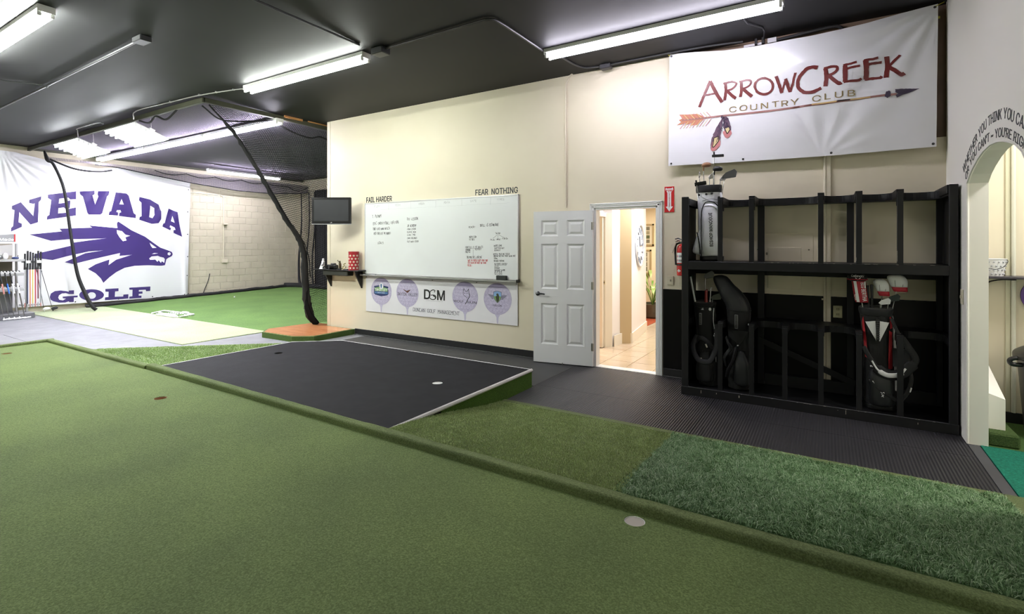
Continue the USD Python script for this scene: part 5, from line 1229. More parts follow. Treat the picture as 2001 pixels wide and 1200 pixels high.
def scalloped(xs, x0, x1, yf, yb, deep, z0, z1, arm=0.055, r=0.14):
    """A board whose front edge is scooped out between the arms at xs."""
    p = sbox(x0, yf, x1, yb)
    for a, b in zip(xs[:-1], xs[1:]):
        w = b - a - arm
        s = sbox(a + arm / 2, yf - 0.3, b - arm / 2, deep)
        rr_ = min(r, w / 2 - 0.001)
        s = s.buffer(-rr_).buffer(rr_, quad_segs=8)
        p = p.difference(s.union(sbox(a + arm / 2, yf - 0.01, b - arm / 2, yf + 0.02)))
    m = extr(p.buffer(-0.001), z1 - z0); m.apply_translation((0, 0, z0)); return m


UX = [-1.29, -0.946, -0.65, -0.055, 0.243, 0.543, 0.90]
LX = [-1.29, -0.946, -0.65, -0.355, -0.055, 0.243, 0.543, 0.90]
part(rk, 'scalloped_rail', scalloped(UX, -1.313, 0.912, RF + 0.02, RBK, 6.08, 2.02, 2.09), black_wood, 'upper board with scooped rests', smooth=False)
part(rk, 'scalloped_rail', scalloped(LX, -1.313, 0.912, RF + 0.02, RBK, 5.93, 0.735, 0.80, r=0.10), black_wood, 'lower board with scooped rests', smooth=False)
for x in UX[1:-1]:
    part(rk, 'divider', bx(x - 0.023, x + 0.021, RF, RF + 0.036, 1.415, 2.065, 0.002), black_wood, smooth=False)
    part(rk, 'arm_block', bx(x - 0.02, x + 0.02, RF + 0.036, RF + 0.12, 1.95, 2.03, 0.002), black_wood, smooth=False)
for x in LX[1:-1]:
    part(rk, 'divider', bx(x - 0.022, x + 0.022, RF, RF + 0.036, 0.085, 0.785, 0.002), black_wood, smooth=False)
for x0, x1 in ((-0.65, -0.584), (0.163, 0.223), (0.863, 0.907)):
    part(rk, 'back_post', bx(x0, x1, 6.12, 6.16, 0.09, 2.02, 0.002), black_wood, smooth=False)
part(rk, 'shelf', bx(-1.313, 0.912, RF + 0.02, RBK, 1.38, 1.42, 0.002), black_wood, smooth=False)
part(rk, 'shelf_fascia', bx(-1.264, 0.872, RF - 0.004, RF + 0.036, 1.335, 1.422, 0.003), black_wood, smooth=False)
part(rk, 'back_rail', bx(-1.313, 0.912, 6.175, RBK, 1.265, 1.42, 0.002), black_wood, smooth=False)
part(rk, 'base_rail', bx(-1.336, 0.936, RF - 0.012, RF + 0.03, 0.0, 0.086, 0.003), black_wood, smooth=False)
part(rk, 'base_board', bx(-1.313, 0.912, RF + 0.03, RBK, 0.05, 0.08, 0.002), black_wood, smooth=False)
part(rk, 'base_board', bx(-1.313, 0.912, 6.16, RBK, 0.08, 0.20, 0.002), black_wood, smooth=False)
bd = np.array([0.236 + 0.642, 0, 0.211 - 0.575]); L = np.linalg.norm(bd); bd /= L; bn_ = np.array([-bd[2], 0, bd[0]])
part(rk, 'brace', hull([np.array([-0.642, 0, 0.575]) + bd * s + bn_ * w + [0, y, 0] for s in (0, L) for w in (-0.03, 0.03) for y in (6.10, 6.12)]), black_wood, smooth=False)
rw = random.Random(2)
chips = []
for k in range(46):
    x = rw.uniform(-1.2, 0.85); w = rw.uniform(0.003, 0.022)
    if k < 24:
        chips.append(bx(x, x + w, RF - 0.0055, RF + 0.003, 1.4205, 1.4228))
    elif k < 40:
        chips.append(bx(x, x + w, RF - 0.0135, RF - 0.006, 0.0845, 0.0868))
    else:
        chips.append(bx(x, x + w * 0.5, RF - 0.0132, RF - 0.011, 0.03 + rw.uniform(0, 0.04), 0.035 + rw.uniform(0, 0.04) + 0.006))
for x in UX[2:-1]:
    chips.append(bx(x - 0.0245, x - 0.021, RF - 0.001, RF + 0.003, 1.45, 1.45 + rw.uniform(0.03, 0.12)))
part(rk, 'paint_chips', cat_(chips), worn_edge, 'pale chips of bare wood', smooth=False, kind='stuff')
part(rk, 'worn_front_edge', bx(-1.264, 0.872, RF - 0.0125, RF + 0.004, 0.0855, 0.0872), M('scuffed_black_edge', (0.075, 0.075, 0.085), 0.5), smooth=False)

# ================================================================ CLUBS AND BAGS
shaft_steel, grip_black = M('club_shaft', (0.45, 0.45, 0.46), 0.25, metal=1.0), M('club_grip', (0.015, 0.015, 0.016), 0.7)


def club(name, label, foot, head, kind, hmat, group=None, facing=(0, -1, 0), gripend='foot', shaft=None, r=0.0055, scale=1.0):
    """A golf club from its butt to its head; kinds: iron, wood, putter, mallet, fairway, bare."""
    foot, head = np.array(foot, float), np.array(head, float)
    t = thing(name, label, 'golf club', foot if foot[2] < head[2] else head, group)
    part(t, 'shaft', rod(foot, head, r, 7, r * 0.75), shaft or shaft_steel)
    L = np.linalg.norm(head - foot); d = (head - foot) / L
    part(t, 'grip', rod(foot - d * 0.001, foot + d * 0.27, 0.0125, 8, 0.0095), grip_black)
    f = np.array(facing, float); f /= np.linalg.norm(f); side = np.cross(d, f); side /= np.linalg.norm(side); s = scale
    if kind == 'iron':
        prof = Polygon([(-0.012, 0.0), (0.01, 0.03), (0.07, 0.062), (0.088, 0.045), (0.085, 0.005), (0.01, -0.012)]).buffer(0.006, quad_segs=3)
        m = extr(prof, 0.012)
    elif kind == 'putter':
        m = cat_(bx(-0.02, 0.10, -0.006, 0.020, -0.012, 0.014, 0.004), bx(-0.008, 0.008, 0.0, 0.05, -0.008, 0.008, 0.003))
    elif kind in ('wood', 'mallet'):
        m = ball((0.035, 0.03, 0), 1.0, 2, (0.052, 0.032, 0.045)); v = np.array(m.vertices); v[:, 1] = np.maximum(v[:, 1], 0.008); m.vertices = v
        m = cat_(m, rod((0, -0.03, 0), (0.004, 0.02, 0), 0.008, 7))
    else:
        m = ball((0.02, 0.02, 0), 1.0, 2, (0.035, 0.022, 0.03))
    v = np.array(m.vertices) * s
    R = np.stack([side, d, f], 1)
    m.vertices = v @ R.T + head
    part(t, 'club_head', m, hmat)
    return t


def loft_bag(sections, sides=28, n=4):
    """Rounded-rectangle sections (x, y, z, half width, half depth, tilt forward) swept upward."""
    S = smoothline(np.array(sections, float), n); rings = []
    a = np.arange(sides) * 2 * math.pi / sides
    for x, y, z, rx, ry, tl in S:
        ca, sa = np.cos(a), np.sin(a); e = 0.72
        px, py = rx * np.sign(ca) * np.abs(ca) ** e, ry * np.sign(sa) * np.abs(sa) ** e
        rings.append(np.c_[x + px, y + py, z + tl * py])
    return loft_rings(rings)


def wrinkle(m, amp, scale, seed):
    m = fine(m, 0.035); v = np.array(m.vertices); m2 = trimesh.Trimesh(v, m.faces, process=True)
    v = np.array(m2.vertices); n = (meshkit.noise(v * scale * [1, 1, 0.7], seed) - 0.5) * 2 * amp
    m2.vertices = v + m2.vertex_normals * n[:, None]
    return m2


# --- white bag on the shelf, lettered up its side
W = thing('golf_bag', 'white golf bag with black lettering up its side on the rack shelf', 'golf bag', (-1.09, 5.86, 1.42))
part(W, 'bag_body', wrinkle(loft_bag([(-1.075, 5.87, 1.44, 0.115, 0.105, 0), (-1.085, 5.87, 1.62, 0.120, 0.11, 0), (-1.095, 5.875, 1.85, 0.118, 0.11, 0), (-1.105, 5.885, 2.06, 0.116, 0.11, 0), (-1.11, 5.89, 2.19, 0.124, 0.115, 0)]), 0.006, 14, 2), white_vinyl_bag, smooth=True)
part(W, 'base', loft_bag([(-1.075, 5.87, 1.42, 0.112, 0.10, 0), (-1.075, 5.87, 1.44, 0.12, 0.108, 0), (-1.075, 5.87, 1.475, 0.12, 0.108, 0)]), black_plastic, smooth=True)
part(W, 'collar', loft_bag([(-1.11, 5.89, 2.17, 0.128, 0.118, 0.05), (-1.11, 5.89, 2.20, 0.132, 0.122, 0.05), (-1.11, 5.89, 2.245, 0.130, 0.12, 0.05), (-1.11, 5.89, 2.25, 0.118, 0.108, 0.05)]), black_fabric, 'black padded collar', smooth=True)
wp = part(W, 'pocket', wrinkle(loft_bag([(-1.055, 5.775, 1.475, 0.03, 0.02, 0), (-1.055, 5.775, 1.50, 0.088, 0.048, 0), (-1.06, 5.77, 1.65, 0.092, 0.055, 0), (-1.068, 5.775, 1.85, 0.088, 0.05, 0), (-1.075, 5.785, 2.0, 0.075, 0.04, 0), (-1.078, 5.79, 2.045, 0.03, 0.015, 0)]), 0.004, 16, 5), white_vinyl_bag, smooth=True)
wq = part(W, 'pocket', wrinkle(loft_bag([(-1.19, 5.80, 1.49, 0.02, 0.02, 0), (-1.20, 5.80, 1.52, 0.062, 0.05, 0), (-1.19, 5.80, 1.62, 0.050, 0.05, 0), (-1.175, 5.80, 1.72, 0.03, 0.04, 0), (-1.165, 5.81, 1.78, 0.008, 0.01, 0)]), 0.004, 16, 6), white_vinyl_bag, 'small side pocket', smooth=True)
part(wp, 'zip', tube(smoothline([(-1.155, 5.735, 1.475), (-1.158, 5.735, 1.60), (-1.163, 5.745, 1.75), (-1.165, 5.76, 1.9), (-1.15, 5.76, 2.0), (-1.11, 5.742, 2.055), (-1.04, 5.735, 2.055), (-0.99, 5.745, 2.01)], 5), 0.005, 6), black_plastic)
part(wq, 'zip', tube(smoothline([(-1.172, 5.745, 1.50), (-1.18, 5.745, 1.60), (-1.20, 5.765, 1.70), (-1.215, 5.79, 1.73)], 5), 0.007, 6), black_plastic)
part(W, 'seam', tube(smoothline([(-1.225, 5.86, 2.14), (-1.17, 5.785, 2.12), (-1.08, 5.77, 2.07), (-1.0, 5.79, 2.05)], 5), 0.003, 5), M('bag_seam', (0.25, 0.25, 0.26), 0.6))
part(W, 'seam', tube(smoothline([(-1.21, 5.84, 2.05), (-1.15, 5.775, 2.075), (-1.06, 5.765, 2.09), (-0.99, 5.80, 2.08)], 5), 0.003, 5), M('bag_seam', (0.25, 0.25, 0.26), 0.6))
part(wp, 'lettering', (lambda m: (m.apply_transform(trimesh.transformations.rotation_matrix(math.pi / 2 + 0.03, (0, 0, 1))), m.apply_translation((-1.035, 1.58, 0)), to_xz(m, 5.7125))[2])(text('BISHOP MANOGUE', 0.032, True, 0.36)), black_ink, 'black lettering', smooth=False)
part(W, 'strap', tube(smoothline([(-0.975, 5.82, 2.16), (-0.962, 5.80, 2.05), (-0.965, 5.80, 1.85), (-0.97, 5.81, 1.65)], 5), 0.012, 6, flat=0.4), white_vinyl_bag)
for z, x in ((2.195, -0.975), (2.105, -0.985), (2.14, -1.19), (2.15, -1.06), (2.145, -1.115)):
    part(W, 'buckle', bx(x - 0.010, x + 0.010, 5.765, 5.785, z - 0.01, z + 0.01, 0.003), black_plastic, smooth=False)
wood_head, ink_head = M('persimmon_head', (0.30, 0.15, 0.08), 0.3), M('black_club_head', (0.02, 0.02, 0.022), 0.25)
iron_head, grey_head = M('iron_head', (0.55, 0.55, 0.55), 0.3, metal=1.0), M('grey_club_head', (0.12, 0.12, 0.12), 0.35, metal=0.6)
club('golf_club', 'putter with black blade, tallest club in the white bag', (-1.08, 5.90, 1.6), (-1.055, 5.88, 2.56), 'putter', ink_head, facing=(0, -1, 0.1)).prim
club('golf_club', 'club with a brown wooden head in the white bag', (-1.12, 5.88, 1.6), (-1.165, 5.87, 2.44), 'wood', wood_head, facing=(0, -1, 0))
club('golf_club', 'club with a round black head in the white bag, in front of the putter', (-1.06, 5.86, 1.6), (-1.045, 5.83, 2.385), 'wood', ink_head, facing=(0.3, -1, 0))
club('golf_club', 'wedge with a wide dark blade at the right of the white bag', (-1.04, 5.87, 1.6), (-0.945, 5.87, 2.335), 'iron', grey_head, facing=(0, -1, -0.2), scale=1.25)
club('golf_club', 'small silver iron at the left of the white bag', (-1.14, 5.88, 1.6), (-1.205, 5.86, 2.35), 'iron', iron_head, facing=(-1, -0.4, 0), scale=0.7)
club('golf_club', 'silver iron low in the middle of the white bag', (-1.09, 5.9, 1.6), (-1.10, 5.86, 2.33), 'iron', iron_head, facing=(1, -0.5, 0), scale=0.8)
club('golf_club', 'silver iron beside the dark wedge in the white bag', (-1.05, 5.9, 1.6), (-0.985, 5.85, 2.30), 'iron', iron_head, facing=(0.8, -0.6, 0), scale=0.7)
club('golf_club', 'club with a flat dark head lying over the left rim of the white bag', (-1.15, 5.87, 1.7), (-1.215, 5.78, 2.25), 'putter', ink_head, facing=(0.0, -0.6, 0.8))

# --- slim black bag at the left of the lower tier
B = thing('golf_bag', 'slim black golf bag with a red shaft, leftmost on the lower tier', 'golf bag', (-1.12, 5.82, 0.08))
part(B, 'bag_body', wrinkle(loft_bag([(-1.10, 5.84, 0.09, 0.10, 0.10, 0), (-1.11, 5.84, 0.35, 0.105, 0.105, 0), (-1.12, 5.85, 0.6, 0.10, 0.10, 0), (-1.14, 5.86, 0.83, 0.105, 0.10, 0), (-1.15, 5.87, 0.95, 0.11, 0.105, 0.1)]), 0.006, 15, 8), black_fabric, smooth=True)
part(B, 'collar', loft_bag([(-1.15, 5.87, 0.93, 0.112, 0.108, 0.1), (-1.15, 5.87, 0.96, 0.116, 0.112, 0.1), (-1.15, 5.87, 0.975, 0.10, 0.098, 0.1)]), black_fabric, smooth=True)
part(B, 'pocket', wrinkle(loft_bag([(-1.12, 5.74, 0.13, 0.05, 0.03, 0), (-1.12, 5.73, 0.16, 0.085, 0.05, 0), (-1.12, 5.73, 0.32, 0.08, 0.055, 0), (-1.12, 5.74, 0.46, 0.05, 0.03, 0)]), 0.006, 15, 9), black_fabric, smooth=True)
part(B, 'shoulder_strap', tube(smoothline([(-1.20, 5.74, 0.62), (-1.24, 5.71, 0.50), (-1.18, 5.68, 0.37), (-1.07, 5.68, 0.36), (-1.02, 5.70, 0.45), (-1.00, 5.74, 0.60), (-1.02, 5.76, 0.75)], 6), 0.028, 8, flat=0.4), grey_fabric, smooth=True)
part(B, 'shoulder_strap', tube(smoothline([(-1.22, 5.75, 0.55), (-1.16, 5.70, 0.60), (-1.09, 5.69, 0.57), (-1.04, 5.72, 0.49)], 6), 0.024, 8, flat=0.4), grey_fabric, smooth=True)
ch_ = part(B, 'carry_handle', cat_(bx(-1.187, -1.157, 5.752, 5.762, 0.73, 0.86, 0.004)), M('grey_rubber_handle', (0.20, 0.20, 0.21), 0.5), 'grey grip handle', smooth=False)
for k in range(8):
    part(ch_, 'handle_rib', bx(-1.182, -1.162, 5.747, 5.754, 0.742 + k * 0.014, 0.749 + k * 0.014), black_plastic, smooth=False)
pw = M('print_bag_white', (0.80, 0.80, 0.81), 0.5)
part(B, 'emblem', to_xz(extr(unary_union([Polygon([(-1.165, 0.895), (-1.157, 0.895), (-1.162, 0.907)]), Polygon([(-1.155, 0.895), (-1.147, 0.895), (-1.155, 0.915)]), Polygon([(-1.145, 0.895), (-1.137, 0.895), (-1.148, 0.922)])]), 0.002), 5.757), pw, 'three-bar white emblem', smooth=False)
part(B, 'emblem', to_xz(extr(ellipse(-1.075, 0.905, 0.014, 0.017, 12), 0.002), 5.765), pw, 'small round white emblem', smooth=False)
part(B, 'zip_pull', cat_(rod((-1.17, 5.69, 0.34), (-1.15, 5.685, 0.39), 0.007, 6), rod((-1.15, 5.685, 0.39), (-1.135, 5.685, 0.335), 0.007, 6), rod((-1.10, 5.665, 0.545), (-1.085, 5.665, 0.51), 0.009, 6)), M('zip_bone', (0.45, 0.43, 0.36), 0.5))
vt = (lambda m: (m.apply_transform(trimesh.transformations.rotation_matrix(-math.pi / 2, (0, 0, 1))), m.apply_translation((-1.028, 0.66, 0)), to_xz(m, 5.742))[2])(text('ogio.com', 0.026, True, 0.15))
part(B, 'lettering', vt, pw, 'white vertical lettering', smooth=False)
part(B, 'piping', tube(smoothline([(-1.035, 5.76, 0.92), (-1.04, 5.75, 0.80), (-1.025, 5.748, 0.68), (-1.015, 5.745, 0.5), (-1.01, 5.745, 0.35)], 5), 0.004, 5), pw)
club('golf_club', 'club with a white lettered grip sleeve at the left of the slim black bag', (-1.17, 5.87, 0.5), (-1.29, 5.82, 1.245), 'bare', ink_head, shaft=M('white_sleeve', (0.7, 0.7, 0.7), 0.5), r=0.014, scale=0.4)
club('golf_club', 'thick red shaft standing in the slim black bag', (-1.14, 5.86, 0.5), (-1.128, 5.84, 1.10), 'bare', M('red_cap', (0.30, 0.03, 0.03), 0.4), shaft=M('red_shaft', (0.30, 0.03, 0.025), 0.35), r=0.022, scale=0.3)
club('golf_club', 'club with a white edge beside the red shaft', (-1.12, 5.88, 0.5), (-1.085, 5.86, 1.12), 'bare', pw, shaft=pw, r=0.008, scale=0.3)
club('golf_club', 'iron with a dark curved head at the right of the slim black bag', (-1.12, 5.87, 0.5), (-1.06, 5.83, 1.02), 'iron', M('dark_iron_head', (0.10, 0.10, 0.105), 0.35, metal=0.7), facing=(0, -1, 0.1), scale=0.95)
club('golf_club', 'iron with a dark head, highest in the slim black bag', (-1.15, 5.89, 0.5), (-1.15, 5.90, 1.24), 'iron', M('dark_iron_head', (0.10, 0.10, 0.105), 0.35, metal=0.7), facing=(0, -1, 0.4), scale=1.0)

# --- black bag under a soft rain hood
H_ = thing('golf_bag', 'black golf bag under a tall soft rain hood, second on the lower tier', 'golf bag', (-0.82, 5.84, 0.08))
part(H_, 'bag_body', wrinkle(loft_bag([(-0.80, 5.85, 0.09, 0.105, 0.10, 0), (-0.80, 5.85, 0.35, 0.11, 0.105, 0), (-0.80, 5.85, 0.6, 0.10, 0.10, 0), (-0.80, 5.85, 0.80, 0.11, 0.105, 0), (-0.80, 5.855, 0.93, 0.118, 0.11, 0)]), 0.006, 15, 18), black_fabric, smooth=True)
part(H_, 'rain_hood', wrinkle(loft_bag([(-0.80, 5.855, 0.90, 0.122, 0.115, 0), (-0.82, 5.855, 0.98, 0.125, 0.115, 0), (-0.885, 5.86, 1.09, 0.118, 0.105, 0), (-0.955, 5.87, 1.19, 0.092, 0.09, 0), (-0.985, 5.87, 1.25, 0.065, 0.07, 0), (-0.985, 5.87, 1.268, 0.02, 0.02, 0)]), 0.012, 9, 21), M('hood_nylon', (0.020, 0.020, 0.024), 0.55, bump=(40, 0.3, 0.004)), smooth=True)
part(H_, 'pocket', wrinkle(loft_bag([(-0.75, 5.73, 0.14, 0.04, 0.03, 0), (-0.755, 5.725, 0.17, 0.075, 0.045, 0), (-0.755, 5.72, 0.36, 0.075, 0.05, 0), (-0.765, 5.74, 0.50, 0.035, 0.03, 0)]), 0.006, 15, 23), M('dark_leather', (0.022, 0.024, 0.026), 0.45), smooth=True)
part(H_, 'shoulder_strap', tube(smoothline([(-0.80, 5.735, 0.57), (-0.81, 5.70, 0.50), (-0.835, 5.69, 0.40), (-0.88, 5.70, 0.30), (-0.90, 5.73, 0.22)], 6), [0.012] * 4 + [0.036] * 16 + [0.030] * 5, 8, flat=0.35), grey_fabric, 'padded charcoal strap', smooth=True)
part(H_, 'shoulder_strap', tube(smoothline([(-0.91, 5.76, 0.62), (-0.885, 5.71, 0.57), (-0.86, 5.70, 0.52), (-0.92, 5.72, 0.42), (-0.915, 5.76, 0.32)], 6), 0.026, 8, flat=0.4), black_fabric, smooth=True)
part(H_, 'flap', hull([(-0.86, 5.735, 0.70), (-0.70, 5.735, 0.70), (-0.78, 5.725, 0.555), (-0.86, 5.745, 0.62), (-0.70, 5.745, 0.66), (-0.86, 5.75, 0.70), (-0.70, 5.75, 0.70), (-0.78, 5.74, 0.555)]), black_fabric, smooth=False)
ch_ = part(H_, 'carry_handle', bx(-0.827, -0.792, 5.728, 5.738, 0.72, 0.87, 0.005), M('grey_rubber_handle', (0.20, 0.20, 0.21), 0.5), 'grey ribbed grip handle', smooth=False)
for k in range(9):
    part(ch_, 'handle_rib', bx(-0.820, -0.799, 5.723, 5.730, 0.736 + k * 0.0145, 0.744 + k * 0.0145), black_plastic, smooth=False)
part(H_, 'buckle', cat_(bx(-0.685, -0.675, 5.74, 5.76, 0.69, 0.71, 0.003), bx(-0.70, -0.69, 5.74, 5.75, 0.765, 0.785, 0.003), bx(-0.80, -0.785, 5.71, 5.725, 0.545, 0.56, 0.003)), pw, smooth=False)

# --- black, white and red stand bag with headcovers
D = thing('golf_bag', 'black, white and red golf bag with dangling straps on the lower tier', 'golf bag', (0.40, 5.82, 0.08))
part(D, 'bag_body', wrinkle(loft_bag([(0.41, 5.84, 0.09, 0.115, 0.11, 0), (0.405, 5.84, 0.30, 0.118, 0.115, 0), (0.395, 5.845, 0.6, 0.112, 0.11, 0), (0.385, 5.85, 0.85, 0.118, 0.112, 0), (0.38, 5.85, 0.97, 0.122, 0.115, 0)]), 0.004, 15, 31), black_fabric, smooth=True)
part(D, 'collar', loft_bag([(0.38, 5.85, 0.95, 0.126, 0.12, 0.08), (0.38, 5.85, 0.985, 0.134, 0.126, 0.08), (0.38, 5.85, 1.01, 0.130, 0.122, 0.08), (0.38, 5.85, 1.012, 0.11, 0.10, 0.08)]), black_fabric, smooth=True)
part(D, 'base', loft_bag([(0.41, 5.84, 0.08, 0.11, 0.105, 0), (0.41, 5.84, 0.09, 0.122, 0.117, 0), (0.41, 5.84, 0.13, 0.122, 0.117, 0)]), black_plastic, smooth=True)
yf = 5.722
for pts, mt_, nm in (([(0.295, 0.885), (0.372, 0.90), (0.378, 0.715)], pw, 'white_panel'), ([(0.405, 0.90), (0.475, 0.89), (0.405, 0.715), (0.398, 0.72)], pw, 'white_panel'),
                     ([(0.268, 0.93), (0.282, 0.93), (0.305, 0.72), (0.315, 0.55), (0.295, 0.56)], red_fabric, 'red_panel'), ([(0.475, 0.82), (0.498, 0.80), (0.502, 0.47), (0.470, 0.46), (0.468, 0.56)], red_fabric, 'red_panel'), ([(0.478, 0.94), (0.488, 0.94), (0.500, 0.84), (0.482, 0.83)], red_fabric, 'red_panel')):
    mm = fine(extr(Polygon(pts), 0.004), 0.03); v = np.array(mm.vertices)
    ca = np.clip((v[:, 0] - 0.392) / 0.122, -1, 1)
    yy_ = 5.846 - 0.114 * (1 - np.abs(ca) ** 2.8) ** (1 / 2.8) - 0.008
    part(D, nm, trimesh.Trimesh(np.c_[v[:, 0], yy_ - v[:, 2], v[:, 1]], mm.faces, process=False), mt_, smooth=False)
cs_ = part(D, 'centre_strap', bx(0.377, 0.401, 5.715, 5.728, 0.72, 0.925, 0.003), black_plastic, smooth=False)
for k in range(9):
    part(cs_, 'strap_rib', bx(0.375, 0.403, 5.708, 5.717, 0.735 + k * 0.02, 0.742 + k * 0.02), M('charcoal_rib', (0.05, 0.05, 0.055), 0.5), smooth=False)
part(D, 'pocket', wrinkle(loft_bag([(0.42, 5.715, 0.13, 0.05, 0.03, 0), (0.42, 5.71, 0.16, 0.095, 0.05, 0), (0.415, 5.705, 0.30, 0.095, 0.06, 0), (0.41, 5.715, 0.43, 0.088, 0.045, 0), (0.41, 5.73, 0.47, 0.07, 0.02, 0)]), 0.005, 15, 33), M('dark_leather', (0.022, 0.024, 0.026), 0.45), smooth=True)
part(D, 'white_side', hull([(0.50, 5.80, 0.95), (0.508, 5.77, 0.95), (0.525, 5.80, 0.62), (0.533, 5.77, 0.62), (0.53, 5.80, 0.55), (0.538, 5.76, 0.55), (0.535, 5.80, 0.26), (0.52, 5.77, 0.27)]), pw, 'white side stripe', smooth=False)
part(D, 'white_side', hull([(0.27, 5.79, 0.50), (0.258, 5.74, 0.50), (0.262, 5.79, 0.20), (0.25, 5.76, 0.20), (0.247, 5.74, 0.44), (0.257, 5.80, 0.44)]), M('lilac_side', (0.42, 0.42, 0.55), 0.5), 'pale side pocket', smooth=False)
ds_ = part(D, 'shoulder_strap', tube(smoothline([(0.49, 5.73, 0.93), (0.54, 5.70, 0.80), (0.60, 5.685, 0.70), (0.655, 5.68, 0.59), (0.62, 5.67, 0.52), (0.55, 5.66, 0.45), (0.47, 5.655, 0.43), (0.39, 5.66, 0.47), (0.335, 5.68, 0.55), (0.28, 5.71, 0.66)], 6), [0.014] * 8 + [0.03] * 14 + [0.046] * 22 + [0.02] * 11, 10, flat=0.3), black_fabric, smooth=True)
part(ds_, 'strap_lining', tube(smoothline([(0.585, 5.645, 0.505), (0.55, 5.635, 0.455), (0.50, 5.63, 0.435), (0.44, 5.63, 0.435), (0.38, 5.635, 0.475), (0.34, 5.65, 0.545)], 6), [0.010] * 5 + [0.022] * 18 + [0.008] * 8, 8, flat=0.3), pw, 'white lining of the strap', smooth=True)
part(D, 'shoulder_strap', tube(smoothline([(0.60, 5.69, 0.53), (0.625, 5.67, 0.42), (0.60, 5.66, 0.30), (0.54, 5.65, 0.215), (0.46, 5.65, 0.25), (0.38, 5.655, 0.31), (0.325, 5.68, 0.37)], 6), 0.017, 8, flat=0.4), black_fabric, 'lower hanging strap', smooth=True)
part(ds_, 'strap_panel', hull([(0.50, 5.74, 0.66), (0.62, 5.70, 0.66), (0.66, 5.69, 0.60), (0.60, 5.68, 0.52), (0.50, 5.70, 0.50), (0.50, 5.76, 0.66), (0.62, 5.72, 0.66), (0.66, 5.71, 0.60), (0.60, 5.70, 0.52), (0.50, 5.72, 0.50)]), black_fabric, smooth=False)
part(D, 'clip', cat_(bx(0.33, 0.375, 5.708, 5.72, 0.475, 0.49, 0.003), bx(0.398, 0.44, 5.648, 5.655, 0.31, 0.325, 0.003), rod((0.345, 5.66, 0.36), (0.375, 5.655, 0.325), 0.005, 6), rod((0.625, 5.65, 0.34), (0.615, 5.65, 0.30), 0.006, 6)), pw, smooth=False)
part(D, 'emblem', to_xz(extr(unary_union([stroke([tuple(q) for q in smoothline(L_, 4)], 0.0035) for L_ in ([(0.405, 0.272), (0.415, 0.262), (0.428, 0.272), (0.432, 0.262)], [(0.41, 0.255), (0.425, 0.24), (0.41, 0.23)], [(0.43, 0.25), (0.415, 0.24), (0.428, 0.228)])]), 0.002), 5.643), pw, 'scribbled pale emblem', smooth=False)
# headcovers are pulled over the heads of the clubs standing in the bag
red_cov, white_cov = M('red_headcover', (0.42, 0.015, 0.03), 0.55), M('white_headcover', (0.82, 0.82, 0.82), 0.55)
hc = thing('headcover', 'red, white and black headcover with white lettering over the tall club', 'headcover', (0.25, 5.82, 1.05))
part(hc, 'cover_body', loft_bag([(0.275, 5.82, 1.055, 0.052, 0.035, 0), (0.268, 5.82, 1.10, 0.056, 0.038, 0), (0.25, 5.82, 1.24, 0.056, 0.04, 0), (0.243, 5.82, 1.262, 0.057, 0.04, 0)]), red_cov, smooth=True)
cap_ = part(hc, 'cover_cap', loft_bag([(0.243, 5.82, 1.255, 0.058, 0.041, 0), (0.238, 5.82, 1.275, 0.075, 0.052, 0), (0.236, 5.82, 1.305, 0.074, 0.052, 0), (0.238, 5.82, 1.325, 0.04, 0.03, 0)]), black_fabric, 'black domed cap', smooth=True)
part(cap_, 'cap_piping', tube([(0.238 + 0.077 * math.cos(a), 5.82 + 0.054 * math.sin(a), 1.272) for a in np.linspace(0, 2 * math.pi, 25)], 0.006, 6), red_cov)
part(hc, 'white_stripe', hull([(0.232, 5.785, 1.06), (0.255, 5.784, 1.06), (0.205, 5.784, 1.255), (0.228, 5.783, 1.255), (0.232, 5.779, 1.06), (0.255, 5.778, 1.06), (0.205, 5.776, 1.255), (0.228, 5.776, 1.255)]), white_cov, smooth=False)
part(hc, 'white_stripe', hull([(0.296, 5.785, 1.19), (0.303, 5.784, 1.19), (0.290, 5.784, 1.255), (0.30, 5.783, 1.255), (0.296, 5.779, 1.19), (0.303, 5.778, 1.19), (0.290, 5.776, 1.255), (0.30, 5.776, 1.255)]), white_cov, smooth=False)


def vert_text(s, h, w, x, z, y, ang, mat, t, bold=True, lab=None):
    m = text(s, h, bold, w); m.apply_transform(trimesh.transformations.rotation_matrix(ang, (0, 0, 1))); m.apply_translation((x, z, 0))
    return part(t, 'lettering', to_xz(m, y), mat, lab, smooth=False)


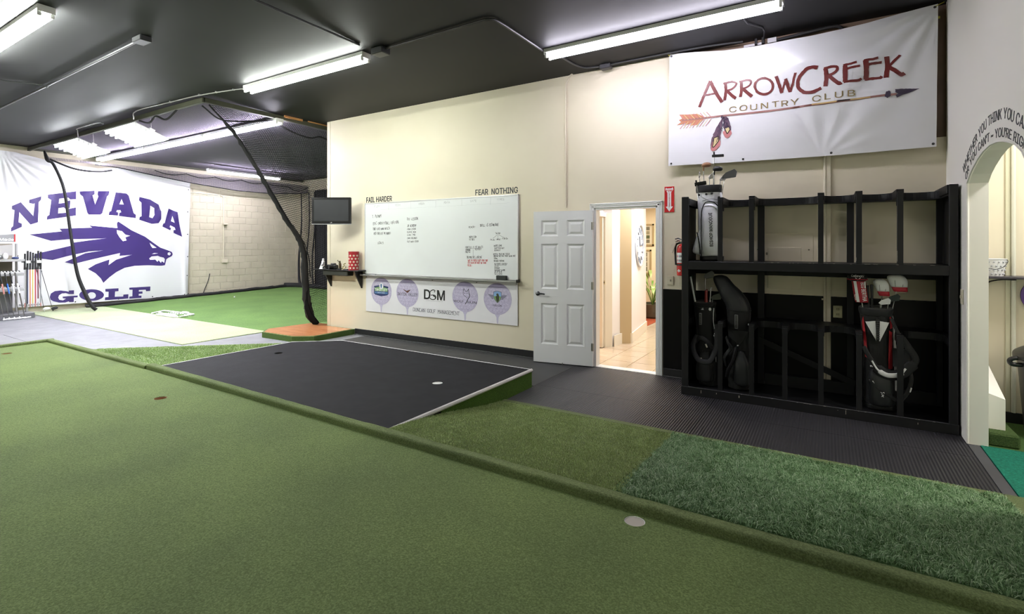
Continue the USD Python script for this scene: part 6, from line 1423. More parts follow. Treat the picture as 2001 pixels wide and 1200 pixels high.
vert_text('BIG', 0.030, 0.052, 0.262, 1.243, 5.7765, -math.pi / 2 + 0.1, white_cov, hc)
vert_text('BERTHA', 0.032, 0.115, 0.268, 1.182, 5.7775, -math.pi / 2 + 0.1, white_cov, hc)
vert_text('ALPHA', 0.012, 0.055, 0.212, 1.13, 5.7785, -math.pi / 2 + 0.12, white_cov, hc)
vert_text('Callaway', 0.020, 0.10, 0.188, 1.296, 5.767, 0.0, white_cov, hc)
part(cap_, 'chevron', to_xz(extr(unary_union([stroke([(0.220, 1.288), (0.240, 1.268), (0.262, 1.290)], 0.007)]), 0.002), 5.768), white_cov, 'white chevron', smooth=False)
for nm, x, z, sx, lb in (('a', 0.425, 1.20, 0.056, 'small white headcover with a red band, left of the two white ones'), ('b', 0.545, 1.245, 0.072, 'large white headcover with a red band, rightmost in the bag')):
    h = thing('headcover', lb, 'headcover', (x, 5.83, z - 0.07))
    hb_ = part(h, 'cover_body', loft_bag([(x + 0.012, 5.83, z - 0.035, sx * 0.82, 0.042, 0), (x, 5.83, z + 0.02, sx * 1.0, 0.055, 0), (x - 0.012, 5.83, z + 0.055, sx * 0.95, 0.055, 0), (x - 0.015, 5.83, z + 0.075, sx * 0.6, 0.04, 0), (x - 0.015, 5.83, z + 0.082, sx * 0.1, 0.01, 0)]), white_cov, smooth=True)
    part(h, 'red_band', loft_bag([(x + 0.022, 5.83, z - 0.075, sx * 0.72, 0.036, 0), (x + 0.012, 5.83, z - 0.034, sx * 0.83, 0.043, 0)]), red_cov, smooth=True)
    part(hb_, 'seam', cat_(tube(smoothline([(x - sx * 0.3, 5.775, z - 0.03), (x - sx * 0.35, 5.775, z + 0.02), (x - sx * 0.3, 5.785, z + 0.06)], 4), 0.0025, 5), tube(smoothline([(x + sx * 0.45, 5.785, z - 0.03), (x + sx * 0.5, 5.785, z + 0.02), (x + sx * 0.35, 5.79, z + 0.06)], 4), 0.0025, 5)), M('cover_seam', (0.3, 0.3, 0.3), 0.6))
club('golf_club', 'driver under the red headcover', (0.36, 5.85, 0.5), (0.262, 5.82, 1.12), 'bare', ink_head, scale=0.5)
club('golf_club', 'club under the small white headcover', (0.40, 5.86, 0.5), (0.43, 5.83, 1.17), 'bare', ink_head, scale=0.5)
club('golf_club', 'club under the large white headcover', (0.42, 5.87, 0.5), (0.545, 5.83, 1.22), 'bare', ink_head, scale=0.5)
for x, z, lb in ((0.315, 1.215, 'club standing grip up beside the red headcover, left of two'), (0.348, 1.225, 'club standing grip up beside the red headcover, right of two')):
    club('golf_club', lb, (x, 5.80, z), (0.36, 5.86, 0.45), 'bare', ink_head, scale=0.3)
club('golf_club', 'iron with a white label under the small white headcover', (0.39, 5.85, 0.5), (0.415, 5.79, 1.06), 'iron', pw, facing=(-0.2, -1, 0), scale=0.8)
club('golf_club', 'black iron half hidden below the large white headcover', (0.43, 5.87, 0.5), (0.475, 5.80, 1.09), 'iron', ink_head, facing=(0.3, -1, 0), scale=0.9)
# ================================================================ THINGS ON THE WALLS
sg = thing('wall_sign', 'red and white FIRE EXTINGUISHER sign with an arrow pointing down, right of the door', 'sign', (-1.63, 6.23, 1.99))
sign_red, sign_white = M('sign_red', (0.55, 0.012, 0.015), 0.4), M('sign_white', (0.78, 0.78, 0.76), 0.4)
part(sg, 'plate', bx(-1.687, -1.572, 6.233, 6.239, 1.992, 2.302), sign_red, smooth=False)
ar_ = part(sg, 'arrow', to_xz(extr(Polygon([(-1.672, 2.288), (-1.663, 2.288), (-1.66, 2.280), (-1.599, 2.280), (-1.596, 2.288), (-1.587, 2.288), (-1.582, 2.265), (-1.607, 2.228), (-1.607, 2.06), (-1.586, 2.06), (-1.629, 2.00), (-1.673, 2.06), (-1.652, 2.06), (-1.652, 2.228), (-1.677, 2.265)]), 0.001), 6.2328), sign_white, smooth=False)
m = text('FIRE', 0.021, True, 0.074); m.apply_translation((-1.666, 2.243, 0)); part(ar_, 'lettering', to_xz(m, 6.2316), sign_red, 'FIRE', smooth=False)
for k, ch in enumerate('EXTINGUISHER'):
    m = text(ch, 0.0115, True); m.apply_translation((-1.6295 - m.bounds[1][0] / 2, 2.216 - k * 0.0150, 0)); part(ar_, 'lettering', to_xz(m, 6.2316), sign_red, ch, smooth=False)

fe = thing('fire_extinguisher', 'red fire extinguisher hung on the wall beside the left end of the bag rack', 'fire extinguisher', (-1.44, 6.15, 1.24))
ex, ey = -1.452, 6.155
cyl = part(fe, 'cylinder', lathe([(0.0, 0.0), (0.062, 0.0), (0.067, 0.008), (0.067, 0.31), (0.060, 0.345), (0.035, 0.368), (0.022, 0.375), (0.0, 0.375)], (ex, ey, 1.235), 28), red_paint)
part(fe, 'valve', cat_(lathe([(0.0, 0.37), (0.020, 0.37), (0.020, 0.41), (0.0, 0.41)], (ex, ey, 1.235), 14), bx(ex - 0.03, ex + 0.02, ey - 0.012, ey + 0.012, 1.635, 1.66, 0.004)), chrome)
part(fe, 'lever', cat_(tube([(ex - 0.01, ey, 1.655), (ex - 0.05, ey - 0.01, 1.675), (ex - 0.085, ey - 0.015, 1.665)], 0.008, 6), tube([(ex - 0.01, ey, 1.645), (ex - 0.05, ey - 0.01, 1.648), (ex - 0.08, ey - 0.015, 1.632)], 0.008, 6)), chrome)
part(fe, 'gauge', lathe([(0.0, 0.0), (0.017, 0.0), (0.017, 0.012), (0.0, 0.012)], (ex + 0.012, ey - 0.035, 1.625), 14), white_plastic)
part(fe, 'hose', tube(smoothline([(ex - 0.02, ey - 0.01, 1.625), (ex - 0.07, ey - 0.02, 1.60), (ex - 0.082, ey - 0.02, 1.53), (ex - 0.078, ey - 0.03, 1.44), (ex - 0.072, ey - 0.035, 1.36)], 6), 0.011, 8), black_plastic)
part(cyl, 'hose_strap', lathe([(0.0672, 0.118), (0.069, 0.118), (0.069, 0.138), (0.0672, 0.138)], (ex, ey, 1.235), 28), black_plastic)
lab = [np.array([ex + 0.0682 * math.cos(a), ey + 0.0682 * math.sin(a)]) for a in np.linspace(math.radians(185), math.radians(300), 14)]


def wrap(z0, z1, a0, a1, rad, mat, lb=None):
    A = np.linspace(math.radians(a0), math.radians(a1), 12)
    V = np.array([(ex + rad * math.cos(a), ey + rad * math.sin(a), z) for a in A for z in (z0, z1)])
    F = []
    for i in range(11):
        k = i * 2; F += [(k, k + 2, k + 3), (k, k + 3, k + 1)]
    part(cyl, 'label_panel', trimesh.Trimesh(V, F, process=False), mat, lb, smooth=True)


wrap(1.385, 1.505, 200, 290, 0.0680, sign_white, 'white instruction label')
wrap(1.395, 1.495, 283, 300, 0.0686, M('label_lime', (0.5, 0.55, 0.06), 0.5), 'lime edge of the label')
for k in range(8):
    a = 208 + (k % 4) * 18
    wrap(1.40 + (k // 4) * 0.05, 1.425 + (k // 4) * 0.05, a, a + 8, 0.0686, [black_ink, sign_red, navy, black_ink][k % 4])
wrap(1.285, 1.30, 222, 262, 0.0680, sign_white, 'white diamond label'); wrap(1.275, 1.31, 236, 248, 0.0682, sign_white)
part(fe, 'paper_tag', hull([(ex - 0.06, ey - 0.05, 1.64), (ex - 0.055, ey - 0.048, 1.64), (ex - 0.15, ey - 0.03, 1.52), (ex - 0.145, ey - 0.028, 1.52), (ex - 0.105, ey - 0.06, 1.50), (ex - 0.10, ey - 0.058, 1.50), (ex - 0.075, ey - 0.055, 1.60), (ex - 0.12, ey - 0.03, 1.60)]), M('kraft_tag', (0.42, 0.36, 0.28), 0.7), 'brown paper inspection tag', smooth=False)
part(fe, 'wall_bracket', cat_(bx(ex - 0.03, ex + 0.03, ey + 0.066, 6.232, 1.45, 1.62, 0.003)), steel, smooth=False)

ls = thing('light_switch', 'ivory toggle light switch plate above the black lower wall, right of the door', 'switch', (-1.615, 6.23, 1.11))
part(ls, 'plate', bx(-1.655, -1.576, 6.231, 6.239, 1.112, 1.222, 0.004), cream_plastic, smooth=False)
part(ls, 'toggle', cat_(bx(-1.622, -1.609, 6.222, 6.232, 1.155, 1.178, 0.002)), M('switch_toggle', (0.30, 0.27, 0.20), 0.4), smooth=False)
ol = thing('power_outlet', 'ivory double socket plate on the black lower wall behind the rack', 'outlet', (0.09, 6.22, 0.84))
part(ol, 'plate', bx(0.047, 0.128, 6.223, 6.232, 0.845, 0.97, 0.004), M('olive_ivory_plate', (0.42, 0.40, 0.24), 0.4), smooth=False)
for z in (0.880, 0.935):
    so_ = part(ol, 'socket', bx(0.072, 0.103, 6.220, 6.224, z - 0.014, z + 0.014, 0.002), M('olive_ivory_socket', (0.34, 0.32, 0.19), 0.4), smooth=False)
    part(so_, 'slots', cat_(bx(0.079, 0.082, 6.2185, 6.221, z - 0.004, z + 0.008), bx(0.093, 0.096, 6.2185, 6.221, z - 0.004, z + 0.008)), black_ink, smooth=False)
o2 = thing('power_outlet', 'ivory plate in the gap under the rack shelf, right of the headcovers', 'outlet', (0.56, 6.23, 1.12))
part(o2, 'plate', bx(0.575, 0.655, 6.231, 6.239, 1.12, 1.24, 0.004), cream_plastic, smooth=False)
s2 = thing('light_switch', 'narrow ivory switch plate on the arched wall beside the rack', 'switch', (0.945, 5.55, 1.1))
part(s2, 'plate', bx(0.941, 0.949, 5.512, 5.588, 1.105, 1.228, 0.003), cream_plastic, smooth=False)
part(s2, 'toggle', bx(0.932, 0.942, 5.543, 5.557, 1.155, 1.178, 0.002), cream_plastic, smooth=False)
ap = thing('access_panel', 'shallow cream access panel on the wall behind the rack shelf', 'panel', (-0.35, 6.235, 1.1))
part(ap, 'panel', bx(-0.56, -0.24, 6.229, 6.239, 1.12, 1.57, 0.004), wall_paint, smooth=False)
part(ap, 'frame', bx(-0.66, -0.13, 6.234, 6.2395, 1.09, 1.72, 0.002), wall_paint, smooth=False)
part(ap, 'screw', cat_(ball((-0.66, 6.236, 1.545), 0.008, 1, (1, 0.5, 1)), ball((-0.17, 6.233, 1.545), 0.008, 1, (1, 0.5, 1)), ball((-0.57, 6.233, 1.50), 0.010, 1, (1, 0.5, 1.6))), M('screw_dark', (0.2, 0.18, 0.12), 0.5))

# ---- television on a swing arm at the wall end: its screen faces the room at an angle
rt = np.array([math.cos(math.radians(31.84)), math.sin(math.radians(31.84)), 0]); fwd = np.array([-rt[1], rt[0], 0]); TVC = np.array([-7.27, 5.80, 2.178]) + fwd * 0.0
tv = thing('television', 'small flat black television on a swing arm at the left end of the long wall', 'television', (TVC[0], TVC[1], 1.94), rotz=31.84)


def tvbox(a0, a1, b0, b1, c0, c1, b=0.0):
    return bx(a0, a1, b0, b1, c0, c1, b)


cas_ = part(tv, 'casing', bx(-0.337, 0.337, 0.0, 0.055, 0.015, 0.475, 0.010), M('tv_gloss_black', (0.012, 0.012, 0.014), 0.22), smooth=False, local=True)
part(tv, 'screen', bx(-0.297, 0.297, -0.003, 0.002, 0.065, 0.432, 0.001), M('tv_screen', (0.035, 0.036, 0.042), 0.28), smooth=False, local=True)
part(tv, 'bottom_strip', bx(-0.337, 0.337, -0.004, 0.04, 0.006, 0.018, 0.003), M('tv_silver', (0.45, 0.45, 0.46), 0.35), smooth=False, local=True)
ml = text('LG', 0.016, True); ml.apply_scale((1, 1, 0.3)); v = np.array(ml.vertices)
part(cas_, 'logo', trimesh.Trimesh(np.c_[v[:, 0] - 0.012, -0.0025 - v[:, 2], v[:, 1] + 0.033], ml.faces, process=False), white_plastic, smooth=False, local=True)
part(tv, 'swing_arm', cat_(bx(-0.05, 0.05, 0.055, 0.09, 0.16, 0.32, 0.004), bx(-0.015, 0.02, 0.08, 0.50, 0.21, 0.27, 0.004)), black_plastic, smooth=False, local=True)

# ---- black shelf under the television with the small things on it
sh = thing('wall_shelf', 'narrow black wall shelf on tapered brackets under the television', 'shelf', (-7.5, 6.13, 0.8))
part(sh, 'board', bx(-8.095, -6.865, 6.03, 6.238, 1.135, 1.153, 0.003), black_plastic, smooth=False)
for x in (-7.80, -6.99):
    part(sh, 'bracket', hull([(x - 0.016, 6.05, 1.135), (x + 0.016, 6.05, 1.135), (x - 0.016, 6.236, 1.135), (x + 0.016, 6.236, 1.135), (x - 0.005, 6.215, 0.83), (x + 0.005, 6.215, 0.83), (x - 0.005, 6.236, 0.83), (x + 0.005, 6.236, 0.83), (x - 0.014, 6.08, 1.09), (x + 0.014, 6.08, 1.09)]), black_plastic, smooth=False)
part(sh, 'drawer', bx(-7.82, -7.16, 6.05, 6.20, 1.045, 1.135, 0.012), M('dark_green_drawer', (0.022, 0.024, 0.018), 0.5), smooth=False)
tin = thing('gift_tin', 'tall red tin with a cream pattern at the right end of the black shelf', 'tin', (-7.08, 6.12, 1.153))
tb_ = part(tin, 'tin_body', lathe([(0.0, 0.0), (0.088, 0.0), (0.088, 0.325), (0.0, 0.325)], (-7.08, 6.125, 1.153), 28), M('tin_red', (0.42, 0.02, 0.03), 0.35))
part(tin, 'lid', lathe([(0.0, 0.325), (0.090, 0.325), (0.090, 0.298), (0.0885, 0.298)], (-7.08, 6.125, 1.153), 28), M('tin_red', (0.42, 0.02, 0.03), 0.35))
tm_ = M('tin_cream', (0.72, 0.60, 0.48), 0.4)
for i in range(5):
    for j in range(9):
        a = math.radians(j * 40 + (20 if i % 2 else 0)); z = 1.19 + i * 0.054
        d = np.array([math.cos(a), math.sin(a), 0]); s_ = np.array([-d[1], d[0], 0]); c = np.array([-7.08, 6.125, z]) + d * 0.0882
        w = 0.020
        part(tb_, 'printed_motif', hull([c + s_ * w * math.cos(t) + np.array([0, 0, 0.018]) * math.sin(t) + d * e for t in np.arange(6) * math.pi / 3 + 0.4 for e in (0, 0.0015)]), tm_, smooth=False)
fg = thing('figurine', 'small white figurine at the left end of the black shelf', 'figurine', (-7.80, 6.08, 1.153))
fw_ = M('figurine_white', (0.72, 0.72, 0.74), 0.4)
part(fg, 'figure', loft_bag([(-7.86, 6.07, 1.153, 0.06, 0.04, 0), (-7.855, 6.07, 1.175, 0.055, 0.035, 0), (-7.845, 6.07, 1.22, 0.038, 0.03, 0), (-7.835, 6.07, 1.26, 0.03, 0.024, 0), (-7.83, 6.07, 1.30, 0.026, 0.02, 0), (-7.83, 6.07, 1.315, 0.012, 0.012, 0)]), fw_, smooth=True)
part(fg, 'head', ball((-7.828, 6.07, 1.33), 0.020, 2), fw_); part(fg, 'arm', tube([(-7.80, 6.06, 1.28), (-7.80, 6.045, 1.24), (-7.83, 6.035, 1.22)], 0.010, 6), M('figurine_shadow', (0.25, 0.25, 0.27), 0.5))
cm = thing('camera', 'black camera lying on the black shelf beside the white figurine', 'camera', (-7.62, 6.1, 1.153))
part(cm, 'camera_body', bx(-7.78, -7.52, 6.09, 6.17, 1.153, 1.235, 0.015), black_plastic, smooth=False)
part(cm, 'lens', tube([(-7.60, 6.10, 1.195), (-7.62, 6.03, 1.195)], 0.036, 14), black_plastic); part(cm, 'lens_ring', tube([(-7.619, 6.034, 1.195), (-7.621, 6.026, 1.195)], 0.030, 14), dark_steel)
part(cm, 'viewfinder', bx(-7.67, -7.57, 6.10, 6.16, 1.23, 1.262, 0.01), black_plastic, smooth=False); part(cm, 'camera_strap', tube(smoothline([(-7.77, 6.09, 1.21), (-7.80, 6.05, 1.19), (-7.78, 6.04, 1.162), (-7.70, 6.035, 1.16)], 5), 0.01, 6, flat=0.4), black_fabric)
tr = thing('trophy', 'small dark golfer trophy in the middle of the black shelf', 'trophy', (-7.40, 6.1, 1.153))
tc_ = M('bronze_trophy', (0.10, 0.075, 0.04), 0.35, metal=0.6)
part(tr, 'plinth', bx(-7.45, -7.36, 6.07, 6.14, 1.153, 1.175, 0.004), black_plastic, smooth=False)
part(tr, 'figure', cat_(loft_bag([(-7.405, 6.10, 1.175, 0.028, 0.02, 0), (-7.405, 6.10, 1.22, 0.022, 0.018, 0), (-7.41, 6.10, 1.255, 0.026, 0.018, 0), (-7.41, 6.10, 1.285, 0.012, 0.01, 0)], 12), ball((-7.41, 6.10, 1.297), 0.014, 1), tube([(-7.40, 6.09, 1.275), (-7.43, 6.08, 1.30), (-7.445, 6.08, 1.325)], 0.006, 6)), tc_, smooth=True)
t2_ = thing('trophy', 'small gold twisted ornament right of the dark trophy on the black shelf', 'ornament', (-7.30, 6.1, 1.153))
gold_ = M('pale_gold', (0.42, 0.36, 0.18), 0.35, metal=0.7)
part(t2_, 'foot', bx(-7.335, -7.255, 6.07, 6.13, 1.153, 1.165, 0.003), gold_, smooth=False)
part(t2_, 'twist', cat_(tube(smoothline([(-7.30, 6.10, 1.165), (-7.325, 6.09, 1.20), (-7.28, 6.09, 1.225), (-7.31, 6.10, 1.25), (-7.27, 6.10, 1.265)], 5), 0.010, 6), tube(smoothline([(-7.29, 6.10, 1.165), (-7.265, 6.10, 1.19), (-7.255, 6.10, 1.215)], 5), 0.008, 6)), gold_)
rm_ = thing('remote_control', 'flat black remote control on the shelf left of the red tin', 'remote control', (-7.22, 6.08, 1.153))
part(rm_, 'case', bx(-7.27, -7.17, 6.05, 6.09, 1.153, 1.168, 0.004), black_plastic, smooth=False); part(rm_, 'keypad', bx(-7.265, -7.19, 6.055, 6.085, 1.168, 1.170), M('grey_pen', (0.12, 0.12, 0.12), 0.4), smooth=False)

# ================================================================ BEYOND THE DOOR
pf = M('silver_wood_frame', (0.45, 0.36, 0.20), 0.4, metal=0.3)
for z0, z1, x1, lb in ((1.57, 2.09, -3.49, 'upper pale framed picture on the yellow lobby wall'), (0.90, 1.48, -3.55, 'lower pale framed picture on the yellow lobby wall')):
    t = thing('framed_picture', lb, 'picture', (x1 - 0.3, 11.98, z0))
    part(t, 'picture_frame', cat_(bx(x1 - 0.04, x1, 11.96, 11.995, z0, z1, 0.004), bx(x1 - 0.6, x1 - 0.56, 11.96, 11.995, z0, z1, 0.004), bx(x1 - 0.6, x1, 11.96, 11.995, z1 - 0.04, z1, 0.004), bx(x1 - 0.6, x1, 11.96, 11.995, z0, z0 + 0.04, 0.004)), pf, smooth=False)
    mb_ = part(t, 'mat_board', bx(x1 - 0.57, x1 - 0.03, 11.975, 11.99, z0 + 0.03, z1 - 0.03), M('mat_board', (0.62, 0.56, 0.42), 0.7), smooth=False)
    rr = random.Random(int(z0 * 100))
    for i in range(3):
        for j in range(4):
            xa, za = x1 - 0.10 - i * 0.15, z0 + 0.07 + j * (z1 - z0 - 0.12) / 4
            part(mb_, 'photo_print', bx(xa - 0.12, xa, 11.972, 11.976, za, za + (z1 - z0 - 0.12) / 4 - 0.02), M(f'photo_{rr.randint(0, 3)}', [(0.10, 0.12, 0.06), (0.18, 0.17, 0.12), (0.30, 0.28, 0.18), (0.08, 0.07, 0.06)][rr.randint(0, 3)], 0.4), smooth=False)
t = thing('framed_picture', 'dark framed picture on the office wall seen through the left of the doorway', 'picture', (-3.65, 8.68, 1.23))
part(t, 'picture_frame', cat_(bx(-3.51, -3.475, 8.665, 8.698, 1.23, 1.76, 0.004), bx(-3.92, -3.885, 8.665, 8.698, 1.23, 1.76, 0.004), bx(-3.92, -3.475, 8.665, 8.698, 1.725, 1.76, 0.004), bx(-3.92, -3.475, 8.665, 8.698, 1.23, 1.265, 0.004)), M('dark_brown_frame', (0.04, 0.025, 0.015), 0.35), smooth=False)
part(t, 'canvas', bx(-3.89, -3.505, 8.675, 8.69, 1.26, 1.73), M('rosy_canvas', (0.30, 0.13, 0.08), 0.6, var=((0.50, 0.28, 0.18), 6, 0.4, 0.6)), smooth=False)
t = thing('wall_pennant', 'yellow and dark banner high on the office wall seen through the left of the doorway', 'pennant', (-3.65, 8.68, 1.88))
part(t, 'yellow_cloth', bx(-3.90, -3.452, 8.68, 8.697, 1.90, 2.02), M('yellow_cloth', (0.75, 0.55, 0.02), 0.6), smooth=False)
part(t, 'dark_header', bx(-3.90, -3.452, 8.68, 8.697, 2.02, 2.15), M('dark_brown_cloth', (0.05, 0.035, 0.03), 0.7), smooth=False)
part(t, 'dot', to_xz(extr(ellipse(-3.56, 1.965, 0.02, 0.02, 12), 0.003), 8.68), M('dark_brown_cloth', (0.05, 0.035, 0.03), 0.7), smooth=False)
part(t, 'lower_rail', bx(-3.90, -3.452, 8.675, 8.697, 1.865, 1.90), hall_trim, smooth=False)
lp = thing('door_latch_plate', 'small dark latch plate on the office door jamb', 'latch', (-2.93, 7.50, 1.0))
part(lp, 'plate', hull([(-2.972, 7.488, 0.98), (-2.945, 7.486, 0.98), (-2.972, 7.488, 1.04), (-2.945, 7.486, 1.04), (-2.972, 7.482, 0.98), (-2.945, 7.480, 0.98), (-2.972, 7.482, 1.04), (-2.945, 7.480, 1.04)]), M('brass_plate', (0.6, 0.5, 0.3), 0.4), smooth=False)
part(lp, 'latch_hole', ball((-2.957, 7.481, 1.01), 0.012, 1, (0.6, 0.3, 1)), black_ink)
# oval mirror with a wrought pattern on the white hall wall
mo = np.array([-2.70, 8.03, 0]); mc = 0.66
mr = thing('wall_clock', 'large white and silver ornamental wall clock on the white hall wall', 'clock', (*(mo + np.r_[dv, 0] * mc)[:2], 1.23))


def on_hall(a, z, off):
    p = mo[:2] + dv * (mc + a) - nv * off
    return (p[0], p[1], z)


rim = [on_hall(0.36 * math.cos(t), 1.58 + 0.36 * math.sin(t), 0.02) for t in np.linspace(0, 2 * math.pi, 41)]
part(mr, 'rim', tube(rim, 0.016, 6, cap=False), M('silver_leaf', (0.62, 0.66, 0.72), 0.3, metal=0.6))
part(mr, 'face', hull([on_hall(0.35 * math.cos(t), 1.58 + 0.35 * math.sin(t), o) for t in np.linspace(0, 2 * math.pi, 32, endpoint=False) for o in (0.002, 0.008)]), M('clock_face', (0.72, 0.76, 0.84), 0.35), smooth=False)
for k in range(12):
    a = k * math.pi / 6
    part(mr, 'hour_mark', tube([on_hall(0.22 * math.cos(a), 1.58 + 0.22 * math.sin(a), 0.012), on_hall(0.31 * math.cos(a + 0.12), 1.58 + 0.31 * math.sin(a + 0.12), 0.012)], 0.010, 5), M('clock_numeral', (0.10, 0.12, 0.16), 0.4))
part(mr, 'clock_hand', cat_(tube([on_hall(0, 1.58, 0.018), on_hall(0.20, 1.60, 0.018)], 0.008, 5), tube([on_hall(0, 1.58, 0.018), on_hall(-0.04, 1.74, 0.018)], 0.008, 5)), M('clock_numeral', (0.10, 0.12, 0.16), 0.4))
# potted plant in the lobby
px_, py_ = -3.28, 11.15
pp_ = thing('potted_plant', 'leafy green plant in a dark bowl-shaped planter on the lobby floor', 'plant', (px_, py_, 0.0))
part(pp_, 'planter', lathe([(0.0, 0.0), (0.24, 0.0), (0.27, 0.03), (0.30, 0.25), (0.31, 0.30), (0.28, 0.30), (0.27, 0.26), (0.0, 0.25)], (px_, py_, 0.004), 28), M('planter_glaze', (0.055, 0.055, 0.035), 0.3, var=((0.085, 0.08, 0.05), 5, 0.4, 0.7)))
leafm = [M(f'leaf_{i}', c, 0.4, var=(c2, 4, 0.4, 0.7)) for i, (c, c2) in enumerate([((0.10, 0.26, 0.02), (0.20, 0.36, 0.05)), ((0.06, 0.18, 0.02), (0.12, 0.26, 0.04)), ((0.22, 0.34, 0.08), (0.34, 0.42, 0.14))])]
rl = random.Random(4)
for k in range(34):
    a = rl.uniform(0, 2 * math.pi); ln = rl.uniform(0.5, 1.0); up = rl.uniform(0.35, 0.95); wid = rl.uniform(0.03, 0.075) if k % 3 else 0.018
    mid = smoothline([(px_, py_, 0.27), (px_ + math.cos(a) * ln * 0.25, py_ + math.sin(a) * ln * 0.25, 0.27 + up * 0.65), (px_ + math.cos(a) * ln * 0.5, py_ + math.sin(a) * ln * 0.5, 0.27 + up * 0.85), (px_ + math.cos(a) * ln * 0.7, py_ + math.sin(a) * ln * 0.7, 0.27 + up * 0.62)], 4)
    sd = np.array([-math.sin(a), math.cos(a), 0]); n = len(mid); ws = wid * np.array([0.15 + 0.85 * math.sin(math.pi * min(1, (i / (n - 1)) ** 1.2)) if i / (n - 1) > 0.35 else 0.15 for i in range(n)])
    V = np.vstack([mid - sd * ws[:, None], mid + [0, 0, -0.01], mid + sd * ws[:, None]]); F = []
    for i in range(n - 1):
        F += [(i, i + 1, n + i + 1), (i, n + i + 1, n + i), (n + i, n + i + 1, 2 * n + i + 1), (n + i, 2 * n + i + 1, 2 * n + i)]
    part(pp_, 'leaf', trimesh.Trimesh(V, F, process=False), leafm[k % 3], smooth=True)

# ================================================================ BEHIND THE ARCH
kn = thing('knee_wall', 'short cream wall with a sloping top on the turf step behind the arch', 'low wall', (1.12, 5.6, 0.1))
q = hull([(1.09, 5.55, 0.105), (1.211, 5.55, 0.105), (1.09, 6.2, 0.105), (1.211, 6.2, 0.105), (1.09, 5.55, 0.40), (1.211, 5.55, 0.355), (1.09, 6.2, 0.62), (1.211, 6.2, 0.58)])
part(kn, 'wall_body', q, wall_right_paint, smooth=False)
stp = thing('turf_step', 'low step wrapped in dark green turf behind the arch', 'step', (1.2, 5.8, 0))
part(stp, 'step_body', bx(1.085, 1.275, 5.435, 6.22, 0.0, 0.108, 0.015), turf_mat('step_turf', (0.030, 0.058, 0.015), (0.070, 0.115, 0.035), 110, 1.0, dist=0.008), smooth=False)
ss = thing('wall_shelf', 'dark shelf on a curved bracket behind the arch', 'shelf', (1.4, 6.1, 1.3))
part(ss, 'board', bx(1.12, 1.95, 5.98, 6.238, 1.302, 1.322, 0.003), M('dark_shelf', (0.035, 0.03, 0.04), 0.4), smooth=False)
part(ss, 'bracket', tube(smoothline([(1.38, 6.02, 1.296), (1.30, 6.10, 1.29), (1.24, 6.20, 1.26), (1.235, 6.235, 1.22)], 5), 0.007, 6), black_plastic)
bk = thing('bucket', 'small white patterned bucket with a wire handle on the shelf behind the arch', 'bucket', (1.27, 6.1, 1.322))
bw = M('bucket_white', (0.74, 0.74, 0.76), 0.35)
pl_ = part(bk, 'pail', lathe([(0.0, 0.0), (0.062, 0.0), (0.083, 0.145), (0.087, 0.148), (0.087, 0.153), (0.080, 0.15), (0.060, 0.006), (0.0, 0.006)], (1.255, 6.10, 1.322), 28), bw)
part(bk, 'handle', tube(smoothline([(1.338, 6.09, 1.468), (1.33, 6.03, 1.45), (1.30, 6.00, 1.41), (1.25, 5.995, 1.385), (1.20, 6.01, 1.39)], 6), 0.003, 6), dark_steel)
for i in range(4):
    for j in range(10):
        a = math.radians(150 + j * 24 + (12 if i % 2 else 0)); z = 0.02 + i * 0.035; r = 0.062 + z * 0.145 + 0.0012
        part(pl_, 'printed_spot', ball((1.255 + r * math.cos(a), 6.10 + r * math.sin(a), 1.322 + z), 0.009, 1, (1, 1, 1.0) if False else (0.7, 0.7, 1)), M('spot_grey', (0.42, 0.43, 0.46), 0.5))
gc = thing('trash_bin', 'black wheeled plastic bin with a domed lid at the right edge behind the arch', 'bin', (1.55, 5.85, 0))
cx_, cy_ = 1.60, 5.88
part(gc, 'bin_body', loft_bag([(cx_, cy_, 0.005, 0.19, 0.17, 0), (cx_, cy_, 0.05, 0.195, 0.175, 0), (cx_, cy_, 0.62, 0.235, 0.21, 0), (cx_, cy_, 0.66, 0.24, 0.215, 0)]), black_plastic, smooth=True)
part(gc, 'lid', loft_bag([(cx_, cy_, 0.645, 0.262, 0.235, 0), (cx_, cy_, 0.685, 0.262, 0.235, 0), (cx_, cy_, 0.715, 0.235, 0.21, 0), (cx_, cy_, 0.75, 0.17, 0.15, 0), (cx_, cy_, 0.755, 0.05, 0.05, 0)]), M('bin_lid', (0.028, 0.028, 0.026), 0.4), smooth=True)
part(gc, 'side_handle', tube(smoothline([(cx_ - 0.22, cy_ - 0.06, 0.60), (cx_ - 0.29, cy_ - 0.06, 0.60), (cx_ - 0.305, cy_ - 0.06, 0.63), (cx_ - 0.28, cy_ - 0.06, 0.65), (cx_ - 0.24, cy_ - 0.06, 0.655)], 5), 0.018, 8), black_plastic, smooth=True)
pu = thing('wall_disc', 'purple round disc on the wall behind the arch, cut by the right edge', 'wall sign', (1.6, 6.22, 1.0))
part(pu, 'disc', (lambda m: to_xz(m, 6.236))(extr(ellipse(1.59, 1.15, 0.135, 0.145, 40), 0.02)), M('purple_disc', (0.10, 0.04, 0.25), 0.4), smooth=False)
part(pu, 'disc_face', (lambda m: to_xz(m, 6.217))(extr(ellipse(1.59, 1.15, 0.115, 0.125, 40), 0.003)), M('purple_face', (0.14, 0.07, 0.30), 0.4), smooth=False)
ts = pipe('wall_conduit', [(1.408, 6.215, 0.10), (1.408, 6.215, 1.5), (1.408, 6.215, 3.8)], 0.016, M('pale_green_pipe', (0.66, 0.66, 0.56), 0.5), 'pale vertical pipe on the wall behind the arch', n=0)
part(ts, 'cover_strip', bx(1.358, 1.392, 6.225, 6.239, 0.1, 3.8, 0.003), M('pale_pipe_strip', (0.62, 0.60, 0.44), 0.5), smooth=False)

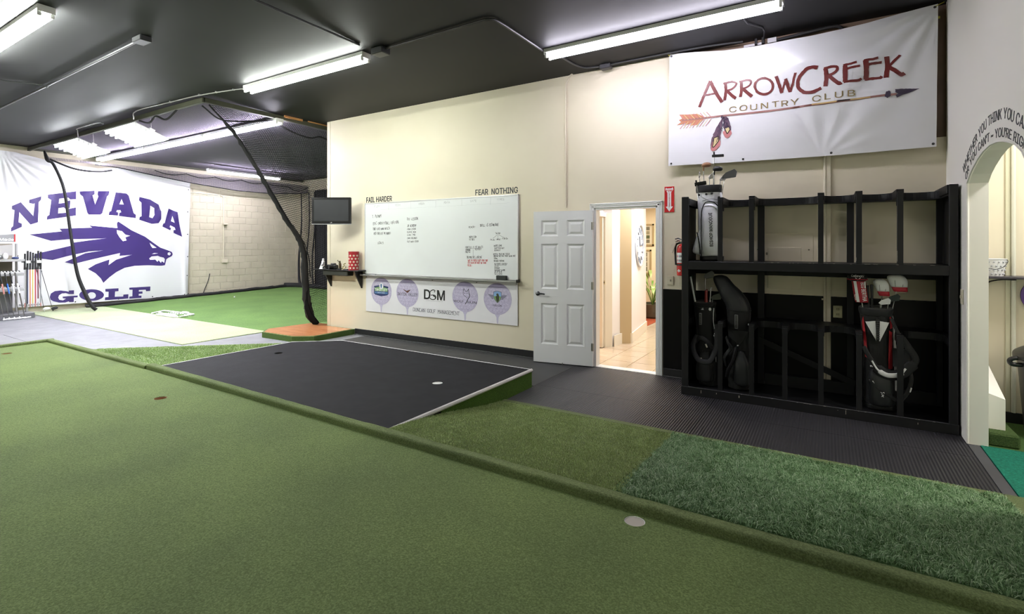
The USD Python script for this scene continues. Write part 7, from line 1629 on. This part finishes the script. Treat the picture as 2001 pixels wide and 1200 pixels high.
# ================================================================ SMALL THINGS ON THE BAY TURF
ballm = M('golf_ball_white', (0.80, 0.80, 0.80), 0.3)
gb0 = None
SEG = [((-13.07, 5.50), (-13.30, 5.86)), ((-13.30, 5.86), (-12.56, 5.90)), ((-12.68, 5.965), (-12.45, 6.0)), ((-12.60, 5.92), (-12.02, 5.90)), ((-12.02, 5.88), (-11.94, 5.56)), ((-11.94, 5.53), (-12.44, 5.66)), ((-12.10, 5.72), (-12.02, 5.90)), ((-12.80, 5.48), (-11.97, 5.50)), ((-12.80, 5.50), (-12.62, 5.88)), ((-12.9, 5.62), (-12.3, 5.60)), ((-12.45, 5.62), (-12.35, 5.86)), ((-13.1, 5.66), (-12.9, 5.64))]
n = 0
for a, b in SEG:
    a, b = np.array(a), np.array(b); k = max(int(np.linalg.norm(b - a) / 0.045), 1)
    for i in range(k):
        p = a + (b - a) * (i + 0.5) / k
        z = 0.014 if p[1] < 5.555 else 0.014 + 0.148 * ((p[1] - 5.555) / 5.9) * 0.5
        lb = 'white golf ball in the pattern of ball rows on the bay turf'
        if gb0 is None:
            gb0 = thing('golf_ball', lb, 'golf ball', (p[0], p[1], z), 'golf balls laid in rows on the bay turf')
            part(gb0, 'ball', ball((p[0], p[1], z + 0.0214), 0.0214, 2), ballm, smooth=True)
        else:
            copy_of(gb0, 'golf_ball', (p[0], p[1], z), lb, 'golf ball', 'golf balls laid in rows on the bay turf')
        n += 1
for (x, y, lb) in ((-9.9, 9.1, 'lone white golf ball lying near the far end of the bay turf'), (-14.3, 8.1, 'lone white golf ball on the turf near the foot of the block wall')):
    copy_of(gb0, 'golf_ball', (x, y, 0.03 + 0.148 * ((y - 5.555) / 5.9) * (1 if x < -13 else 0.35)), lb, 'golf ball')
# two drivers leaning against the big banner
club('golf_club', 'club with a white head leaning on the wall banner, left of two', (-15.80, 4.23, 1.22), (-15.74, 4.38, 0.03), 'wood', white_plastic, facing=(1, 0, 0.1), r=0.007, scale=-1.35)
club('golf_club', 'club with a black head leaning on the wall banner, right of two', (-15.80, 4.29, 1.22), (-15.72, 4.53, 0.03), 'wood', ink_head, facing=(1, 0, 0.1), r=0.007, scale=-1.25)

# ---- club display stand cut by the left edge
cs = thing('club_stand', 'grey display stand with shelves of clubs cut by the left edge', 'display stand', (-15.0, 3.3, 0))
grey_st = M('stand_grey', (0.16, 0.16, 0.17), 0.4, metal=0.3); silver_st = M('stand_silver', (0.42, 0.42, 0.43), 0.35, metal=0.5); slat = M('stand_taupe', (0.26, 0.23, 0.18), 0.6)
part(cs, 'base', bx(-15.45, -14.75, 2.6, 3.95, 0.0, 0.12, 0.01), grey_st, smooth=False)
part(cs, 'back_panel', bx(-15.28, -15.22, 2.6, 3.70, 0.12, 1.62), slat, smooth=False)
part(cs, 'dark_panel', to_yz(extr(Polygon([(2.6, 0.12), (3.70, 0.12), (3.70, 0.55), (2.9, 0.28), (2.6, 0.2)]), 0.01), -15.22), grey_st, smooth=False)
for z in (0.62, 0.95, 1.255):
    part(cs, 'shelf', bx(-15.2, -14.82, 2.6, 3.80, z, z + 0.022, 0.004), silver_st, smooth=False)
    part(cs, 'shelf_lip', bx(-14.83, -14.81, 2.6, 3.80, z - 0.02, z + 0.03, 0.003), silver_st, smooth=False)
for y in (3.74,):
    part(cs, 'post', bx(-15.22, -15.16, y, y + 0.03, 0.12, 1.62, 0.004), silver_st, smooth=False)
part(cs, 'header_sign', to_yz(extr(Polygon([(2.6, 1.66), (3.73, 1.66), (3.73, 1.83), (2.6, 1.72)]), 0.03), -15.20), M('header_grey', (0.25, 0.25, 0.26), 0.4), smooth=False)
part(cs, 'header_trim', bx(-15.20, -15.16, 3.715, 3.735, 1.66, 1.83), sign_red, smooth=False)
hm = text('TaylorMade', 0.055, True, 0.50); hm.apply_translation((3.21, 1.685, 0)); part(cs, 'lettering', to_yz(hm, -15.168), sign_white, 'white lettering on the header', smooth=False)
part(cs, 'upper_panel', to_yz(extr(Polygon([(2.6, 1.36), (3.70, 1.36), (3.70, 1.60), (2.6, 1.48)]), 0.01), -15.215), M('panel_pale', (0.36, 0.35, 0.34), 0.5), smooth=False)
rc = random.Random(6)
for i in range(9):
    y = 3.36 + i * 0.05
    for z in (0.645, 0.975):
        o_ = ['rightmost', 'second from the right', 'third from the right', 'fourth from the right', 'fifth from the right', 'sixth from the right', 'seventh from the right', 'eighth from the right', 'ninth from the right'][8 - i]
        t = thing('iron_head', f'chrome iron head on the {"lower" if z < 0.8 else "middle"} shelf of the display stand, {o_}', 'golf club head', (-14.9, y, z), f'iron heads on the {"lower" if z < 0.8 else "middle"} shelf of the display stand')
        part(t, 'club_head', hull([(-14.90, y - 0.02, z), (-14.86, y + 0.02, z), (-14.90, y - 0.02, z + 0.05), (-14.86, y + 0.02, z + 0.03), (-14.93, y, z), (-14.93, y, z + 0.06)]), M('bright_iron', (0.75, 0.75, 0.75), 0.25), smooth=False)
        part(t, 'black_rest', bx(-15.15, -14.94, y - 0.02, y + 0.02, z, z + 0.055, 0.004), black_plastic, smooth=False)
for (y, s_, mt_, lb) in ((3.34, (0.07, 0.05, 0.04), ink_head, 'black club head on the top shelf of the display stand'), (3.43, (0.06, 0.05, 0.05), grey_head, 'grey club head on the top shelf of the display stand'), (3.52, (0.05, 0.05, 0.075), white_plastic, 'tall white club head on the top shelf of the display stand'), (3.68, (0.06, 0.06, 0.03), navy, 'blue club head on the top shelf of the display stand')):
    t = thing('wood_head', lb, 'golf club head', (-14.95, y, 1.277))
    part(t, 'club_head', ball((-14.95, y, 1.277 + s_[2]), 1.0, 2, s_), mt_); part(t, 'hosel', rod((-14.95, y + s_[1] * 0.6, 1.28 + s_[2]), (-15.02, y + s_[1], 1.36), 0.008, 6), shaft_steel)
for i, (y0, c) in enumerate(((3.32, 'white'), (3.40, 'red'), (3.48, 'blue'), (3.56, 'white'), (3.64, 'white'))):
    lb = {0: 'silver putter leaning on the front of the display stand, leftmost', 1: 'putter with a pink band leaning on the display stand', 2: 'putter with a bright blue band leaning on the display stand', 3: 'putter second from the right leaning on the display stand', 4: 'thick white putter leaning on the display stand, rightmost'}[i]
    cc_ = {'white': pw, 'red': M('club_pink', (0.6, 0.25, 0.22), 0.4), 'blue': M('club_blue', (0.03, 0.15, 0.6), 0.4)}[c]
    t = club('golf_club', lb, (-14.80, y0, 1.0), (-14.58, y0 + 0.10, 0.03), 'putter', pw, facing=(1, 0, 0), r=0.013 if i == 4 else 0.008, scale=-1.0)
    part(t, 'shaft_band', rod((-14.748, y0 + 0.024, 0.77), (-14.70, y0 + 0.046, 0.56), 0.014 if c != 'white' else 0.0145, 7), cc_)
hl = thing('club_holder', 'white clip holder full of shafts beside the display stand', 'holder', (-15.0, 3.9, 0.2))
part(hl, 'post', bx(-15.02, -14.98, 3.86, 3.90, 0.12, 1.10, 0.004), silver_st, smooth=False)
for y in (3.88, 4.06):
    part(hl, 'clip', bx(-15.0, -14.9, y - 0.04, y + 0.04, 1.19, 1.25, 0.006), white_plastic, smooth=False)
part(hl, 'cross_bar', bx(-15.03, -14.98, 3.80, 4.12, 1.20, 1.24, 0.004), silver_st, smooth=False)
part(hl, 'lower_bar', bx(-15.03, -14.98, 3.80, 4.12, 0.25, 0.28, 0.004), silver_st, smooth=False)
part(hl, 'arm', bx(-15.2, -14.99, 3.80, 3.84, 0.255, 0.275, 0.003), silver_st, smooth=False)
SH = [('club_silver', (0.55, 0.55, 0.56)), ('club_navy', (0.05, 0.06, 0.12)), ('club_orange', (0.65, 0.25, 0.12)), ('club_yellow', (0.7, 0.6, 0.15)), ('club_red', (0.45, 0.05, 0.07)), ('club_maroon', (0.20, 0.03, 0.05)), ('club_grey', (0.3, 0.3, 0.32))]
words = ['silver', 'navy', 'orange', 'yellow', 'red', 'maroon', 'grey']
for i in range(7):
    y = 3.83 + i * 0.044
    t = thing('club_shaft', f'loose {words[i]} club shaft standing in the white clip holder', 'golf club', (-14.93, y, 0.3))
    part(t, 'shaft', rod((-14.93, y, 0.30 + (0.1 if i in (0, 5) else 0)), (-14.94, y, 1.18), 0.010, 7), M(SH[i][0], SH[i][1], 0.4))
    part(t, 'grip', rod((-14.94, y, 1.05), (-14.95, y + 0.008, 1.40 + 0.06 * ((i * 3) % 4) / 3), 0.018, 7, 0.016), grip_black)
    part(t, 'tip', rod((-14.93, y, 0.22), (-14.93, y, 0.32), 0.009, 6), M('tip_' + str(i % 2), [(0.6, 0.25, 0.22), (0.5, 0.5, 0.5)][i % 2], 0.4))
